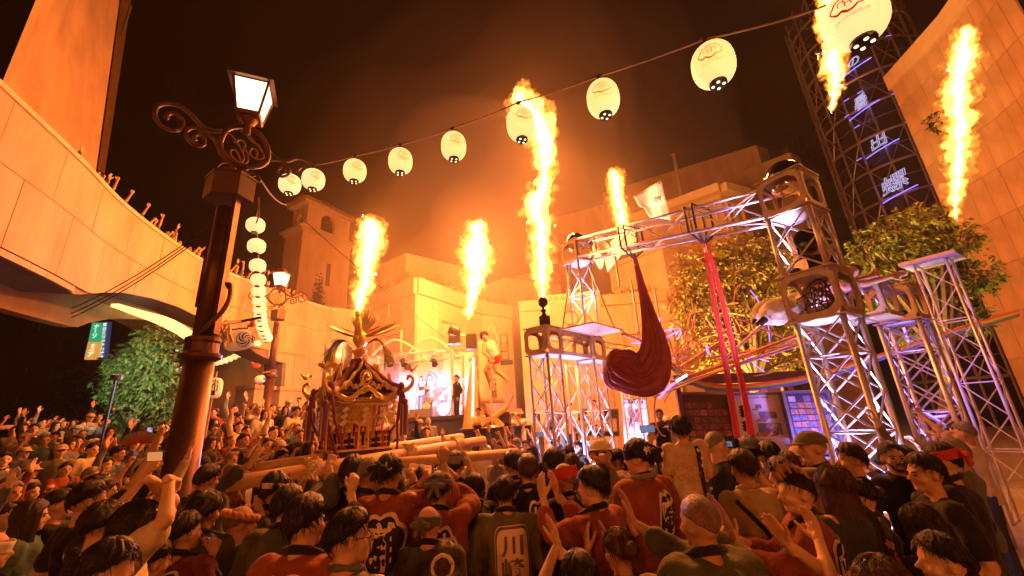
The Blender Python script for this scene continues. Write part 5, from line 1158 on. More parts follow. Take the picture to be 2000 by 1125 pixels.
# leaning board with light strip, driftwood, vertical banner
a = P(903, 838, 15); b = P(936, 838, 15); tp = P(919, 694, 15)
M_plank = mat('pale_plank', (.62, .40, .18), .6, var=.25, sc_=2, stretch=(4, 1, .6))
t = thing('wooden_board', 'tall tapering wooden board with a glowing light strip right of the stage post', 'board', tuple(a)); q = MB()
q.poly([a, b, V((tp.x+.2, 15, tp.z)), V((tp.x+.05, 15, tp.z))], V((0,1,0)), .05); q.build('board', M_plank, t)
q = MB(); q.bar(a.lerp(b, .62)+V((0,-.03,.1)), V((tp.x+.1, 14.97, tp.z-.1)), .025, 6); q.build('light_strip', mat('warm_strip', (1, 1, .9), .5, var=0, emit=(1, .9, .75), es=4), t)
rnd = random.Random(3)
for k, (x0, y0, x1, y1, x2, y2) in enumerate(((930, 838, 936, 760, 955, 700), (940, 812, 945, 770, 930, 720), (978, 838, 955, 805, 930, 770), (925, 838, 985, 800, 1003, 770), (985, 838, 950, 800, 932, 765))):
    q = MB(); q.tube(spline([P(x0, y0, 15.4), P(x1, y1, 15.4), P(x2, y2, 15.2)], 14), [.13-.006*i for i in range(15)], 7); o = q.build('driftwood_branch', M_wood, None, P(x0, y0, 15.4)); tag(o, ('upright', 'leaning', 'crossing left', 'crossing right', 'lower')[k]+' driftwood branch of the prop beside the tall banner', 'branch')
o, at = cloth('tall cream banner with black festival writing hung by the dancer on the pole', [(934, 664), (972, 662), (985, 788), (938, 790)], [14.6]*4, .08, m=M_ban, name='banner', cat='banner', waves=1.2, seed=6)
on_cloth(o, at, 'に\n付\n祭', .62, .72, .28, .15, lift=.03)

t = thing('round_platform', 'round black platform under the dancer on the pole', 'platform', tuple(P(968, 838, 13)-V((0,0,.9)))); c = P(968, 836, 13)
q = MB(); q.lathe([(1.05, -.9), (1.05, -.05), (1.08, -.05), (1.08, 0)], c, 32); q.build('drum_base', MATS['blue_black_skirt'], t); q = MB(); q.lathe([(1.09, .002), (1.09, .03)], c, 32); q.build('top', M_stage, t)
a = c+V((-.1, 0, .03)); tpz = ZA(a, 640); t = thing('dance_pole', 'slim steel pole rising from the round platform', 'pole', tuple(a)); q = MB(); q.bar(a, V((a.x, a.y, tpz)), .025, 8); q.build('pole', M_alu, t); q = MB(); q.lathe([(.22, 0), (.2, .03), (.03, .06)], a, 16); q.build('foot', M_alu, t); DPOLE = V((a.x, a.y, 0))
t = thing('light_stand', 'stacked cage lamp hanging right of the tall banner', 'stage light', tuple(P(985, 690, 15.5))); p = P(985, 676, 15.5)
for s in (-1, 1): q = MB(); q.bar(p+V((s*.13, 0, -.5)), p+V((s*.13, 0, .45)), .015, 5); q.build('cage_bar', M_fix, t)
for z in (-.5, -.2, .1, .45): q = MB(); q.bar(p+V((-.13, 0, z)), p+V((.13, 0, z)), .013, 5); q.build('cage_rung', M_fix, t)
q = MB(); q.lathe([(.06, 0), (.08, .25), (.05, .35)], p+V((0,0,-.1)), 10); q.build('lamp_body', mat('amber_body', (.6, .35, .1), .4), t); q = MB(); q.box(p+V((.05, 0, -.62)), (.5, .25, .16)); q.build('ballast', M_fix, t)
# poster, lit sign, info boards
def board(label, quad, ds, bodyfn, m=None, frame=.05, cat='notice board', name='notice_board'):
    c = [PD(x, y, d) for (x, y), d in zip(quad, ds)]; n = (c[1]-c[0]).cross(c[3]-c[0]).normalized()
    if n.dot(EYE-c[0]) < 0: n = -n
    t = thing(name, label, cat, tuple(c[3].lerp(c[2], .5)))
    q = MB(); q.hexa([p-n*.05 for p in c], c); q.build('sheet', m, t)
    for i in range(4):
        a, b = c[i], c[(i+1) % 4]; mid = sum(c, V((0,0,0)))/4; e = (b-a).normalized(); ins = (mid-(a+b)/2); ins -= e*ins.dot(e); ins.normalize()
        q = MB(); a2, b2 = a-e*frame, b+e*frame; q.hexa([a2-ins*frame, b2-ins*frame, b2, a2], [p+n*.03 for p in (a2-ins*frame, b2-ins*frame, b2, a2)]); q.build('frame', M_steel, t)
    def at(u, v, l=.004): return c[0]*(1-u)*(1-v)+c[1]*u*(1-v)+c[2]*u*v+c[3]*(1-u)*v+n*l
    bodyfn(t, at); return t
def rect(t, at, u0_, v0, u1_, v1, m, nm='print', l=.004):
    q = MB(); q.add([at(u0_, v0, l), at(u1_, v0, l), at(u1_, v1, l), at(u0_, v1, l)], [(0,1,2,3)]); return q.build(nm, m, t)
def write(t, at, body, u0_, v0, su, sv, m, nm='lettering'):
    vs, fs = text_mesh(body, 1.0); q = MB(); q.add([at(u0_+v.x*su, v0-v.y*sv, .006) for v in vs], fs); return q.build(nm, m, t)
PCOL = [mat('photo_'+n_, c_, .5, var=.45, sc_=22, c2=d_) for n_, c_, d_ in (('red', (.5, .16, .10), (.12, .03, .03)), ('pink', (.7, .35, .25), (.25, .08, .06)), ('brown', (.32, .15, .08), (.05, .03, .02)), ('cream', (.75, .68, .6), (.5, .4, .32)), ('grey', (.35, .32, .4), (.08, .07, .1)), ('orange', (.65, .28, .10), (.2, .08, .04)), ('blue', (.2, .22, .4), (.04, .04, .09)))]
M_bdark = mat('board_brown', (.10, .045, .03), .35, var=.15); M_bnavy = mat('board_navy', (.07, .05, .09), .35, var=.15); M_bpale = mat('board_cream', (.80, .70, .60), .4, var=.04)
def b1(t, at):
    rnd = random.Random(1)
    for j in range(6):
        for i in range(6):
            if rnd.random() < .12: continue
            u, v = .06+.150*i, .16+.135*j; rect(t, at, u, v, u+.135, v+.11, PCOL[rnd.choice((0, 0, 1, 2, 2, 5))], 'photo')
    write(t, at, 'PHOTO GALLERY', .3, .07, .045, .03, M_bpale) if False else None
def b3(t, at):
    rnd = random.Random(2)
    for j in range(9):
        for i in range(5):
            if rnd.random() < .15: continue
            u, v = .06+.18*i, .05+.10*j; rect(t, at, u, v, u+.165, v+.085, PCOL[rnd.choice((3, 3, 4, 6, 0, 1, 5, 4))], 'photo')
def b2(t, at):
    write(t, at, 'FLOOR MAP', .55, .05, .085, .045, M_ink)
    rect(t, at, .08, .10, .92, .104, PCOL[3])
    rnd = random.Random(3)
    for k, v in enumerate((.20, .25, .30, .35, .47, .53, .59, .73)):
        q = MB(); q.add([at(.10, v), at(.22, v-.035), at(.27, v+.015), at(.15, v+.05)], [(0,1,2,3)]); q.build('plan_icon', M_ink, t)
    for (u, v, w_, h_) in ((.46, .17, .12, .07), (.50, .30, .36, .12), (.42, .50, .48, .16), (.42, .78, .22, .05), (.70, .66, .2, .05)):
        rect(t, at, u, v, u+w_, v+h_, PCOL[4], 'floor_plan')
        for k in range(5): a_ = u+rnd.uniform(0, w_*.7); b_ = v+rnd.uniform(0, h_*.6); rect(t, at, a_, b_, a_+w_*.2, b_+h_*.35, rnd.choice((PCOL[5], PCOL[3], PCOL[6], PCOL[1])), 'floor_plan_room', .006+.001*k)
        q = MB(); q.add([at(u-.03, v+h_), at(u+w_*.5, v+h_*1.0), at(u+w_*.3, v+h_*1.5), at(u-.1, v+h_*1.35)], [(0,1,2,3)]); q.build('floor_plan_shade', PCOL[5], t)
board('dark framed photo board with rows of reddish pictures behind the photographer', [(1330, 770), (1418, 770), (1440, 872), (1345, 872)], [8.4]*4, b1, M_bdark)
board('pale framed floor map board behind the scarlet silk', [(1428, 772), (1520, 770), (1548, 880), (1448, 884)], [8.1]*4, b2, M_bpale)
board('dark framed board of many small pictures behind the nearest truss tower', [(1532, 768), (1612, 766), (1650, 890), (1560, 892)], [7.8]*4, b3, M_bnavy)
a, b = PD(1318, 752, 8.6), PD(1640, 742, 8.0)
q = MB(); q.hexa([a, b, b+V((0,.2,0)), a+V((0,.2,0))], [p+V((0,0,.2)) for p in (a, b, b+V((0,.2,0)), a+V((0,.2,0)))]); o = q.build('canopy_beam', mat('brown_beam', (.16, .09, .05), .7), None, a); tag(o, 'brown timber beam running above the three boards', 'beam')
for i, (px, lab) in enumerate(((1322, 'left'), (1424, 'middle'), (1530, 'right'))): a = PD(px, 752, 8.45); q = MB(); q.box((a.x, a.y, a.z/2), (.09, .09, a.z)); o = q.build('timber_post', MATS['brown_beam'], None, (a.x, a.y, 0)); tag(o, lab+' timber post between the boards under the brown beam', 'post')
def b4(t, at):
    for k in range(8): rect(t, at, .06+.11*k, .03, .06+.11*k+.07, .09, PCOL[6])
    for (u, v, w_, h_, m_) in ((.2, .16, .25, .2, PCOL[0]), (.5, .2, .28, .3, PCOL[0]), (.15, .4, .3, .2, PCOL[6]), (.55, .5, .25, .2, PCOL[1]), (.3, .3, .2, .2, PCOL[6])): rect(t, at, u, v, u+w_, v+h_, m_, 'print', .004+u*.004)
    write(t, at, 'ANI', .62, .68, .16, .08, M_ink)
    for k in range(4): rect(t, at, .15, .76+.05*k, .85, .775+.05*k, PCOL[4])
board('white poster with red and blue figures behind the dark red silk', [(1216, 782), (1260, 780), (1270, 866), (1222, 868)], [11]*4, b4, mat('poster_white', (.72, .68, .72), .6, var=0), name='poster', cat='poster', frame=.04)
def b5(t, at): write(t, at, 'AKARI', .5, .5, .20, .42, M_bnavy)
board('dark sign lettered AKARI between the left gantry legs', [(1142, 800), (1206, 800), (1208, 850), (1144, 850)], [13.5]*4, lambda t, at: None, mat('sign_dark', (.05, .04, .05), .5), name='bar_counter', cat='counter', frame=.03)
board('pale sign lettered AKARI on the dark counter between the gantry legs', [(1152, 818), (1204, 818), (1205, 842), (1153, 842)], [13.3]*4, b5, mat('sign_pale', (.72, .6, .48), .6, var=0), name='letter_sign', cat='sign', frame=.02)
# ------------------------------------------------------------------ trees, planters, street beyond the arch
def leafmat(name, c, c2): return mat(name, c, .55, var=0, sc_=3.0, c2=c2, spec=.3)
M_bark = mat('bark', (.13, .08, .05), .9, var=.3, sc_=8, bump=.4)
LEAF = {}
def tree(label, base, blobs, leaf, n, ls, seed=1, name='leafy_tree', trunk=.12, cat='tree', grp=None, nmax=None):
    rnd = random.Random(seed); base = V(base); t = thing(name, label, cat, tuple(base), grp)
    q = MB(); tops = []
    cen = sum((V(b[0]) for b in blobs), V((0,0,0)))/len(blobs)
    fork = base.lerp(V((cen.x, cen.y, base.z+(cen.z-base.z)*.55)), 1)
    if trunk: q.tube(spline([base, base.lerp(fork, .5)+V((rnd.uniform(-.1, .1), 0, 0)), fork], 8), [trunk*(1-.05*i) for i in range(9)], 8)
    for c, r_ in blobs:
        c = V(c)
        if trunk:
            q.tube(spline([fork, fork.lerp(c, .5)+V((rnd.uniform(-.15, .15), rnd.uniform(-.15, .15), .1)), c], 7), [trunk*.5*(1-.11*i) for i in range(8)], 5)
            for k in range(3): d = V((rnd.gauss(0, 1), rnd.gauss(0, 1), rnd.gauss(0, .7))).normalized()*r_[0]*.8; q.tube([c.lerp(fork, .2), c+d*.6, c+d], [trunk*.16, trunk*.1, trunk*.04], 4)
    if trunk: q.build('trunk', M_bark, t)
    q = MB(); tot = sum(b[1][0]*b[1][0] for b in blobs)
    for c, r_ in blobs:
        c = V(c); m_ = int(n*r_[0]*r_[0]/tot/6)
        for i in range(m_):              # sprays of six leaves on the clump's shell
            d = V((rnd.gauss(0, 1), rnd.gauss(0, 1), rnd.gauss(0, 1))).normalized()
            if rnd.random() < .3: continue
            k = rnd.uniform(.5, 1.2)*(.85+.55*noise.noise(d*2.3+c)); p = c+V((d.x*r_[0], d.y*r_[1], d.z*r_[2]))*k
            ax = (d+V((rnd.uniform(-.5, .5), rnd.uniform(-.5, .5), rnd.uniform(-.7, .1)))).normalized()
            for j in range(6):
                e = (ax+V((rnd.uniform(-.9, .9), rnd.uniform(-.9, .9), rnd.uniform(-.8, .4)))).normalized(); s = e.cross(V((rnd.uniform(-.4, .4), rnd.uniform(-.4, .4), 1))).normalized(); l = ls*rnd.uniform(.45, 1.5); o = p+e*l*.3
                dr = V((0, 0, -.18*l)); q.add([o, o+e*l*.5+s*l*.24+dr*.2, o+e*l+dr, o+e*l*.5-s*l*.24+dr*.2], [(0, 1, 2, 3)])
    o = q.build('crown', leaf, t); o['kind'] = 'stuff'; return t
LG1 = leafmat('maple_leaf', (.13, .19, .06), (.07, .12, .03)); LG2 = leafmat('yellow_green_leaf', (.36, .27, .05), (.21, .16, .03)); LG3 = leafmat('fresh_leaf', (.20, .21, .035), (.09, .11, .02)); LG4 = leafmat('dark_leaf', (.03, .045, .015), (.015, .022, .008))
def blobs_px(l, d, k=1.0): return [(PD(x, y, dd if len(e) else d), (r_*d/F*k, r_*d/F*k*.9, r_*d/F*.85*k)) for (x, y, r_, *e), dd in ((b, b[3] if len(b) > 3 else d) for b in l)]
d = 10.5
b = PD(290, 860, d); b.z = gz(b.x, b.y)
tree('maple tree with pale green foliage lit from below, left of the lamp shaft', b, blobs_px([(300, 665, 32), (272, 690, 34), (320, 690, 28), (250, 720, 36), (300, 725, 40), (232, 705, 22), (330, 740, 26), (240, 760, 40), (290, 770, 42), (325, 785, 30), (265, 805, 38), (225, 765, 22), (310, 815, 30), (245, 815, 26)], d), LG1, 24000, .088, 2, trunk=.08)
fl = PD(226, 742, 8.4)
floor_light('added pale floodlight on a stand left of the maple tree', fl, 620, (.85, 1, .60), .2, aim=(PD(285, 735, 10.2)-fl).normalized())  # floodlight added to brighten the maple crown
q = MB(); q.bar(V((fl.x, fl.y, gz(fl.x, fl.y))), fl, .02, 6); o = q.build('light_stand', M_fix, None, (fl.x, fl.y, gz(fl.x, fl.y))); tag(o, 'thin black stand of the added floodlight left of the maple tree', 'stand')
d = 11.5; b = PD(1420, 850, d); b.z = 0
tree('yellow lit leafy tree behind the scarlet silk', b, blobs_px([(1345, 520, 30), (1390, 495, 34), (1440, 485, 34), (1490, 490, 30), (1520, 500, 26), (1340, 560, 32), (1385, 545, 40), (1440, 540, 44), (1500, 545, 40), (1345, 610, 36), (1400, 600, 44), (1460, 600, 46), (1515, 600, 36), (1350, 655, 30), (1420, 660, 44), (1490, 660, 42), (1540, 650, 30), (1400, 710, 34), (1470, 715, 36), (1540, 705, 28)], d), LG2, 46000, .085, 4, trunk=.16)
d = 11.0; b = PD(1800, 850, d); b.z = 0
tree('fresh green tree at the right in front of the glass tower', b, blobs_px([(1790, 430, 30), (1745, 440, 30), (1830, 430, 30), (1700, 465, 26), (1765, 470, 34), (1815, 470, 36), (1680, 490, 24), (1730, 500, 32), (1790, 510, 38), (1845, 490, 36), (1670, 520, 20), (1710, 535, 26), (1770, 560, 40), (1840, 560, 44), (1720, 590, 26), (1800, 620, 44), (1870, 470, 40), (1900, 540, 44), (1880, 620, 44), (1760, 650, 30)], d), LG3, 34000, .09, 6, trunk=.16)
for px, py, dd, tx, ty, td, pw, cl, lab in ((1380, 880, 8.9, 1430, 560, 11.3, 10000, (1, .58, .13), 'added amber floodlight under the yellow lit tree'), (1745, 880, 8.6, 1770, 480, 10.8, 3600, (1, .72, .2), 'added warm floodlight under the fresh green tree')):
    fl = PD(px, py, dd); fl.z = .02; floor_light(lab, fl, pw, cl, .2, aim=(PD(tx, ty, td)-fl).normalized())  # both floodlights are added to brighten the two right-hand trees
# planter greenery on the stage building and balcony
def planter(label, a, b, z, n, r_, seed):
    bl = [(a.lerp(b, (i+.5)/n)+V((0, .5, r_*.4+random.uniform(-.1, .2)+z-a.z)), (r_*random.uniform(.7, 1.2), r_*.8, r_*random.uniform(.5, 1.0))) for i in range(n)]
    tree(label, (a+b)/2, bl, LG2, 2600, .13, seed, 'planter_shrubs', 0, 'shrub')
tp, z = PLANTER
planter('trailing shrubs in the left roof planter of the stage building', tp[0].lerp(tp[1], .45), tp[0].lerp(tp[1], .9), z, 4, .55, 21)
planter('bushy shrubs in the right roof planter of the stage building', tp[1].lerp(tp[2], .12), tp[1].lerp(tp[2], .95), z, 7, .8, 22)
tp, z = RB
planter('low trailing plants along the balcony behind the dark red silk', tp[1].lerp(tp[2], .05), tp[1].lerp(tp[2], .98), z, 7, .5, 23)
p = P(620, 588, 24); tree('small cypress shrub on the terrace beside the bell tower', p+V((0,0,-.3)), [(p+V((0,0,.35*k)), (.32-.04*k, .32-.04*k, .35)) for k in range(5)], LG4, 1800, .12, 25, 'cypress_shrub', .04, 'shrub')
p = PD(1835, 238, 17); tree('small plant hanging from the window recess of the right wall', p, [(p, (.4, .3, .4)), (p+V((.3, -.2, -.4)), (.3, .3, .3))], LG4, 700, .14, 27, 'window_plant', .02, 'plant')
# dark trees and office building in the street beyond the arch
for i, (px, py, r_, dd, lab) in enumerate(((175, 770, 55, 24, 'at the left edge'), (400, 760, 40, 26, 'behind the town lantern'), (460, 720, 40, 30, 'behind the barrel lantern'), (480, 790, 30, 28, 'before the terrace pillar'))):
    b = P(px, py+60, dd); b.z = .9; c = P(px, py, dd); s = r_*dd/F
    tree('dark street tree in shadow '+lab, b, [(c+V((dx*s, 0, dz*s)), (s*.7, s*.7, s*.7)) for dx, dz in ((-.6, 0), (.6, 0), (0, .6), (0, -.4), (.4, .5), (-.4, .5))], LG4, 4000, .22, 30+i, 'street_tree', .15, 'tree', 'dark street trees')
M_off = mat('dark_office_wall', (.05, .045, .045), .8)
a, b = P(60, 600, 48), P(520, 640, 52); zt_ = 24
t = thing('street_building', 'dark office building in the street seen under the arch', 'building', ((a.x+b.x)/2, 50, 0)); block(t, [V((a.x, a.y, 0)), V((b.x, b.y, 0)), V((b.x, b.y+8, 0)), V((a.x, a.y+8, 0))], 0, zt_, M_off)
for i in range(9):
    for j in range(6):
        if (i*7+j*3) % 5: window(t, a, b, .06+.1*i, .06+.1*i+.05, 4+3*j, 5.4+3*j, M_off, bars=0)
M_wlit = mat('lit_shop_window', (.8, .85, .8), .5, var=0, emit=(.75, .85, .62), es=.5)
for px0, px1, py0, py1 in ((428, 470, 782, 796), (436, 460, 800, 803), (400, 480, 828, 832), (468, 488, 690, 726) if False else (455, 478, 806, 809)):
    a = P(px0, py0, 40); b = P(px1, py1, 40); q = MB(); q.box((a+b)/2, (abs(b.x-a.x), .1, abs(a.z-b.z))); q.build('lit_window', M_wlit, t)
M_sg = [mat('sign_green', (.1, .5, .3), .5, var=0, emit=(.03, .42, .20), es=.8), mat('sign_amber', (.6, .4, .1), .5, var=0, emit=(.9, .42, .08), es=.8), mat('sign_white', (.9, .9, .9), .5, var=0, emit=(.7, .85, .75), es=1.2), mat('sign_navy', (.05, .06, .2), .5, var=0, emit=(.05, .07, .2), es=.5)]
t = thing('tower_sign', 'tall lit shop sign in green, amber and navy at the left edge under the arch', 'sign', tuple(P(180, 700, 44)))
for (x0, x1, y0, y1, m_) in ((172, 196, 630, 668, 0), (164, 188, 668, 702, 1), (196, 206, 628, 702, 3)):
    a, b, c, e = P(x0+8, y0, 44), P(x1+8, y0, 44), P(x1, y1, 44), P(x0, y1, 44); q = MB(); q.hexa([a, b, c, e], [p+V((0,.3,0)) for p in (a, b, c, e)]); q.build('panel', M_sg[m_], t)
for ch, px, py, s in (('ナ', 188, 638, .62), ('|', 186, 647, .5), ('ソ', 184, 656, .6), ('E', 181, 676, .6), ('ー', 178, 684, .5), ('ア', 176, 692, .6)):
    vs, fs = text_mesh(ch, s*1.05, offset=.02); p = P(px, py, 43.9); q = MB(); q.add([p+V((v.x, 0, v.y)) for v in vs], fs); q.build('character', M_sg[2], t)
for k in range(9): vs, fs = text_mesh('電話受付中予約席'[k % 8], .42, offset=.01); p = P(205-k*.9, 634+8*k, 43.9); q = MB(); q.add([p+V((v.x, 0, v.y)) for v in vs], fs); q.build('character', M_sg[2], t)
for k, (px, py) in enumerate(((312, 806), (352, 802), (404, 790), (440, 792), (455, 788), (372, 808), (346, 684), (432, 806), (470, 800), (334, 680))):
    p = P(px, py, 38); q = MB(); q.ell(p, (.12, .12, .12), seg=8, rings=6); o = q.build('street_bulb', M_sg[2], None, p); tag(o, 'small white street bulb glowing in the dark %s' % ('under the maple', 'left of the lamp shaft', 'beside the town lantern', 'above the lit shop window', 'left above the shop window', 'just left of the lamp shaft base', 'among the maple leaves', 'below the shop canopy', 'right of the shop canopy', 'high in the maple leaves')[k], 'street light', 'small bulbs beyond the arch')
# ------------------------------------------------------------------ people
M_skin = [mat('skin_tone_'+n_, c_, .58, var=.13, sc_=14, spec=.22, bump=.12, bsc=90) for n_, c_ in (('light', (.62, .40, .28)), ('medium', (.54, .33, .21)), ('tan', (.44, .26, .16)))]
M_lip = mat('lips', (.36, .15, .11), .45, var=0)
M_eye = mat('dark_eye', (.012, .008, .006), .15, var=0)
M_brow = mat('eyebrow', (.03, .02, .015), .8, var=0)
HC = {k: mat('hair_'+k, c_, .38, var=.35, sc_=9, bump=.6, bsc=60, stretch=(3, 3, .5), spec=.4) for k, c_ in dict(black=(.012, .009, .008), dark=(.022, .014, .010), brown=(.060, .026, .012), grey=(.20, .18, .16), white=(.55, .52, .48), bleached=(.42, .24, .09), shaved=(.17, .105, .075)).items()}
def fab(n_, c_, **k): return mat('cloth_'+n_, c_, .85, var=.16, sc_=6, bump=.9, bsc=15, sheen=.1, spec=.2, **k)
CL = {n_: fab(n_, c_) for n_, c_ in dict(rust=(.25, .060, .025), green=(.075, .082, .040), olive=(.14, .13, .075), black=(.017, .015, .015), navy=(.035, .042, .065), slate=(.12, .13, .15), tan=(.40, .31, .20), white=(.72, .68, .62), cream=(.62, .52, .36), blue=(.10, .14, .24), grey=(.24, .23, .22), maroon=(.15, .03, .03), red=(.50, .05, .03), pink=(.55, .26, .22), khaki=(.30, .25, .15), teal=(.06, .12, .12)).items()}
M_creamp = mat('cream_print', (.72, .60, .44), .85, var=.05); M_blackp = mat('black_print', (.018, .014, .012), .85, var=0)
HK = {}
def rotz(a): return Matrix.Rotation(a, 3, 'Z')
def hand_raw(kind, vox):
    """right hand: wrist at 0, fingers up z, palm towards +y, thumb towards -x"""
    if (kind, vox) in HK: return HK[(kind, vox)]
    q = MB(); q.cap((0,0,-.04), (0,0,.015), .026, .028, 8)
    for x, l_ in ((-.027, .085), (-.009, .09), (.010, .087), (.028, .078)): q.cap((x*.6, 0, .01), (x, -.002, l_), .017, .0135, 7)
    curl = {'open': (8, 12, 10), 'relax': (30, 35, 25), 'grip': (70, 80, 50)}[kind]; spread = {'open': .22, 'relax': .10, 'grip': .02}[kind]
    for i, (x, l_, b) in enumerate(((-.027, .068, .088), (-.009, .076, .093), (.010, .070, .089), (.028, .056, .080))):
        p = V((x, -.002, b)); a = 0; d0 = V((x*8*spread, 0, 1)).normalized()
        for j, (f, rr) in enumerate(((.45, .0105), (.32, .0098), (.27, .0088))):
            a += R(curl[j]+(4*i if kind != 'open' else 0)); d = V((d0.x, math.sin(a), math.cos(a)*d0.z)); e = p+d*l_*f; q.cap(p, e, rr, rr*.93, 7); p = e
    p = V((-.022, .010, .025)); td = {'open': V((-.75, .25, .75)), 'relax': V((-.55, .5, .75)), 'grip': V((-.25, .85, .55))}[kind].normalized()
    q.cap(p, p+td*.042, .0165, .0125, 7); p = p+td*.042; td = (td+V((.25, .15, .45))).normalized(); q.cap(p, p+td*.036, .0118, .0100, 7); q.cap(p+td*.034, p+td*.056, .0102, .009, 7)
    me = remesh(q, vox, 1, 'hand'); r_ = ([v.co.copy() for v in me.vertices], [tuple(f.vertices) for f in me.polygons]); bpy.data.meshes.remove(me); HK[(kind, vox)] = r_; return r_
def ik(S, T, l1, l2, pole):
    d = T-S; L = min(d.length, (l1+l2)*.985); d.normalize(); T = S+d*L
    a = (l1*l1-l2*l2+L*L)/(2*L); h = math.sqrt(max(0, l1*l1-a*a)); pl = pole-d*pole.dot(d); pl = pl.normalized() if pl.length > 1e-4 else d.orthogonal()
    return S+d*a+pl*h, T
ARM = {  # wrist for the right arm, hand, finger direction, palm direction
 'down': ((.25, .06, .90), 'relax', (.05, .1, -1), (-1, .2, 0)), 'clap': ((.055, .40, 1.30), 'open', (-.12, .45, 1), (-1, 0, .1)), 'claphigh': ((.075, .40, 1.50), 'open', (-.10, .25, 1), (-1, .1, 0)),
 'phone': ((.085, .36, 1.54), 'grip', (-.15, .35, 1), (-1, .1, 0)), 'phonehigh': ((.10, .34, 1.86), 'grip', (-.1, .3, 1), (-.9, .4, 0)), 'up': ((.26, .20, 1.90), 'open', (.1, .1, 1), (0, 1, 0)),
 'uphalf': ((.30, .28, 1.62), 'relax', (0, .4, 1), (-.4, .8, 0)), 'pole': ((.22, .24, 1.58), 'grip', (-.4, .7, .5), (-.3, .3, -1)), 'fwd': ((.14, .48, 1.34), 'open', (-.1, 1, .2), (-.2, 0, -1)), 'chest': ((.02, .27, 1.24), 'relax', (-1, .2, .2), (0, -1, 0)),
 'side': ((.52, .22, 1.40), 'open', (.8, .5, .1), (0, .2, -1)), 'head': ((.05, .14, 1.80), 'relax', (-1, .1, -.2), (0, 0, -1)), 'camera': ((.075, .24, 1.53), 'grip', (-.3, .6, .7), (-1, .2, .1)), 'victory': ((.20, .26, 1.92), 'open', (0, .1, 1), (0, 1, 0)), 'lap': ((.12, .22, 1.0), 'relax', (-.5, .8, 0), (0, 0, -1)), 'wide': ((.62, .10, 1.45), 'open', (1, .1, .1), (0, .3, -1))}
def arm_of(side, spec):
    w_, hk, fd, pd = ARM[spec] if isinstance(spec, str) else spec
    m_ = V((side, 1, 1)); mul = lambda a: V((a[0]*side, a[1], a[2]))
    S = V((.178*side, -.005, 1.385)); pole = V((.34*side, -.22, -1))
    T = mul(w_)
    if T.z > 1.62: S = S+V((-.01*side, .01, .03)); pole = V((.8*side, .2, -.7))
    E, T = ik(S, T, .285, .255, pole); return S, E, T, hk, mul(fd), mul(pd)
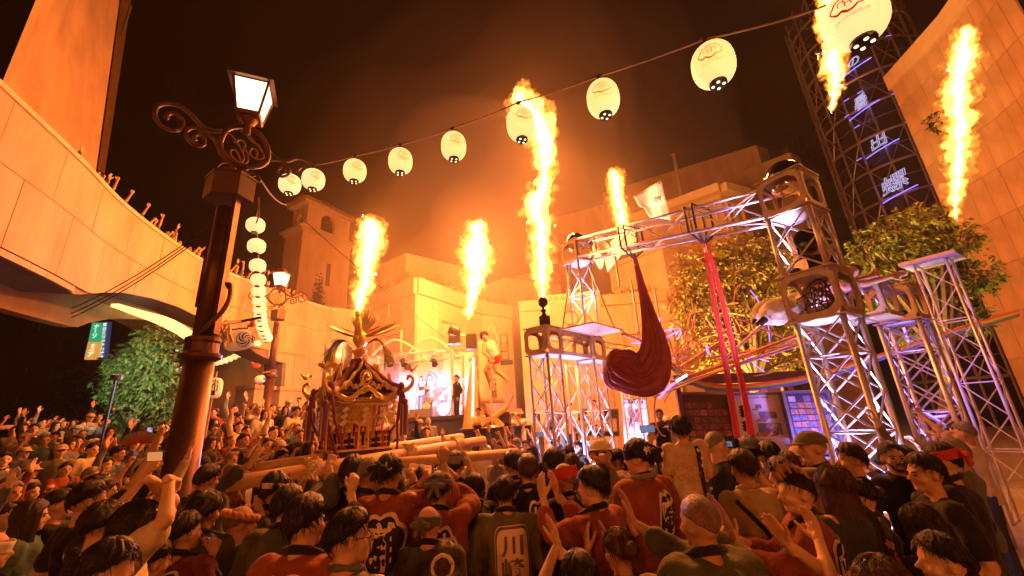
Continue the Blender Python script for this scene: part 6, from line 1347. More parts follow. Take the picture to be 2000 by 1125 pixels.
def hair_shell(style, col_, xf, rnd, fine=False):
    C = V((0, .0, 1.600)); nA, nP = 60, 20; q = MB(); rows = []
    lim = {'short': (48, 88, 128), 'slick': (42, 88, 130), 'bowl': (62, 95, 124), 'long': (58, 100, 120), 'bob': (64, 100, 122), 'bun': (44, 92, 120), 'shaved': (46, 84, 122), 'mohawk': (46, 84, 122), 'curly': (52, 95, 128), 'ring': (100, 96, 126)}[style]
    th = {'short': .014, 'slick': .013, 'bowl': .017, 'long': .018, 'bob': .020, 'bun': .013, 'shaved': .0015, 'mohawk': .005, 'curly': .028, 'ring': .008}[style]
    drop = {'long': .30, 'bob': .10}.get(style, 0); ph = rnd.uniform(0, 9); part = rnd.uniform(-.4, .4)
    for a in range(nA+1):
        g = 2*PI*(a % nA)/nA; f = abs(((g+PI) % (2*PI))-PI)/PI      # 0 front, 1 back
        L = lerp(lim[0], lim[1], f*2) if f < .5 else lerp(lim[1], lim[2], f*2-1); L += 5*noise.noise(V((g*2.2, ph, 0)))+(3*math.sin(g*13+ph) if style in ('bowl', 'short', 'bob') else 0)
        row = []; top0 = 62 if style == 'ring' else 1
        for b in range(nP+1):
            t = b/nP; t2 = min(1, t/.75) if drop and f > .22 else t; pol = R(lerp(top0, L, t2))
            d = V((math.sin(pol)*math.sin(g), math.sin(pol)*math.cos(g), math.cos(pol)))
            e = min(1, (1-t2)*5) if not (drop and f > .22) else 1.0
            if style == 'ring': e *= min(1, t*6)
            tt = th*(.35+.65*e); tt += (.006*noise.noise(V((g*5+part*2, pol*1.6, ph)))+.0016*math.sin(g*(26 if style != 'curly' else 14)+6*noise.noise(V((g*2, pol*2, ph)))*1.3+pol*2))*(1 if th > .01 else .15)*min(1, t*6+.2)
            if style == 'curly': tt += .012*noise.noise(V((d.x*9, d.y*9, d.z*9+ph)))
            if style == 'slick': tt += .022*max(0, d.y)*max(0, d.z)
            if style in ('short', 'mohawk') : tt += (.010 if style == 'short' else .045)*max(0, d.z)**(2 if style == 'short' else 6)*(1 if style == 'short' else max(0, 1-abs(d.x)*1.6))
            if t2 >= .98 and not drop: tt = -.006
            p = C+V((d.x*(.078+tt), d.y*(.096+tt)-.002, d.z*(.100+tt)))
            if drop and f > .22 and t > .75: u = (t-.75)/.25; p = p+V((d.x*.02*u, -.012*u, -drop*u*(1+.06*math.sin(g*17))))
            row.append(xf(p))
        rows.append(row)
    q.sheet(rows)
    if style in ('short', 'curly', 'bowl', 'slick', 'bun', 'bob', 'mohawk') or (fine and style == 'long'):
        for k in range(620 if fine else 120):             # loose tufts lying over the shell
            g = rnd.uniform(0, 2*PI); f = abs(((g+PI) % (2*PI))-PI)/PI; L = lerp(lim[0], lim[1], f*2) if f < .5 else lerp(lim[1], lim[2], f*2-1); pol = R(rnd.uniform(3, L*.97)); ln = rnd.uniform(.18, .50); sw = rnd.uniform(-.25, .25)
            pts = []
            for u in (0, .5, 1):
                po = pol+ln*u*.9; gg = g+part*u*.5+sw*u; d = V((math.sin(po)*math.sin(gg), math.sin(po)*math.cos(gg), math.cos(po))); e = th+.001+.008*u*rnd.uniform(.1, 1); pts.append(xf(C+V((d.x*(.078+e), d.y*(.096+e), d.z*(.100+e)))))
            q.tube(pts, [.0020, .0018, .0004] if fine else [.0034, .0032, .0006], 3, cap=False)
    if style == 'bun': q.ell(xf(C+V((0, -.105, .015))), (.050, .046, .050), seg=12, rings=8)
    return q
def sub(name, me_or_q, m, par, smooth=True):
    if isinstance(me_or_q, MB): return me_or_q.build(name, m, par, smooth=smooth)
    for x in (m if isinstance(m, (list, tuple)) else [m]): me_or_q.materials.append(x)
    return link(name, me_or_q, par)
PN = [0]
def person_at(pos, yaw, H, label, cloth='happi', cc='rust', hair='short', hc='black', arms=('down', 'down'), head=(0, 0), emblem=None, acc=(), vox=.012, lean=0.0, skin=None, legs='navy', build=1.0, grp=None, face=False, sit=False, hs=1.0):
    PN[0] += 1; rnd = random.Random(PN[0]*17+3); S = H/1.70
    root = bpy.data.objects.new('person', None); col.objects.link(root); root.empty_display_size = .2
    root.location = pos; root.rotation_euler = (0, 0, R(yaw)); root.scale = (S*(.94+.06*build if build < 1 else 1), S, S); tag(root, label, 'person', grp)
    sk = M_skin[skin if skin is not None else rnd.choice((0, 1, 1, 2))]
    piv = V((0, -.01, 1.47)); hr = Matrix.Rotation(R(head[0]), 3, 'Z') @ Matrix.Rotation(R(head[1]), 3, 'X')
    def xf(p): return hr @ ((V(p)-piv)*hs)+piv-V((0, 0, .05*(hs-1)/.25))
    def bend(p): return p if not lean else V((p.x, p.y+lean*max(0, p.z-.95)*.9, p.z-abs(lean)*.12*max(0, p.z-.95)))
    q = MB(); h = MB()
    h.ell((0, -.004, 1.604), (.077, .094, .098), seg=14, rings=10); h.ell((0, .020, 1.556), (.060, .074, .082), seg=12, rings=9); h.cap((-.012, .066, 1.497), (.012, .066, 1.497), .024, .024, 8)
    h.cap((0, .090, 1.588), (0, .112, 1.556), .009, .0125, 7); h.cap((-.034, .076, 1.602), (.034, .076, 1.602), .014, .014, 7); h.ell((.043, .058, 1.553), (.024, .026, .026)); h.ell((-.043, .058, 1.553), (.024, .026, .026)); h.cap((-.017, .086, 1.528), (.017, .086, 1.528), .0095, .0095, 6)
    for s in (-1, 1): h.ell((.078*s, -.008, 1.575), (.011, .024, .034), Matrix.Rotation(R(-18*s), 3, 'Z'))
    q.add([xf(p) for p in h.v], h.f)
    q.cap((0, -.018, 1.40), xf((0, -.006, 1.53)), .058, .052, 12)
    A = [arm_of(-1, arms[0]), arm_of(1, arms[1])]
    for Sh, E, T, hk, fd, pd in A: q.cap(Sh, E, .048, .038, 10); q.cap(E, T, .040, .026, 10); q.ell(Sh, (.058, .055, .055))
    q.lathe([(.09, .80), (.135, .92), (.115, 1.08), (.14, 1.25), (.150, 1.34), (.10, 1.42), (.05, 1.455)], (0,0,0), 16, None, .62)
    if lean: q.v = [bend(p) for p in q.v]
    me = remesh(q, vox, 2, 'body'); nv = len(me.vertices)
    vs = [v.co.copy() for v in me.vertices]; fs = [tuple(f.vertices) for f in me.polygons]; bpy.data.meshes.remove(me)
    hi = hr.inverted()
    mi = []
    for f in fs:
        c = sum((vs[i] for i in f), V((0,0,0)))/len(f); k = 0
        if c.z > 1.45:
            l_ = (hi @ (c-piv))*(1/hs)+piv
            if abs(l_.x) < .023 and abs(l_.z-1.528) < .008 and l_.y > .07: k = 1
        mi.append(k)
    hv = .0055 if vox < .013 else .009
    for s, (Sh, E, T, hk, fd, pd) in zip((-1, 1), A):
        rv, rf = hand_raw(hk, hv); z = fd.normalized(); y = pd-z*pd.dot(z); y.normalize(); x = y.cross(z); o = len(vs); T = bend(T)
        # thumb sits at -x for a right hand with palm +y; mirror for the left hand
        vs += [T+x*(p.x*s)+y*p.y+z*p.z for p in rv]; fs += [tuple(i+o for i in (f if s > 0 else f[::-1])) for f in rf]; mi += [0]*len(rf)
    b = MB(); b.v = vs; b.f = fs; b.m = mi; b.build('body', [sk, M_lip], root, smooth=True)
    if hair in ('bald',): pass
    else: sub('hair', hair_shell(hair if hair != 'shaved' else 'shaved', hc, lambda p: bend(xf(p)), rnd, vox < .012), HC[hc if hair not in ('mohawk',) else hc], root)
    if hair == 'mohawk':
        m_ = MB()
        for k in range(120):
            u = rnd.uniform(-.9, .75); xx = rnd.gauss(0, .018); p = V((xx, .085*math.sin(-u*1.3), 1.600+.105*math.cos(u*1.3))); p.y = -p.y if False else p.y; d = V((xx*6, .5-.2*u, 1)).normalized(); m_.tube([bend(xf(p)), bend(xf(p+d*.03)), bend(xf(p+d*rnd.uniform(.045, .065)))], [.010, .009, .001], 4, cap=False)
        sub('hair_crest', m_, HC['bleached'], root)
    if face:
        for s in (-1, 1):
            m_ = MB(); m_.ell((0,0,0), (.0135, .006, .0062), seg=8, rings=6); m_.v = [bend(xf(p+V((.031*s, .086, 1.580)))) for p in m_.v]; sub('eye', m_, M_eye, root)
            m_ = MB(); m_.tube([(.014*s, .094, 1.596), (.032*s, .092, 1.602), (.050*s, .080, 1.597)], .0042, 5); m_.v = [bend(xf(p)) for p in m_.v]; sub('eyebrow', m_, M_brow, root)
    # clothes
    g = MB(); bw = build
    if cloth == 'happi':
        g.lathe([(.21*bw, .60), (.205*bw, .80), (.185*bw, 1.0), (.195*bw, 1.15), (.205*bw, 1.28), (.20*bw, 1.345), (.145*bw, 1.415), (.075, 1.462), (.06, 1.475)], (0,0,0), 22, None, .68)
        for Sh, E, T, *_ in A:
            mid = E.lerp(T, .5); g.cap(Sh.lerp(V((0,0,1.36)), .25), Sh, .070, .074, 12); g.cap(Sh, E, .070, .070, 12); g.cap(E, mid, .068, .062, 12); g.cap(Sh.lerp(E, .5)+V((0,0,-.03)), mid+V((0,0,-.035)), .05, .055, 10)
    elif cloth in ('shirt', 'jacket'):
        g.lathe([(.165*bw, .78), (.178*bw, .92), (.158*bw, 1.06), (.185*bw, 1.25), (.190*bw, 1.345), (.135*bw, 1.415), (.07, 1.455)], (0,0,0), 22, None, .66)
        for Sh, E, T, *_ in A: g.cap(Sh.lerp(V((0,0,1.36)), .25), Sh, .068, .072, 12); g.cap(Sh, E, .066, .056, 12); g.cap(E, E.lerp(T, .85), .056, .042, 12)
    else:
        g.lathe([(.160*bw, .80), (.172*bw, .92), (.155*bw, 1.06), (.180*bw, 1.25), (.186*bw, 1.345), (.130*bw, 1.412), (.068, 1.448)], (0,0,0), 22, None, .66)
        for Sh, E, T, *_ in A: g.cap(Sh.lerp(V((0,0,1.36)), .25), Sh, .066, .070, 12); g.cap(Sh, Sh.lerp(E, .72), .068, .064, 12)
    g.v = [bend(p) for p in g.v]
    sd = rnd.uniform(0, 50)
    def disp(co, nn):
        k = .026*noise.noise(V((co.x*5+sd, co.y*5, co.z*3.2)))+  .016*noise.noise(V((co.x*13, co.y*14+sd, co.z*7)))+.006*math.sin(co.z*34+co.x*22+5*noise.noise(V((co.x*3, co.z*3, sd))))*max(0, noise.noise(V((co.x*4, sd, co.z*3)))+.25)
        return co+nn*k
    cvox = vox*1.35; cm = remesh(g, cvox, 2, 'coat', disp)
    coat = sub({'happi': 'happi_coat', 'tee': 't_shirt', 'yukata': 'yukata'}.get(cloth, 'shirt'), cm, CL[cc] if isinstance(cc, str) else cc, root)
    # collar
    k_ = MB()
    if cloth == 'happi': k_.tube([bend(V(p)) for p in ((-.03, .15, 1.12), (-.055, .13, 1.30), (-.078, .065, 1.43), (-.062, -.035, 1.478), (0, -.068, 1.490), (.062, -.035, 1.478), (.078, .065, 1.43), (.055, .13, 1.30), (.03, .15, 1.12))], .021, 7); sub('collar', k_, CL['black'], root)
    elif cloth in ('shirt', 'jacket'): k_.tube([bend(V(p)) for p in ((-.01, .075, 1.425), (-.058, .035, 1.452), (-.066, -.02, 1.468), (0, -.075, 1.478), (.066, -.02, 1.468), (.058, .035, 1.452), (.01, .075, 1.425))], .017, 6); sub('collar', k_, coat.data.materials[0], root)
    # trousers and shoes
    l_ = MB()
    if not sit:
        for s in (-1, 1): l_.cap((.085*s, 0, .92), (.095*s, .015, .50), .088, .066, 9); l_.cap((.095*s, .015, .50), (.10*s, -.01, .12), .064, .050, 9)
        l_.ell((0, 0, .92), (.155, .115, .10)); sub('trousers', remesh(l_, .028, 2, 'trousers'), CL[legs], root)
        for s in (-1, 1): f_ = MB(); f_.ell((.10*s, .045, .045), (.046, .125, .045)); f_.cap((.10*s, -.02, .06), (.10*s, -.01, .12), .045, .04); sub('shoe', f_, M_black, root)
    else:
        for s in (-1, 1): l_.cap((.08*s, 0, .92), (.13*s, .34, .97), .088, .068, 9); l_.cap((.13*s, .34, .97), (.13*s, .34, .78), .066, .060, 9)
        l_.ell((0, 0, .92), (.15, .13, .11)); sub('shorts', remesh(l_, .022, 2, 'shorts'), CL[legs], root)
        for s in (-1, 1): c_ = MB(); c_.cap((.13*s, .34, .86), (.12*s, .36, .58), .042, .03, 9); c_.cap((.12*s, .36, .57), (.12*s, .43, .55), .03, .022, 8); sub('lower_leg', c_, sk, root)
    if emblem: add_emblem(coat, emblem, bend)
    for a in acc: ACC[a if isinstance(a, str) else a[0]](root, lambda p: bend(xf(p)), A, *(() if isinstance(a, str) else a[1:]))
    return root
def add_emblem(coat, spec, bend):
    kind, body, cx, cz, w_, h_ = spec; me = coat.data
    bv = BVHTree.FromPolygons([v.co for v in me.vertices], [tuple(p.vertices) for p in me.polygons])
    def pr(x, z, l_):
        hit = bv.ray_cast(V((x, -1.5, z)), V((0, 1, 0)))
        if hit[0] is None: return V((x, -.1, z))
        return hit[0]+(hit[1] if hit[1].y < 0 else V((0,-1,0)))*l_
    def blob(k, l_, m_, nm, fn):
        q = MB(); rows = []; N = 64
        for j in range(9):
            t = max(.02, j/8); rows.append([pr(cx+fn(2*PI*i/N, k)[0]*t, cz+fn(2*PI*i/N, k)[1]*t, l_) for i in range(N+1)])
        q.sheet(rows); sub(nm, q, m_, coat)
    def cloud(g, k):
        r_ = (1+.13*abs(math.sin(g*3.5+.4))-.05)*k; e = (abs(math.cos(g))**3+abs(math.sin(g))**3)**(-1/3); return (w_/2*r_*math.cos(g)*e*.92, h_/2*r_*math.sin(g)*e*.92)
    def rrect(g, k):
        e = (abs(math.cos(g))**7+abs(math.sin(g))**7)**(-1/7); return (w_/2*k*math.cos(g)*e, h_/2*k*math.sin(g)*e)
    if kind == 'cloud': blob(1.0, .004, M_creamp, 'crest_border', cloud); blob(.88, .008, M_blackp, 'crest_field', cloud); tm = M_creamp
    elif kind == 'outline': blob(1.0, .004, M_creamp, 'crest_border', cloud); blob(.92, .008, me.materials[0], 'crest_field', cloud); tm = M_creamp
    elif kind == 'panel': blob(1.12, .003, M_creamp, 'crest_border', rrect); blob(1.08, .006, me.materials[0], 'crest_line', rrect); blob(.98, .009, M_creamp, 'crest_field', rrect); tm = me.materials[0]
    else: blob(1.0, .005, M_creamp, 'crest_field', cloud); tm = me.materials[0]
    n_ = len(body); 
    for k, ch in enumerate(body):
        vs, fs = text_mesh(ch, 1.0, offset=.022); cw = max(v.x for v in vs)*2; chh = max(v.y for v in vs)*2
        sx = w_*.70/max(cw, .5); sz = h_*.74/n_/max(chh, .5); z0 = cz+h_*.80*((n_-1)/2-k)/n_
        q = MB(); q.add([pr(cx+v.x*sx, z0+v.y*sz, .013) for v in vs], fs); sub('crest_character', q, tm, coat)
def a_band(root, xf, A, m='white', text=None, knot=True, z=1.625, wd=.032, tilt=-12):
    mm = CL[m]; rt_ = Matrix.Rotation(R(tilt), 3, 'X'); C = V((0, -.002, z)); q = MB(); rows = []
    for i in range(33):
        g = 2*PI*i/32; k = .093+.004*math.sin(5*g); p = V((k*math.sin(g), k*1.20*math.cos(g), 0)); b = p*.96
        rows.append([xf(C+rt_ @ (p*1.0+V((0,0,z_)))) for z_ in (-wd, -wd*.3, wd*.5, wd)]+[xf(C+rt_ @ (b+V((0,0,wd)))), xf(C+rt_ @ (b+V((0,0,-wd)))), xf(C+rt_ @ (p+V((0,0,-wd))))])
    q.sheet(rows); o = sub('headband', q, mm, root)
    if knot:
        q = MB(); kb = C+rt_ @ V((0, -.118, 0)); q.ell(xf(kb), (.026, .020, .022)); 
        for s in (-1, 1): q.cap(xf(kb), xf(kb+V((s*.055, -.02, -.015))), .014, .022, 7); q.cap(xf(kb+V((0,-.01,0))), xf(kb+V((s*.035, -.025, -.075))), .013, .018, 7)
        sub('knot', q, mm, o)
    if text:
        vs, fs = text_mesh(text, .058, offset=.002); q = MB(); q.add([xf(C+rt_ @ V((.099*math.sin(PI-v.x/.095), .099*1.20*math.cos(PI-v.x/.095), v.y))) for v in vs], fs); sub('headband_lettering', q, M_creamp, o)
def a_twist(root, xf, A, m='pink'):
    q = MB(); rt_ = Matrix.Rotation(R(-14), 3, 'X'); pts = [[], []]
    for i in range(49):
        g = 2*PI*i/48
        for s in (0, 1): t = g*9+s*PI; pts[s].append(xf(V((0,-.002,1.640))+rt_ @ V(((.096+.012*math.cos(t))*math.sin(g), (.114+.012*math.cos(t))*math.cos(g), .012*math.sin(t)))))
    for s in (0, 1): q.tube(pts[s], .016, 7)
    sub('twisted_headband', q, CL[m], root)
def a_cap(root, xf, A, m='white', brim=True, back=False):
    q = MB(); q.lathe([(.097*math.cos(R(a)), 1.628+.090*math.sin(R(a))) for a in range(-4, 90, 8)], (0, 0, 0), 24, None, 1.18); q.v = [xf(p) for p in q.v]; o = sub('cap', q, CL[m], root)
    if brim:
        s = -1 if back else 1; b = MB(); rows = []
        for i in range(13): g = R(-65+130*i/12); rows.append([xf(V((.098*math.sin(g), s*.114*math.cos(g), 1.632))), xf(V((.105*math.sin(g), s*(.115*math.cos(g)+.075*math.cos(g)**.7), 1.615))), xf(V((.098*math.sin(g), s*.112*math.cos(g), 1.620)))])
        b.sheet(rows); sub('brim', b, CL[m], o)
def a_bucket(root, xf, A, m='olive'):
    q = MB(); q.lathe([(.155, 1.585), (.150, 1.582), (.100, 1.632), (.092, 1.69), (.075, 1.722), (.01, 1.726)], (0,0,0), 26, None, 1.12); q.v = [xf(p) for p in q.v]; sub('bucket_hat', q, CL[m], root)
def a_glasses(root, xf, A):
    q = MB()
    for s in (-1, 1):
        q.tube([xf(V((.033*s+.023*math.cos(R(30*i)), .104, 1.578+.017*math.sin(R(30*i))))) for i in range(12)], .0024, 4, closed=True); q.tube([xf(V((.055*s, .10, 1.582))), xf(V((.080*s, .05, 1.588))), xf(V((.083*s, -.02, 1.585)))], .0026, 4)
    q.tube([xf(V((-.010, .106, 1.58))), xf(V((.010, .106, 1.58)))], .0024, 4); sub('glasses', q, M_fix, root)
def a_shades(root, xf, A):
    q = MB()
    for s in (-1, 1): q.ell(xf(V((.034*s, .075, 1.675))), (.028, .010, .018)); q.tube([xf(V((.06*s, .07, 1.672))), xf(V((.088*s, .01, 1.66))), xf(V((.09*s, -.04, 1.63)))], .003, 4)
    sub('sunglasses', q, M_black, root)
def a_beard(root, xf, A):
    q = MB(); q.tube([xf(V(p)) for p in ((-.055, .045, 1.545), (-.045, .072, 1.505), (-.02, .088, 1.487), (.02, .088, 1.487), (.045, .072, 1.505), (.055, .045, 1.545))], .012, 6); q.tube([xf(V((-.028, .096, 1.532))), xf(V((0, .104, 1.541))), xf(V((.028, .096, 1.532)))], .0055, 5); sub('beard', q, HC['black'], root)
def a_flower(root, xf, A, m='red', at_=(.05, -.09, 1.60), n_=9, r_=.02):
    q = MB(); rnd = random.Random(n_)
    for k in range(n_): c = V(at_)+V((rnd.gauss(0, .018), rnd.gauss(0, .012), rnd.gauss(0, .022))); q.ell(xf(c), (r_*.7, r_*.7, r_*.5), seg=7, rings=5)
    sub('hair_flower', q, CL[m], root)
def a_scrunchie(root, xf, A, m='cream'):
    q = MB(); C = V((0, -.100, 1.615))
    for k in range(26): g = 2*PI*k/26; q.ell(xf(C+V((.055*math.cos(g), -.006+.006*math.sin(k*2), .055*math.sin(g)))), (.013, .013, .012), seg=7, rings=5)
    sub('flower_scrunchie', q, CL[m], root)
def a_scarf(root, xf, A, m='grey'):
    q = MB(); q.tube([(.075*math.sin(2*PI*i/24), .085*math.cos(2*PI*i/24)-.01, 1.470+.012*math.cos(2*PI*i/24)*-1) for i in range(25)], .020, 7); sub('neck_towel', q, CL[m], root)
def a_strap(root, xf, A, m='black'):
    q = MB(); q.tube([(-.16, -.10, 1.40), (-.05, -.155, 1.25), (.08, -.155, 1.05), (.17, -.10, .92)], .016, 5); sub('bag_strap', q, CL[m], root)
def a_clip(root, xf, A):
    q = MB(); q.lathe([(.014, 0), (.012, .006), (.002, .008)], xf(V((.02, -.112, 1.60))), 10, Matrix.Rotation(PI/2, 3, 'X')); sub('hair_clip', q, M_golda, root)
ACC = dict(band=a_band, twist=a_twist, cap=a_cap, bucket=a_bucket, glasses=a_glasses, shades=a_shades, beard=a_beard, flower=a_flower, scrunchie=a_scrunchie, scarf=a_scarf, strap=a_strap, clip=a_clip)
FGP = []
def person(px, py, w_, yaw, label, **k):
    p = PD(px, py, .205*F/w_); H = p.z-gz(p.x, p.y); Hc = min(max(H, 1.50), 1.90)
    if abs(Hc-H) > .001:
        g0 = gz(p.x, p.y); p = PZ(px, py, Hc+g0) if Hc+g0 < CAMH-.02 else p
        if Hc+g0 >= CAMH-.02: Hc = min(max(H, 1.35), 2.0)
    o = person_at((p.x, p.y, p.z-Hc-.012), yaw, Hc, label, **k); FGP.append((p.x, p.y)); return o
def held(root, loc, rot, label, kind='phone', m=None, screen=None):
    S = root.scale[2]; mw = Matrix.Translation(root.location) @ Matrix.Rotation(root.rotation_euler[2], 4, 'Z'); p = mw @ (V(loc)*S)
    t = bpy.data.objects.new('smartphone' if kind == 'phone' else 'camera', None); col.objects.link(t); t.location = p; t.rotation_euler = (mw.to_3x3() @ Euler(rot).to_matrix()).to_euler(); tag(t, label, 'phone' if kind == 'phone' else 'camera')
    if kind == 'phone':
        q = MB(); q.box((0,0,0), (.148, .009, .074)); sub('case', q, m or M_black, t, False); q = MB(); q.box((0,-.0055,0), (.138, .001, .066)); sub('screen', q, screen or M_scr[0], t, False); q = MB(); q.lathe([(.008, 0), (.007, .003)], (-.055, .0045, .02), 10, Matrix.Rotation(-PI/2, 3, 'X')); sub('camera_lens', q, M_glassd, t)
    else:
        q = MB(); q.box((0,0,0), (.135, .065, .092)); q.box((0,-.005,.058), (.06, .06, .028)); sub('camera_body', q, M_fix, t, False); q = MB(); q.lathe([(.036, .03), (.038, .10), (.042, .105), (.042, .15), (.034, .152)], (0,0,0), 16, Matrix.Rotation(-PI/2, 3, 'X')); sub('lens', q, M_fix, t); q = MB(); q.box((0,-.0335,-.005), (.07, .001, .05)); sub('screen', q, M_scr[1], t, False)
    return t
M_scr = [mat('screen_warm', (.5, .3, .15), .2, var=0, emit=(1, .45, .15), es=.5), mat('screen_blue', (.1, .15, .3), .2, var=0, emit=(.2, .4, .7), es=.4), mat('screen_white', (.8, .85, .9), .2, var=0, emit=(.8, .85, 1), es=.5), mat('screen_dark', (.05, .05, .03), .1, var=0, emit=(.25, .2, .08), es=.25)]
NV = .0105
# nearest row, from left to right
a = person(212, 1052, 100, -70, 'person with shaggy dark hair in profile at the bottom left corner', cloth='tee', cc='black', vox=NV, hair='short', head=(-25, -8), arms=('down', 'chest'))
a = person(262, 978, 72, -60, 'person with sunglasses on the head and one bare arm folded over the crown', cloth='tee', cc='cream', hair='bob', vox=NV, arms=(((-.02, .06, 1.80), 'relax', (.9, .2, -.3), (0, 0, -1)), 'head'), acc=('shades',), head=(-10, -12), face=True)
a = person(300, 1055, 66, -20, 'person hidden behind a phone held up low at the left', cloth='tee', cc='black', vox=NV, arms=('phone', 'phone'), head=(-10, -8)); held(a, (0, .40, 1.60), (R(12), 0, 0), 'phone with a blue lit screen held up near the bottom left', screen=M_scr[1])
a = person(366, 1000, 60, -8, 'person in dark happi with a black cloud crest at the lower left', cc='maroon', vox=NV, emblem=('cloud', '祭', .02, 1.26, .24, .26), head=(-15, 0))
a = person(470, 985, 56, -32, 'bald person with an orange twisted headband and navy shirt with outlined crest', cloth='tee', cc='navy', hair='ring', hc='shaved', vox=NV, acc=(('twist', 'pink'),), emblem=('outline', '中', -.02, 1.27, .24, .22), arms=(((-.16, .34, 1.56), 'grip', (.1, .3, 1), (1, .2, 0)), 'down'), build=1.1, head=(-12, -4))
held(a, (-.13, .40, 1.68), (R(10), R(70), R(20)), 'dark phone held beside a red fan at the left', screen=M_scr[3])
S_ = a.scale[2]; p = V(a.location)+Matrix.Rotation(a.rotation_euler[2], 3, 'Z') @ V((-.22, .42, 1.68))*S_
q = MB(); q.box((0,0,.07), (.15, .012, .20)); q.bar((0,0,-.03), (0,0,-.14), .010, 6); o = q.build('hand_fan', mat('red_fan', (.55, .05, .03), .6)); o.location = p; o.rotation_euler = (R(-10), R(-8), R(-20)); tag(o, 'red rectangular fan held up by the headband wearer', 'fan')
a = person(600, 966, 76, -6, 'tall haired person in rust happi with cloud crest, lower left of centre', vox=NV, hair='short', emblem=('cloud', '囃', .0, 1.27, .28, .27), head=(-14, 0), build=1.08)
a = person(682, 992, 80, -16, 'person with slicked hair and glasses turned aside, grey blue shirt', cloth='shirt', cc='slate', vox=NV, hair='slick', acc=('glasses',), head=(-42, 0))
a = person(838, 985, 58, -8, 'bald person with a grey knotted headband in dark green happi', cc='green', hair='ring', hc='shaved', vox=NV, acc=(('band', 'slate', None, True, 1.605),), emblem=None, head=(-6, 4), build=1.15)
a = person(868, 1058, 76, 4, 'brown haired person whose bun wears a cream flower ring, bottom centre', cloth='tee', cc='red', hair='bun', hc='brown', vox=NV, acc=('scrunchie',))
a = person(985, 930, 50, 4, 'person in grey green happi with a framed pale panel on the back', cc='olive', hair='short', vox=NV, emblem=('panel', '川崎', .03, 1.18, .23, .36), head=(-8, 2), arms=('down', ((.30, .20, 1.1), 'open', (.2, .6, .6), (-1, 0, 0))), build=1.08)
a = person(1155, 911, 58, 42, 'person in rust happi clapping, short dark hair, in front of the red bandana', vox=NV, emblem=('cloud', '祭', .06, 1.20, .24, .30), arms=('claphigh', 'claphigh'), head=(14, 0))
a = person(1206, 1030, 74, 10, 'brown haired person with a gold hair clip on the bun, bottom centre right', cloth='tee', cc='khaki', hair='bun', hc='brown', vox=NV, acc=('clip',), arms=('claphigh', 'claphigh'), head=(16, 0))
a = person(1128, 1075, 60, 30, 'person low at the bottom edge with clapping hands raised', cloth='tee', cc='maroon', hair='short', vox=NV, arms=(((-.10, .34, 1.66), 'open', (.1, .2, 1), (1, .2, 0)), ((.10, .34, 1.64), 'open', (-.1, .2, 1), (-1, .2, 0))))
a = person(1358, 960, 84, 8, 'big person with cropped hair in green happi with a cream crest, clapping', cc='green', hair='shaved', hc='shaved', vox=NV, emblem=('white', '祭', .11, 1.25, .14, .28), arms=(((-.36, .30, 1.50), 'open', (.15, .25, 1), (1, .2, 0)), ((-.20, .36, 1.53), 'open', (-.12, .25, 1), (-1, .1, 0))), build=1.2, head=(12, 0), skin=2)
a = person(1546, 918, 64, 62, 'person with a bleached crest of hair in rust happi, clapping', hair='mohawk', hc='dark', vox=NV, arms=('clap', 'clap'), head=(18, 0), emblem=('cloud', '中', .0, 1.2, .26, .32))
a = person(1672, 935, 58, 40, 'person in a dark floral yukata with red flowers in the updo', cc='black', hair='bun', hc='black', vox=NV, acc=(('flower', 'red', (.07, -.07, 1.60), 14, .022),), head=(22, 0), arms=('clap', 'clap'))
rnd = random.Random(5); coat = [c for c in a.children if c.name.startswith('happi')][0]
bv = BVHTree.FromPolygons([v.co for v in coat.data.vertices], [tuple(p.vertices) for p in coat.data.polygons])
for k in range(26):
    x, z = rnd.uniform(-.2, .2), rnd.uniform(.8, 1.36); r_ = rnd.uniform(.012, .030); q = MB(); ring = []
    for rr in (.05, .6, 1): ring.append([((lambda h_: h_[0]+h_[1]*.005 if h_[0] else V((x, -.15, z)))(bv.ray_cast(V((x+r_*rr*(1+.3*math.sin(5*g))*math.cos(g), -1, z+r_*rr*(1+.3*math.sin(5*g))*math.sin(g))), V((0, 1, 0))))) for g in [2*PI*i/20 for i in range(21)]])
    q.sheet(ring); sub('printed_flower', q, (CL['pink'], M_creamp, CL['red'])[k % 3], coat)
a = person(1712, 1085, 84, 30, 'person with brown hair at the bottom right with clapping hands raised', cloth='tee', cc='black', hair='bob', hc='brown', vox=NV, arms=(((-.20, .36, 1.72), 'open', (-.35, .35, .9), (.9, .3, .3)), ((-.06, .36, 1.70), 'open', (-.35, .35, .9), (-.9, -.2, -.2))))
a = person(1790, 985, 66, 20, 'dark haired person in black at the right edge, third row', cloth='tee', cc='black', hair='bob', hc='dark', vox=NV)
a = person(1822, 1040, 74, 55, 'person in profile at the very right edge wearing green', cloth='tee', cc='teal', hair='short', vox=NV, head=(15, 0))
a = person(1795, 885, 58, 66, 'large young person in a black shirt looking left near the right edge', cloth='tee', cc='black', hair='short', vox=NV, head=(14, 0), face=True, build=1.1)
a = person(1736, 864, 46, 172, 'bearded person in a black hooded jacket facing the camera', cloth='jacket', cc='black', hair='short', vox=NV, acc=('beard',), face=True, skin=0, head=(-12, 6))
a = person(1655, 866, 46, 48, 'dark haired person in black before the foot of the nearest truss tower', cloth='tee', cc='black', hair='short', vox=NV, head=(15, 0), arms=('down', 'uphalf'))
a = person(1622, 908, 60, 25, 'long haired person in a top with pale stripes', cloth='tee', cc='navy', hair='long', hc='brown', vox=NV)
a = person(1583, 918, 56, 30, 'person in an olive bucket hat behind the bleached crest', cloth='tee', cc='navy', hair='short', acc=(('bucket', 'olive'),), vox=NV)
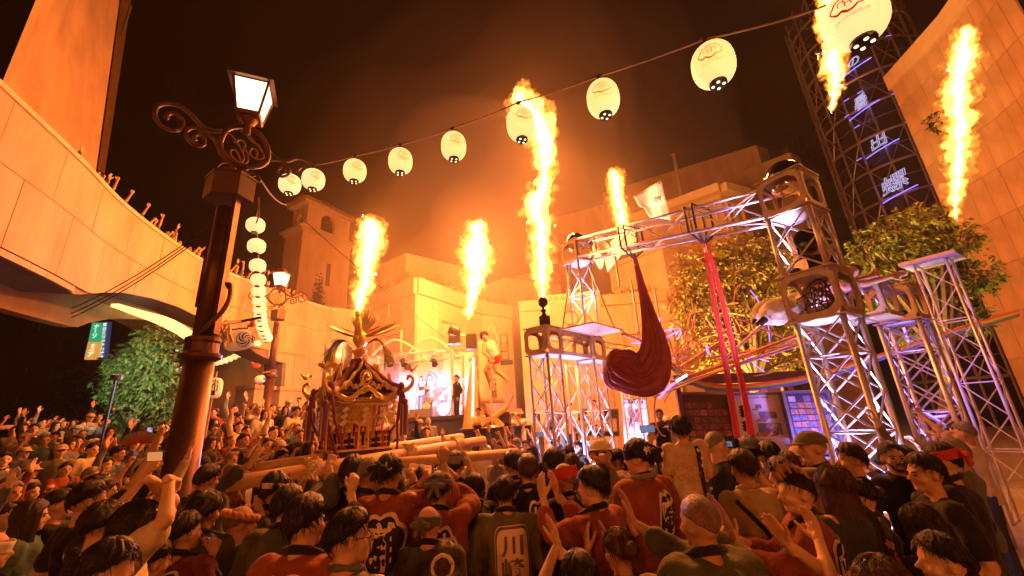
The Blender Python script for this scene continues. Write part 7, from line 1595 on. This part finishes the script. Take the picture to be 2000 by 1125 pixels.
a = person(1578, 842, 46, 68, 'tall person in an olive flat cap and black shirt looking left', cloth='shirt', cc='black', hair='shaved', hc='grey', acc=(('cap', 'olive'),), vox=NV, skin=0, head=(12, 0))
a = person(1445, 878, 52, 4, 'person seen from behind in a plain pale khaki shirt', cloth='shirt', cc='tan', hair='short', hc='dark', vox=NV, acc=('strap',), build=1.1)
a = person(1392, 840, 40, -62, 'photographer in a navy polo shirt and glasses raising a camera', cloth='tee', cc='navy', hair='shaved', hc='grey', acc=('glasses',), vox=NV, arms=('camera', 'camera'), face=True, skin=0, head=(-8, 0)); held(a, (0, .21, 1.585), (0, 0, 0), 'black camera with a big lens in the photographer hands', 'camera')
a = person(1460, 852, 40, -5, 'person in a washed blue cap and white top before the map board', cloth='tee', cc='white', hair='short', acc=(('cap', 'slate', True, True),), vox=NV)
a = person(1497, 862, 42, 6, 'dark haired person in beige beside the blue cap', cloth='shirt', cc='khaki', hair='short', vox=NV)
a = person(1518, 893, 50, 10, 'person filming with a phone held level in both hands', cloth='tee', cc='black', hair='short', hc='dark', vox=NV, arms=('phone', 'phone')); held(a, (0, .40, 1.64), (R(8), 0, 0), 'phone with a dim screen held level near the bleached crest', screen=M_scr[3])
a = person(1534, 882, 44, 4, 'person with brown hair in white, between the filming phone and flat cap', cloth='tee', cc='white', hair='short', hc='brown', vox=NV)
a = person(1243, 858, 50, 32, 'person with a black lettered headband and rust happi with tall crest', hair='short', vox=NV, acc=(('band', 'black', '仲よし'), ('scarf', 'grey')), emblem=('cloud', '囃子', .04, 1.18, .17, .42), head=(20, 0), build=1.05)
a = person(1100, 902, 48, 36, 'bald person with a bright red bandana in black happi', cc='black', hair='ring', hc='shaved', vox=NV, acc=(('band', 'red', None, False, 1.63, .042),), head=(20, 0), skin=2)
a = person(1030, 888, 46, 2, 'brown haired person in black happi with an outlined flame shaped crest', cc='black', hair='short', hc='brown', vox=NV, emblem=('cloud', '祭', .06, 1.20, .20, .40))
a = person(1078, 876, 40, 6, 'dark haired person in black happi with a narrow outlined crest', cc='black', vox=NV, emblem=('cloud', '中', -.02, 1.2, .18, .36))
a = person(1170, 858, 42, 165, 'person in a white cap and beige vest holding a small camera', cloth='shirt', cc='khaki', hair='short', acc=(('cap', 'white'),), vox=.0085, face=True, arms=('camera', 'chest'), skin=1, head=(6, 6)); held(a, (-.02, .24, 1.48), (0, 0, 0), 'small black camera held at the chest under the white cap', 'camera')
a = person(1203, 876, 36, 160, 'person with a dark bob in a black top looking down', cloth='tee', cc='black', hair='bob', vox=.0085, face=True, head=(8, -14), arms=('chest', 'clap'))
a = person(1298, 884, 38, 130, 'person with long dark hair smiling behind the child carrier', cloth='tee', cc='black', hair='long', vox=.0085, face=True, head=(10, 0))
a = person(760, 888, 52, -10, 'person with a black lettered headband and a large cloud crest on rust happi', vox=NV, acc=(('band', 'black', '中よし'),), emblem=('cloud', '囃', .04, 1.18, .28, .38), arms=(((-.20, .22, 1.55), 'grip', (.4, .7, .4), (0, 0, -1)), 'uphalf'), head=(-6, 0), build=1.06)
a = person(857, 922, 52, -4, 'person with a blue tied bandana in rust happi with a tall dark crest', vox=NV, acc=(('band', 'slate'),), emblem=('cloud', '仲祭', .05, 1.20, .22, .36), arms=(((-.04, .26, 1.66), 'relax', (.8, .3, .4), (0, -1, 0)), ((.0, .28, 1.62), 'relax', (-.8, .3, .4), (0, -1, 0))), hair='short', hc='dark')
a = person(722, 895, 46, -30, 'grey haired person looking along the long pole', cc='green', hair='short', hc='grey', vox=NV, head=(-20, 0), arms=('down', 'pole'))
a = person(690, 890, 46, -4, 'dark haired bearer in black happi with a small crest, under the pole', cc='black', vox=NV, emblem=('cloud', '祭', .08, 1.20, .16, .30), arms=('pole', 'pole'))
a = person(540, 922, 50, -16, 'bearer with a patterned pale headband in dark green happi', cc='green', vox=NV, acc=(('band', 'cream', None, False, 1.61, .018),), arms=('down', ((.22, .30, 1.72), 'grip', (-.2, .6, .7), (-.3, .3, -1))))
a = person(565, 948, 58, -4, 'dark haired bearer in green happi right of the patterned headband', cc='green', vox=NV, head=(-10, 0), arms=('down', 'uphalf'))
a = person(888, 882, 40, -4, 'person with a grey towel headband and slate happi with small crest', cc='slate', vox=NV, acc=(('band', 'grey', None, False),), emblem=('outline', '中', .04, 1.22, .18, .30), arms=('down', ((.06, .34, 1.58), 'relax', (-.3, .5, .8), (-1, 0, 0))))
a = person(925, 925, 44, 40, 'person in black happi stretching an arm with white cuff to the left', cc='black', vox=NV, arms=('side', 'down'), hair='short')
a = person(1002, 880, 40, 20, 'dark haired person whose forearm crosses the lower pole', cc='black', vox=NV, arms=('chest', 'pole'))
a = person(408, 908, 40, -12, 'bearer in green happi reaching up beside the lamp shaft', cc='green', vox=NV, arms=(((-.24, .28, 1.72), 'open', (-.2, .5, .9), (.2, 1, 0)), 'down'))
a = person(405, 962, 56, -4, 'curly haired bearer in dark olive happi at the end of the long pole', cc='green', vox=NV, hair='curly', arms=('down', 'pole'))
a = person(180, 940, 52, -26, 'person stretching a bare arm with a victory sign at far left', cloth='tee', cc='black', vox=NV, arms=('down', 'victory'), head=(-20, 0))
a = person(548, 866, 38, -70, 'person with an orange cloth headband looking up at the shrine', cc='green', hair='short', hc='dark', acc=(('band', 'pink', None, False, 1.64, .04),), vox=NV, face=True, head=(-15, 10))
# the child on a pair of shoulders, and the carrier in a zebra print
c = person(1345, 990, 54, 10, 'person in a black and white striped top carrying the child', cloth='tee', cc=mat('zebra_print', (.7, .66, .6), .85, var=0, sc_=9, c2=(.015, .012, .012), stretch=(1, 1, 3)), hair='short', vox=NV, arms=(((-.14, .24, 1.36), 'grip', (.2, .5, .6), (0, 1, 0)), ((.14, .24, 1.36), 'grip', (-.2, .5, .6), (0, 1, 0))))
kp = PD(1326, 816, .19*F/44); kh = 1.28
M_boy = mat('child_print_shirt', (.66, .54, .36), .85, var=0, sc_=7, c2=(.42, .32, .20))
k_ = person_at((kp.x, kp.y, kp.z-kh), -4, kh, 'small child in a printed cream shirt sitting on a pair of shoulders', cloth='tee', cc=M_boy, hair='bowl', hc='dark', arms=('lap', 'lap'), vox=NV, legs='cream', sit=True, hs=1.25, head=(-14, 0), emblem=None)
c.location = (kp.x, kp.y-.10*0+.02, c.location.z); 
# a child's dark striped side panel with spots
coat = [x for x in k_.children if x.name.startswith('t_shirt')][0]; bv = BVHTree.FromPolygons([v.co for v in coat.data.vertices], [tuple(p.vertices) for p in coat.data.polygons])
def onc(x, z, l_=.005):
    h_ = bv.ray_cast(V((x, -1, z)), V((0, 1, 0))); return h_[0]+h_[1]*l_ if h_[0] else V((x, -.08, z))
q = MB(); q.sheet([[onc(.075+.055*u+.03*(1.4-z), z, .005) for u in (0, .33, .66, 1)] for z in [1.40-.035*i for i in range(16)]]); sub('dark_panel', q, M_blackp, coat)
for i in range(7):
    q = MB(); cx_, cz_ = .105+.014*(i % 2)+.012*i, 1.36-.075*i; q.sheet([[onc(cx_+rr*math.cos(2*PI*g/12), cz_+rr*math.sin(2*PI*g/12), .010) for rr in (.001, .016)] for g in range(13)]); sub('spot', q, M_creamp, coat)
for i in range(5):
    for s in (0, 1): q = MB(); cx_, cz_ = -.10+.045*i, 1.20-.10*s+.02*math.sin(i*2); q.sheet([[onc(cx_+rr*math.cos(.9*g)*(1+.2*g/6), cz_+rr*math.sin(.9*g), .008) for rr in (.022, .030)] for g in range(7)]); sub('printed_swirl', q, MATS['brown_print'], coat)
# fan over the heads at left
fp = PD(270, 868, 5.2); t = thing('folding_fan', 'large open folding fan with a grey rim and red heart held up at the left', 'fan', tuple(fp)); n_ = 22
for k in range(n_):
    g0, g1 = PI*(k/n_), PI*((k+1)/n_)
    for r0_, r1_, m_, nm in ((.03, .17, mat('fan_red', (.5, .10, .05), .7), 'inner_fold'), (.17, .26, mat('fan_grey', (.30, .26, .23), .7, var=.2), 'outer_fold')):
        q = MB(); e = .008*(1 if k % 2 else -1); q.add([fp+V((r0_*math.cos(g0), e, r0_*math.sin(g0)*.62)), fp+V((r1_*math.cos(g0), e, r1_*math.sin(g0)*.62)), fp+V((r1_*math.cos(g1), -e, r1_*math.sin(g1)*.62)), fp+V((r0_*math.cos(g1), -e, r0_*math.sin(g1)*.62))], [(0, 1, 2, 3)]); o = q.build(nm, m_, t); o.modifiers.new('s', 'SOLIDIFY').thickness = .003
# ------------------------------------------------------------------ performers
def figure(label, J, parts_, suit, sk, D, hairc='dark', hands=('relax', 'relax'), suitm='white', shortsm='red', shoe=None):
    """free pose from joints given as directions and distances"""
    p = {k: PD(*v[:2], v[2] if len(v) > 2 else D) for k, v in J.items()}; o0 = p['pelvis']; t = thing('person', label, 'person', tuple(o0))
    u = .205*0+D/F; q = MB(); s = MB(); hd = p['head']; nk = p['neck']; axd = (hd-nk).normalized()
    r_ = J['head'][3]*D/F if len(J['head']) > 3 else .09; k = r_/.095; rot = V((0,0,1)).rotation_difference(axd).to_matrix()
    q.ell(hd, (r_*.82, r_, r_*1.1), rot); q.ell(hd-axd*r_*.5+(EYE-hd).normalized()*r_*.25, (r_*.6, r_*.7, r_*.7), rot); q.cap(nk, hd, .05*k, .045*k)
    q.cap(hd+(EYE-hd).normalized()*r_*.9-axd*r_*.1, hd+(EYE-hd).normalized()*r_*1.1-axd*r_*.3, .012*k, .014*k, 6)
    q.cap(p['chest'], nk, .10*k, .06*k); q.cap(p['chest'], p['pelvis'], .125*k, .115*k); q.cap(p['sl'], p['sr'], .065*k, .065*k); s.cap(p['chest'], p['pelvis'], .14*k, .128*k); s.cap(p['sl'], p['sr'], .075*k, .075*k); s.cap(nk.lerp(p['chest'], .5), p['chest'], .10*k, .13*k)
    for e in 'lr':
        q.cap(p['s'+e], p['e'+e], .048*k, .040*k); q.cap(p['e'+e], p['h'+e], .040*k, .026*k)
        q.cap(p['pelvis'], p['k'+e], .088*k, .062*k); q.cap(p['k'+e], p['a'+e], .060*k, .040*k); q.cap(p['a'+e], p['t'+e], .042*k, .024*k)
    me = remesh(q, .014, 2, 'body'); b = MB(); b.add([v.co.copy() for v in me.vertices], [tuple(f.vertices) for f in me.polygons])
    for e in 'lr':
        z = (p['h'+e]-p['e'+e]).normalized(); y = (EYE-p['h'+e]).normalized(); y = (y-z*y.dot(z)).normalized(); x = y.cross(z); rv, rf = hand_raw('open', .009); sg = 1 if e == 'r' else -1
        b.add([p['h'+e]+(x*(v.x*sg)+y*v.y+z*v.z)*k for v in rv], [f if sg > 0 else f[::-1] for f in rf])
    b.build('body', sk, t, smooth=True)
    m_ = remesh(s, .016, 2, 'top', lambda co, nn: co+nn*.006*noise.noise(co*16)); m_.transform(Matrix.Translation(-o0)); sub('top', m_, suitm, t)
    s2 = MB(); s2.ell(p['pelvis'], (.14*k, .14*k, .13*k))
    for e in 'lr': s2.cap(p['pelvis'], p['pelvis'].lerp(p['k'+e], .35 if suit == 'shorts' else 1), .105*k, .09*k)
    if suit == 'flared':
        for e in 'lr': s2.cap(p['k'+e], p['k'+e].lerp(p['a'+e], .95), .085*k, .16*k)
    m_ = remesh(s2, .016, 2, 'bottoms', lambda co, nn: co+nn*(.012*noise.noise(co*11)+.006*noise.noise(co*25))); m_.transform(Matrix.Translation(-o0)); sub('shorts' if suit == 'shorts' else 'flared_trousers', m_, shortsm, t)
    h = MB(); h.ell(hd+axd*r_*.22-(EYE-hd).normalized()*r_*.12, (r_*.95, r_*1.05, r_*1.02), rot, 14, 9); h.build('hair', HC[hairc], t, smooth=True)
    if shoe:
        for e in 'lr': h = MB(); h.cap(p['a'+e], p['t'+e], .05*k, .035*k); h.build('shoe', shoe, t, smooth=True)
    return t
figure('pole dancer in white with red shorts hanging from the slim pole by one knee', dict(head=(946, 657, 12.8, 9.5), neck=(951, 668, 12.8), chest=(956, 679, 12.8), pelvis=(965, 700, 12.8), sl=(948, 673), sr=(963, 672), el=(945, 688, 12.6), hl=(954, 697, 12.5), er=(972, 664, 12.8), hr=(966, 650, 12.9), kl=(950, 723, 12.6), al=(957, 748, 12.8), tl=(958, 760, 12.8), kr=(970, 724, 12.7), ar=(983, 734, 12.6), tr=(993, 744, 12.5)), None, 'shorts', M_skin[0], 12.8, suitm=CL['white'], shortsm=CL['red'])
figure('acrobat in white and red lying across the nearest gantry with arms flung right', dict(head=(1661, 531, 5.75, 16), neck=(1648, 545, 5.7), chest=(1634, 552, 5.75), pelvis=(1592, 578, 5.9), sl=(1646, 540, 5.95), sr=(1652, 556, 5.55), el=(1676, 545, 6.1), hl=(1700, 538, 6.2), er=(1694, 553, 5.5), hr=(1737, 541, 5.45), kl=(1545, 588, 6.0), al=(1494, 612, 6.0), tl=(1474, 628, 6.0), kr=(1560, 596, 5.8), ar=(1510, 612, 5.75), tr=(1482, 632, 5.7)), None, 'flared', M_skin[1], 5.75, hairc='brown', suitm=mat('white_red_costume', (.75, .70, .66), .8, var=0, sc_=7, c2=(.6, .03, .03)), shortsm=CL['white'], shoe=M_black)
# musicians and people on and round the stage
def standing(px, pyf, Y, H, yaw, label, **k):
    p = P(px, pyf, Y); return person_at((p.x, p.y, p.z), yaw, H, label, vox=.016, **k)
M_kim = mat('patterned_kimono', (.34, .32, .33), .8, var=0, sc_=8, c2=(.14, .13, .15))
standing(837, 817, SY-.9, 1.70, 178, 'lute player in a grey patterned kimono before the round crest', cloth='happi', cc=M_kim, hair='short', arms=(((-.16, .24, 1.12), 'grip', (1, .3, .2), (0, -.5, .5)), ((.36, .24, 1.30), 'grip', (.4, .3, .9), (-1, 0, 0))), face=True, legs='grey')
lp = P(838, 792, SY-1.3); t = thing('lute', 'three stringed lute held by the player on stage', 'lute', tuple(lp)); q = MB(); rot = Matrix.Rotation(R(-38), 3, 'Y'); q.box(lp+V((-.12, 0, -.02)), (.24, .10, .24), rot); q.build('lute_body', M_crest, t); q = MB(); q.bar(lp+V((-.05, 0, .04)), lp+V((.52, .03, .55)), .018, 6); q.bar(lp+V((.52, .03, .55)), lp+V((.60, .03, .66)), .03, 6); q.build('neck', M_wood, t)
standing(822, 806, SY+1.2, 1.62, 176, 'singer in pink half hidden behind the lute player', cloth='tee', cc='pink', hair='bob', face=True)
standing(893, 828, SY-2.0, 1.78, 120, 'stage hand in black standing behind the right truss post', cloth='shirt', cc='black', hair='short', legs='black')
standing(868, 806, SY+2.4, 1.6, 180, 'drummer behind the drum kit in the stage haze', cloth='tee', cc='grey', arms=('uphalf', 'fwd'), face=True)
for px, py, Y, yaw, lab, k in ((934, 797, 13.9, 172, 'person in a pale shirt leaning behind the round black platform', dict(cloth='tee', cc='cream', arms=('chest', 'chest'))), (1014, 800, 12.4, 150, 'person in a straw hat filming with a phone beside the left gantry', dict(cloth='tee', cc='white', arms=('phone', 'phone'), acc=(('bucket', 'khaki'),))),
                              (1113, 786, 13.0, 165, 'person in a white shirt and dark trousers behind the middle gantry leg', dict(cloth='shirt', cc='white', arms=('chest', 'phone'))), (1160, 782, 14.0, 175, 'person in cream behind the dark counter', dict(cloth='tee', cc='cream')),
                              (1078, 786, 13.6, 185, 'person in grey beside the front gantry leg far back', dict(cloth='tee', cc='grey', arms=('down', 'chest'))), (1135, 804, 12.6, 170, 'person in khaki apron between the gantry legs', dict(cloth='tee', cc='khaki', hair='bob')), (1048, 806, 13.2, 175, 'person in cream far behind the front gantry leg', dict(cloth='tee', cc='cream', hair='long')),
                              (1286, 800, 9.4, 160, 'person with a drum by the left board under the canopy', dict(cloth='tee', cc='black', arms=('fwd', 'fwd'))), (1302, 812, 9.8, 170, 'person in a pale shirt and cap beside the left board', dict(cloth='tee', cc='cream', hair='short', acc=(('cap', 'cream'),)))):
    g = P(px, py, Y); H = 1.68; person_at((g.x, g.y, g.z-H), yaw, H, lab, vox=.016, face=True, **k)
# ------------------------------------------------------------------ the crowd: built once per kind, then copied
AV = .0165; protos = []
def proto(desc, **k):
    o = person_at((0, -60-len(protos), 0), 0, 1.70, 'x', vox=AV, face=True, **k); protos.append((o, desc, [c for c in o.children if c.name.split('.')[0] in ('happi_coat', 't_shirt', 'shirt')][0], [c for c in o.children if c.name.startswith('hair')])); return o
proto(('black', 'black tee', ''), cloth='tee', cc='black')
proto(('black', 'white tee', 'phone raised'), cloth='tee', cc='white', arms=('phone', 'phone'))
proto(('black', 'black happi', ''), cloth='happi', cc='black', arms=('down', 'uphalf'), emblem=('cloud', '祭', .02, 1.2, .22, .34))
proto(('black', 'rust happi', 'clapping'), cloth='happi', cc='rust', arms=('clap', 'clap'), emblem=('cloud', '中', .02, 1.2, .26, .32))
proto(('long', 'grey tee', ''), cloth='tee', cc='grey', hair='long', hc='dark')
proto(('black', 'slate shirt', 'arm raised'), cloth='shirt', cc='slate', arms=('down', 'up'))
proto(('curly', 'navy tee', 'phone high'), cloth='tee', cc='navy', hair='curly', arms=('phonehigh', 'down'))
proto(('bobbed', 'cream tee', 'clapping'), cloth='tee', cc='cream', hair='bob', hc='brown', arms=('clap', 'clap'))
proto(('cropped', 'khaki shirt', ''), cloth='shirt', cc='khaki', hair='shaved', hc='shaved')
proto(('bald', 'green happi', 'headband tied'), cloth='happi', cc='green', emblem=('panel', '祭', 0, 1.2, .2, .24), hair='ring', hc='shaved', acc=(('band', 'white'),))
proto(('capped', 'black tee', ''), cloth='tee', cc='black', acc=(('cap', 'tan'),))
proto(('grey', 'olive tee', 'reaching up'), cloth='tee', cc='olive', hc='grey', arms=('pole', 'uphalf'))
proto(('red banded', 'rust happi', ''), cloth='happi', cc='rust', acc=(('band', 'red'),))
rnd = random.Random(77); TINT = ['black', 'black', 'navy', 'slate', 'tan', 'black', 'grey', 'khaki', 'maroon', 'blue', 'olive', 'teal', 'black', 'white', 'navy', 'cream']
HAP = ['rust', 'green', 'black', 'rust', 'olive']
pts = list(FGP); place = []
y = 2.9; row = 0
while y < 14.6:
    x = -1.18*y+(row % 2)*.33
    while x < 1.0*y:
        px, py = x+rnd.uniform(-.17, .17), y+rnd.uniform(-.17, .17); x += .70
        sx, sy = proj((px, py, 1.6))
        if px > 1.3 and py > 6.9: continue
        if px > .4 and py > 9.5 or py > 12.2 and px > -4: continue
        if px > 2.6 and py > 5.2+.35*abs(px-2.6): continue
        hx, hy = proj((px, py, gz(px, py)+1.74))
        if 425 < hx < 955 and hy < 947-(hx-438)*.1716+20 and py < lerp(Pa.y, Pb.y, (hx-438)/507): continue
        if any((px-a)**2+(py-b)**2 < .40**2 for a, b in pts): continue
        if any((px-c.x)**2+(py-c.y)**2 < .62**2 for c in (T1, T2, A1, A3, A2_, A5, LA_, A2)): continue
        if -2.6 < px < -.6 and 5.6 < py < 7.3 and rnd.random() < .45: continue
        pts.append((px, py)); place.append((px, py))
    y += .64 if y < 8 else .72; row += 1
place = place[:262]
def where(px, py):
    sx, sy = proj((px, py, gz(px, py)+1.6)); d = 'near' if py < 4.3 else 'middle' if py < 7.2 else 'far'
    w_ = 'left of the lamp' if sx < 335 else 'between lamp and shrine' if sx < 570 else 'around the shrine' if sx < 800 else 'before the stage' if sx < 1010 else 'before the left gantry' if sx < 1290 else 'before the boards'
    return d+' rows '+w_, sx
ent = []
for i, (px, py) in enumerate(place):
    o, desc, ct, hr_ = protos[rnd.randrange(len(protos))]; base = o
    if py > 7.6 and desc[1].endswith('happi') and rnd.random() < .6: o, desc, ct, hr_ = protos[rnd.choice((0, 1, 4, 5, 6, 7, 8, 10))]
    c = dup(o); c.location = (px, py, gz(px, py)); k = rnd.uniform(.93, 1.03); c.scale = (k, k, k)
    tx, ty = (-1.2, 6.6) if (px < .3 or py > 7.5) else (-1.0, 12)
    c.rotation_euler = (0, 0, math.atan2(-(tx-px), ty-py)+R(rnd.uniform(-24, 24)))
    col_ = desc[1].split()[0]
    nc = rnd.choice(HAP if 'happi' in desc[1] else TINT)
    for ch in c.children:
        if ch.name.split('.')[0] in ('happi_coat', 't_shirt', 'shirt'): ch.material_slots[0].link = 'OBJECT'; ch.material_slots[0].material = CL[nc]
    w_, sx = where(px, py); ent.append((c, desc[0], nc, desc[1].split()[1], desc[2], w_, sx))
from collections import defaultdict
by = defaultdict(list)
for e in ent: by[e[1:6]].append(e)
ORD = ['first', 'second', 'third', 'fourth', 'fifth', 'sixth', 'seventh', 'eighth', 'ninth', 'tenth']
for k, l_ in by.items():
    l_.sort(key=lambda e: e[6])
    for i, e in enumerate(l_):
        lab = 'person, %s hair, %s %s%s, %s' % (e[1], e[2], e[3], ', '+e[4] if e[4] else '', e[5]); lab = lab.replace('bald hair', 'bald').replace('capped hair', 'capped').replace('red banded hair', 'red headband').replace('long hair', 'long hair')
        if len(l_) > 1: lab += ', '+ORD[min(i, 9)]+' from left'
        e[0]['label'] = lab; e[0]['group'] = 'crowd watching the shrine'
# spectators leaning over the terrace parapet
TP = []
for i in range(30):
    s = S0+(arc[-1]-S0)*(.30+.66*(i+rnd.uniform(-.3, .3))/30); p = onplan(s, -.82); n0 = (onplan(s, 0)-onplan(s, -.82)).normalized()
    o, desc, ct, hr_ = protos[rnd.choice((0, 1, 5, 6, 7, 1, 4, 5, 11))]; c = dup(o); c.location = (p.x, p.y, TZ-.90); c.rotation_euler = (0, 0, math.atan2(-n0.x, n0.y)+R(rnd.uniform(-30, 30)))
    for ch in c.children:
        if ch.name.split('.')[0] in ('t_shirt', 'shirt'): ch.material_slots[0].link = 'OBJECT'; ch.material_slots[0].material = CL[rnd.choice(TINT)]
    c['group'] = 'spectators at the terrace parapet'; TP.append((c, desc[0], desc[2]))
by = defaultdict(list)
for e in TP: by[e[1:]].append(e)
for k, l_ in by.items():
    for i, e in enumerate(l_): e[0]['label'] = ('%s haired spectator %sat the terrace parapet, %s of its kind from left' % (e[1], e[2]+' ' if e[2] else '', ORD[min(i, 9)])).replace('capped haired', 'capped')
def kill(o):
    for ch in list(o.children): kill(ch)
    bpy.data.objects.remove(o)
for o, *_ in protos: kill(o)
# phones held in the crowd are things of their own
n_ = 0
for e in ent+[(t_[0], 0, 0, 0, t_[2], '', 0) for t_ in TP]:
    if e[4] not in ('phone raised', 'phone high') or n_ >= 40: continue
    n_ += 1; lb = e[0]['label'].replace(', phone raised', '').replace(', phone high', '').replace(' phone raised', '').replace(' phone high', '')
    held(e[0], (0, .40, 1.63) if e[4] == 'phone raised' else (-.10, .36, 1.97), (R(8), 0, 0), 'phone of '+lb.replace('person, ', ''), screen=rnd.choice(M_scr))

bpy.data.scenes.remove(TMP)
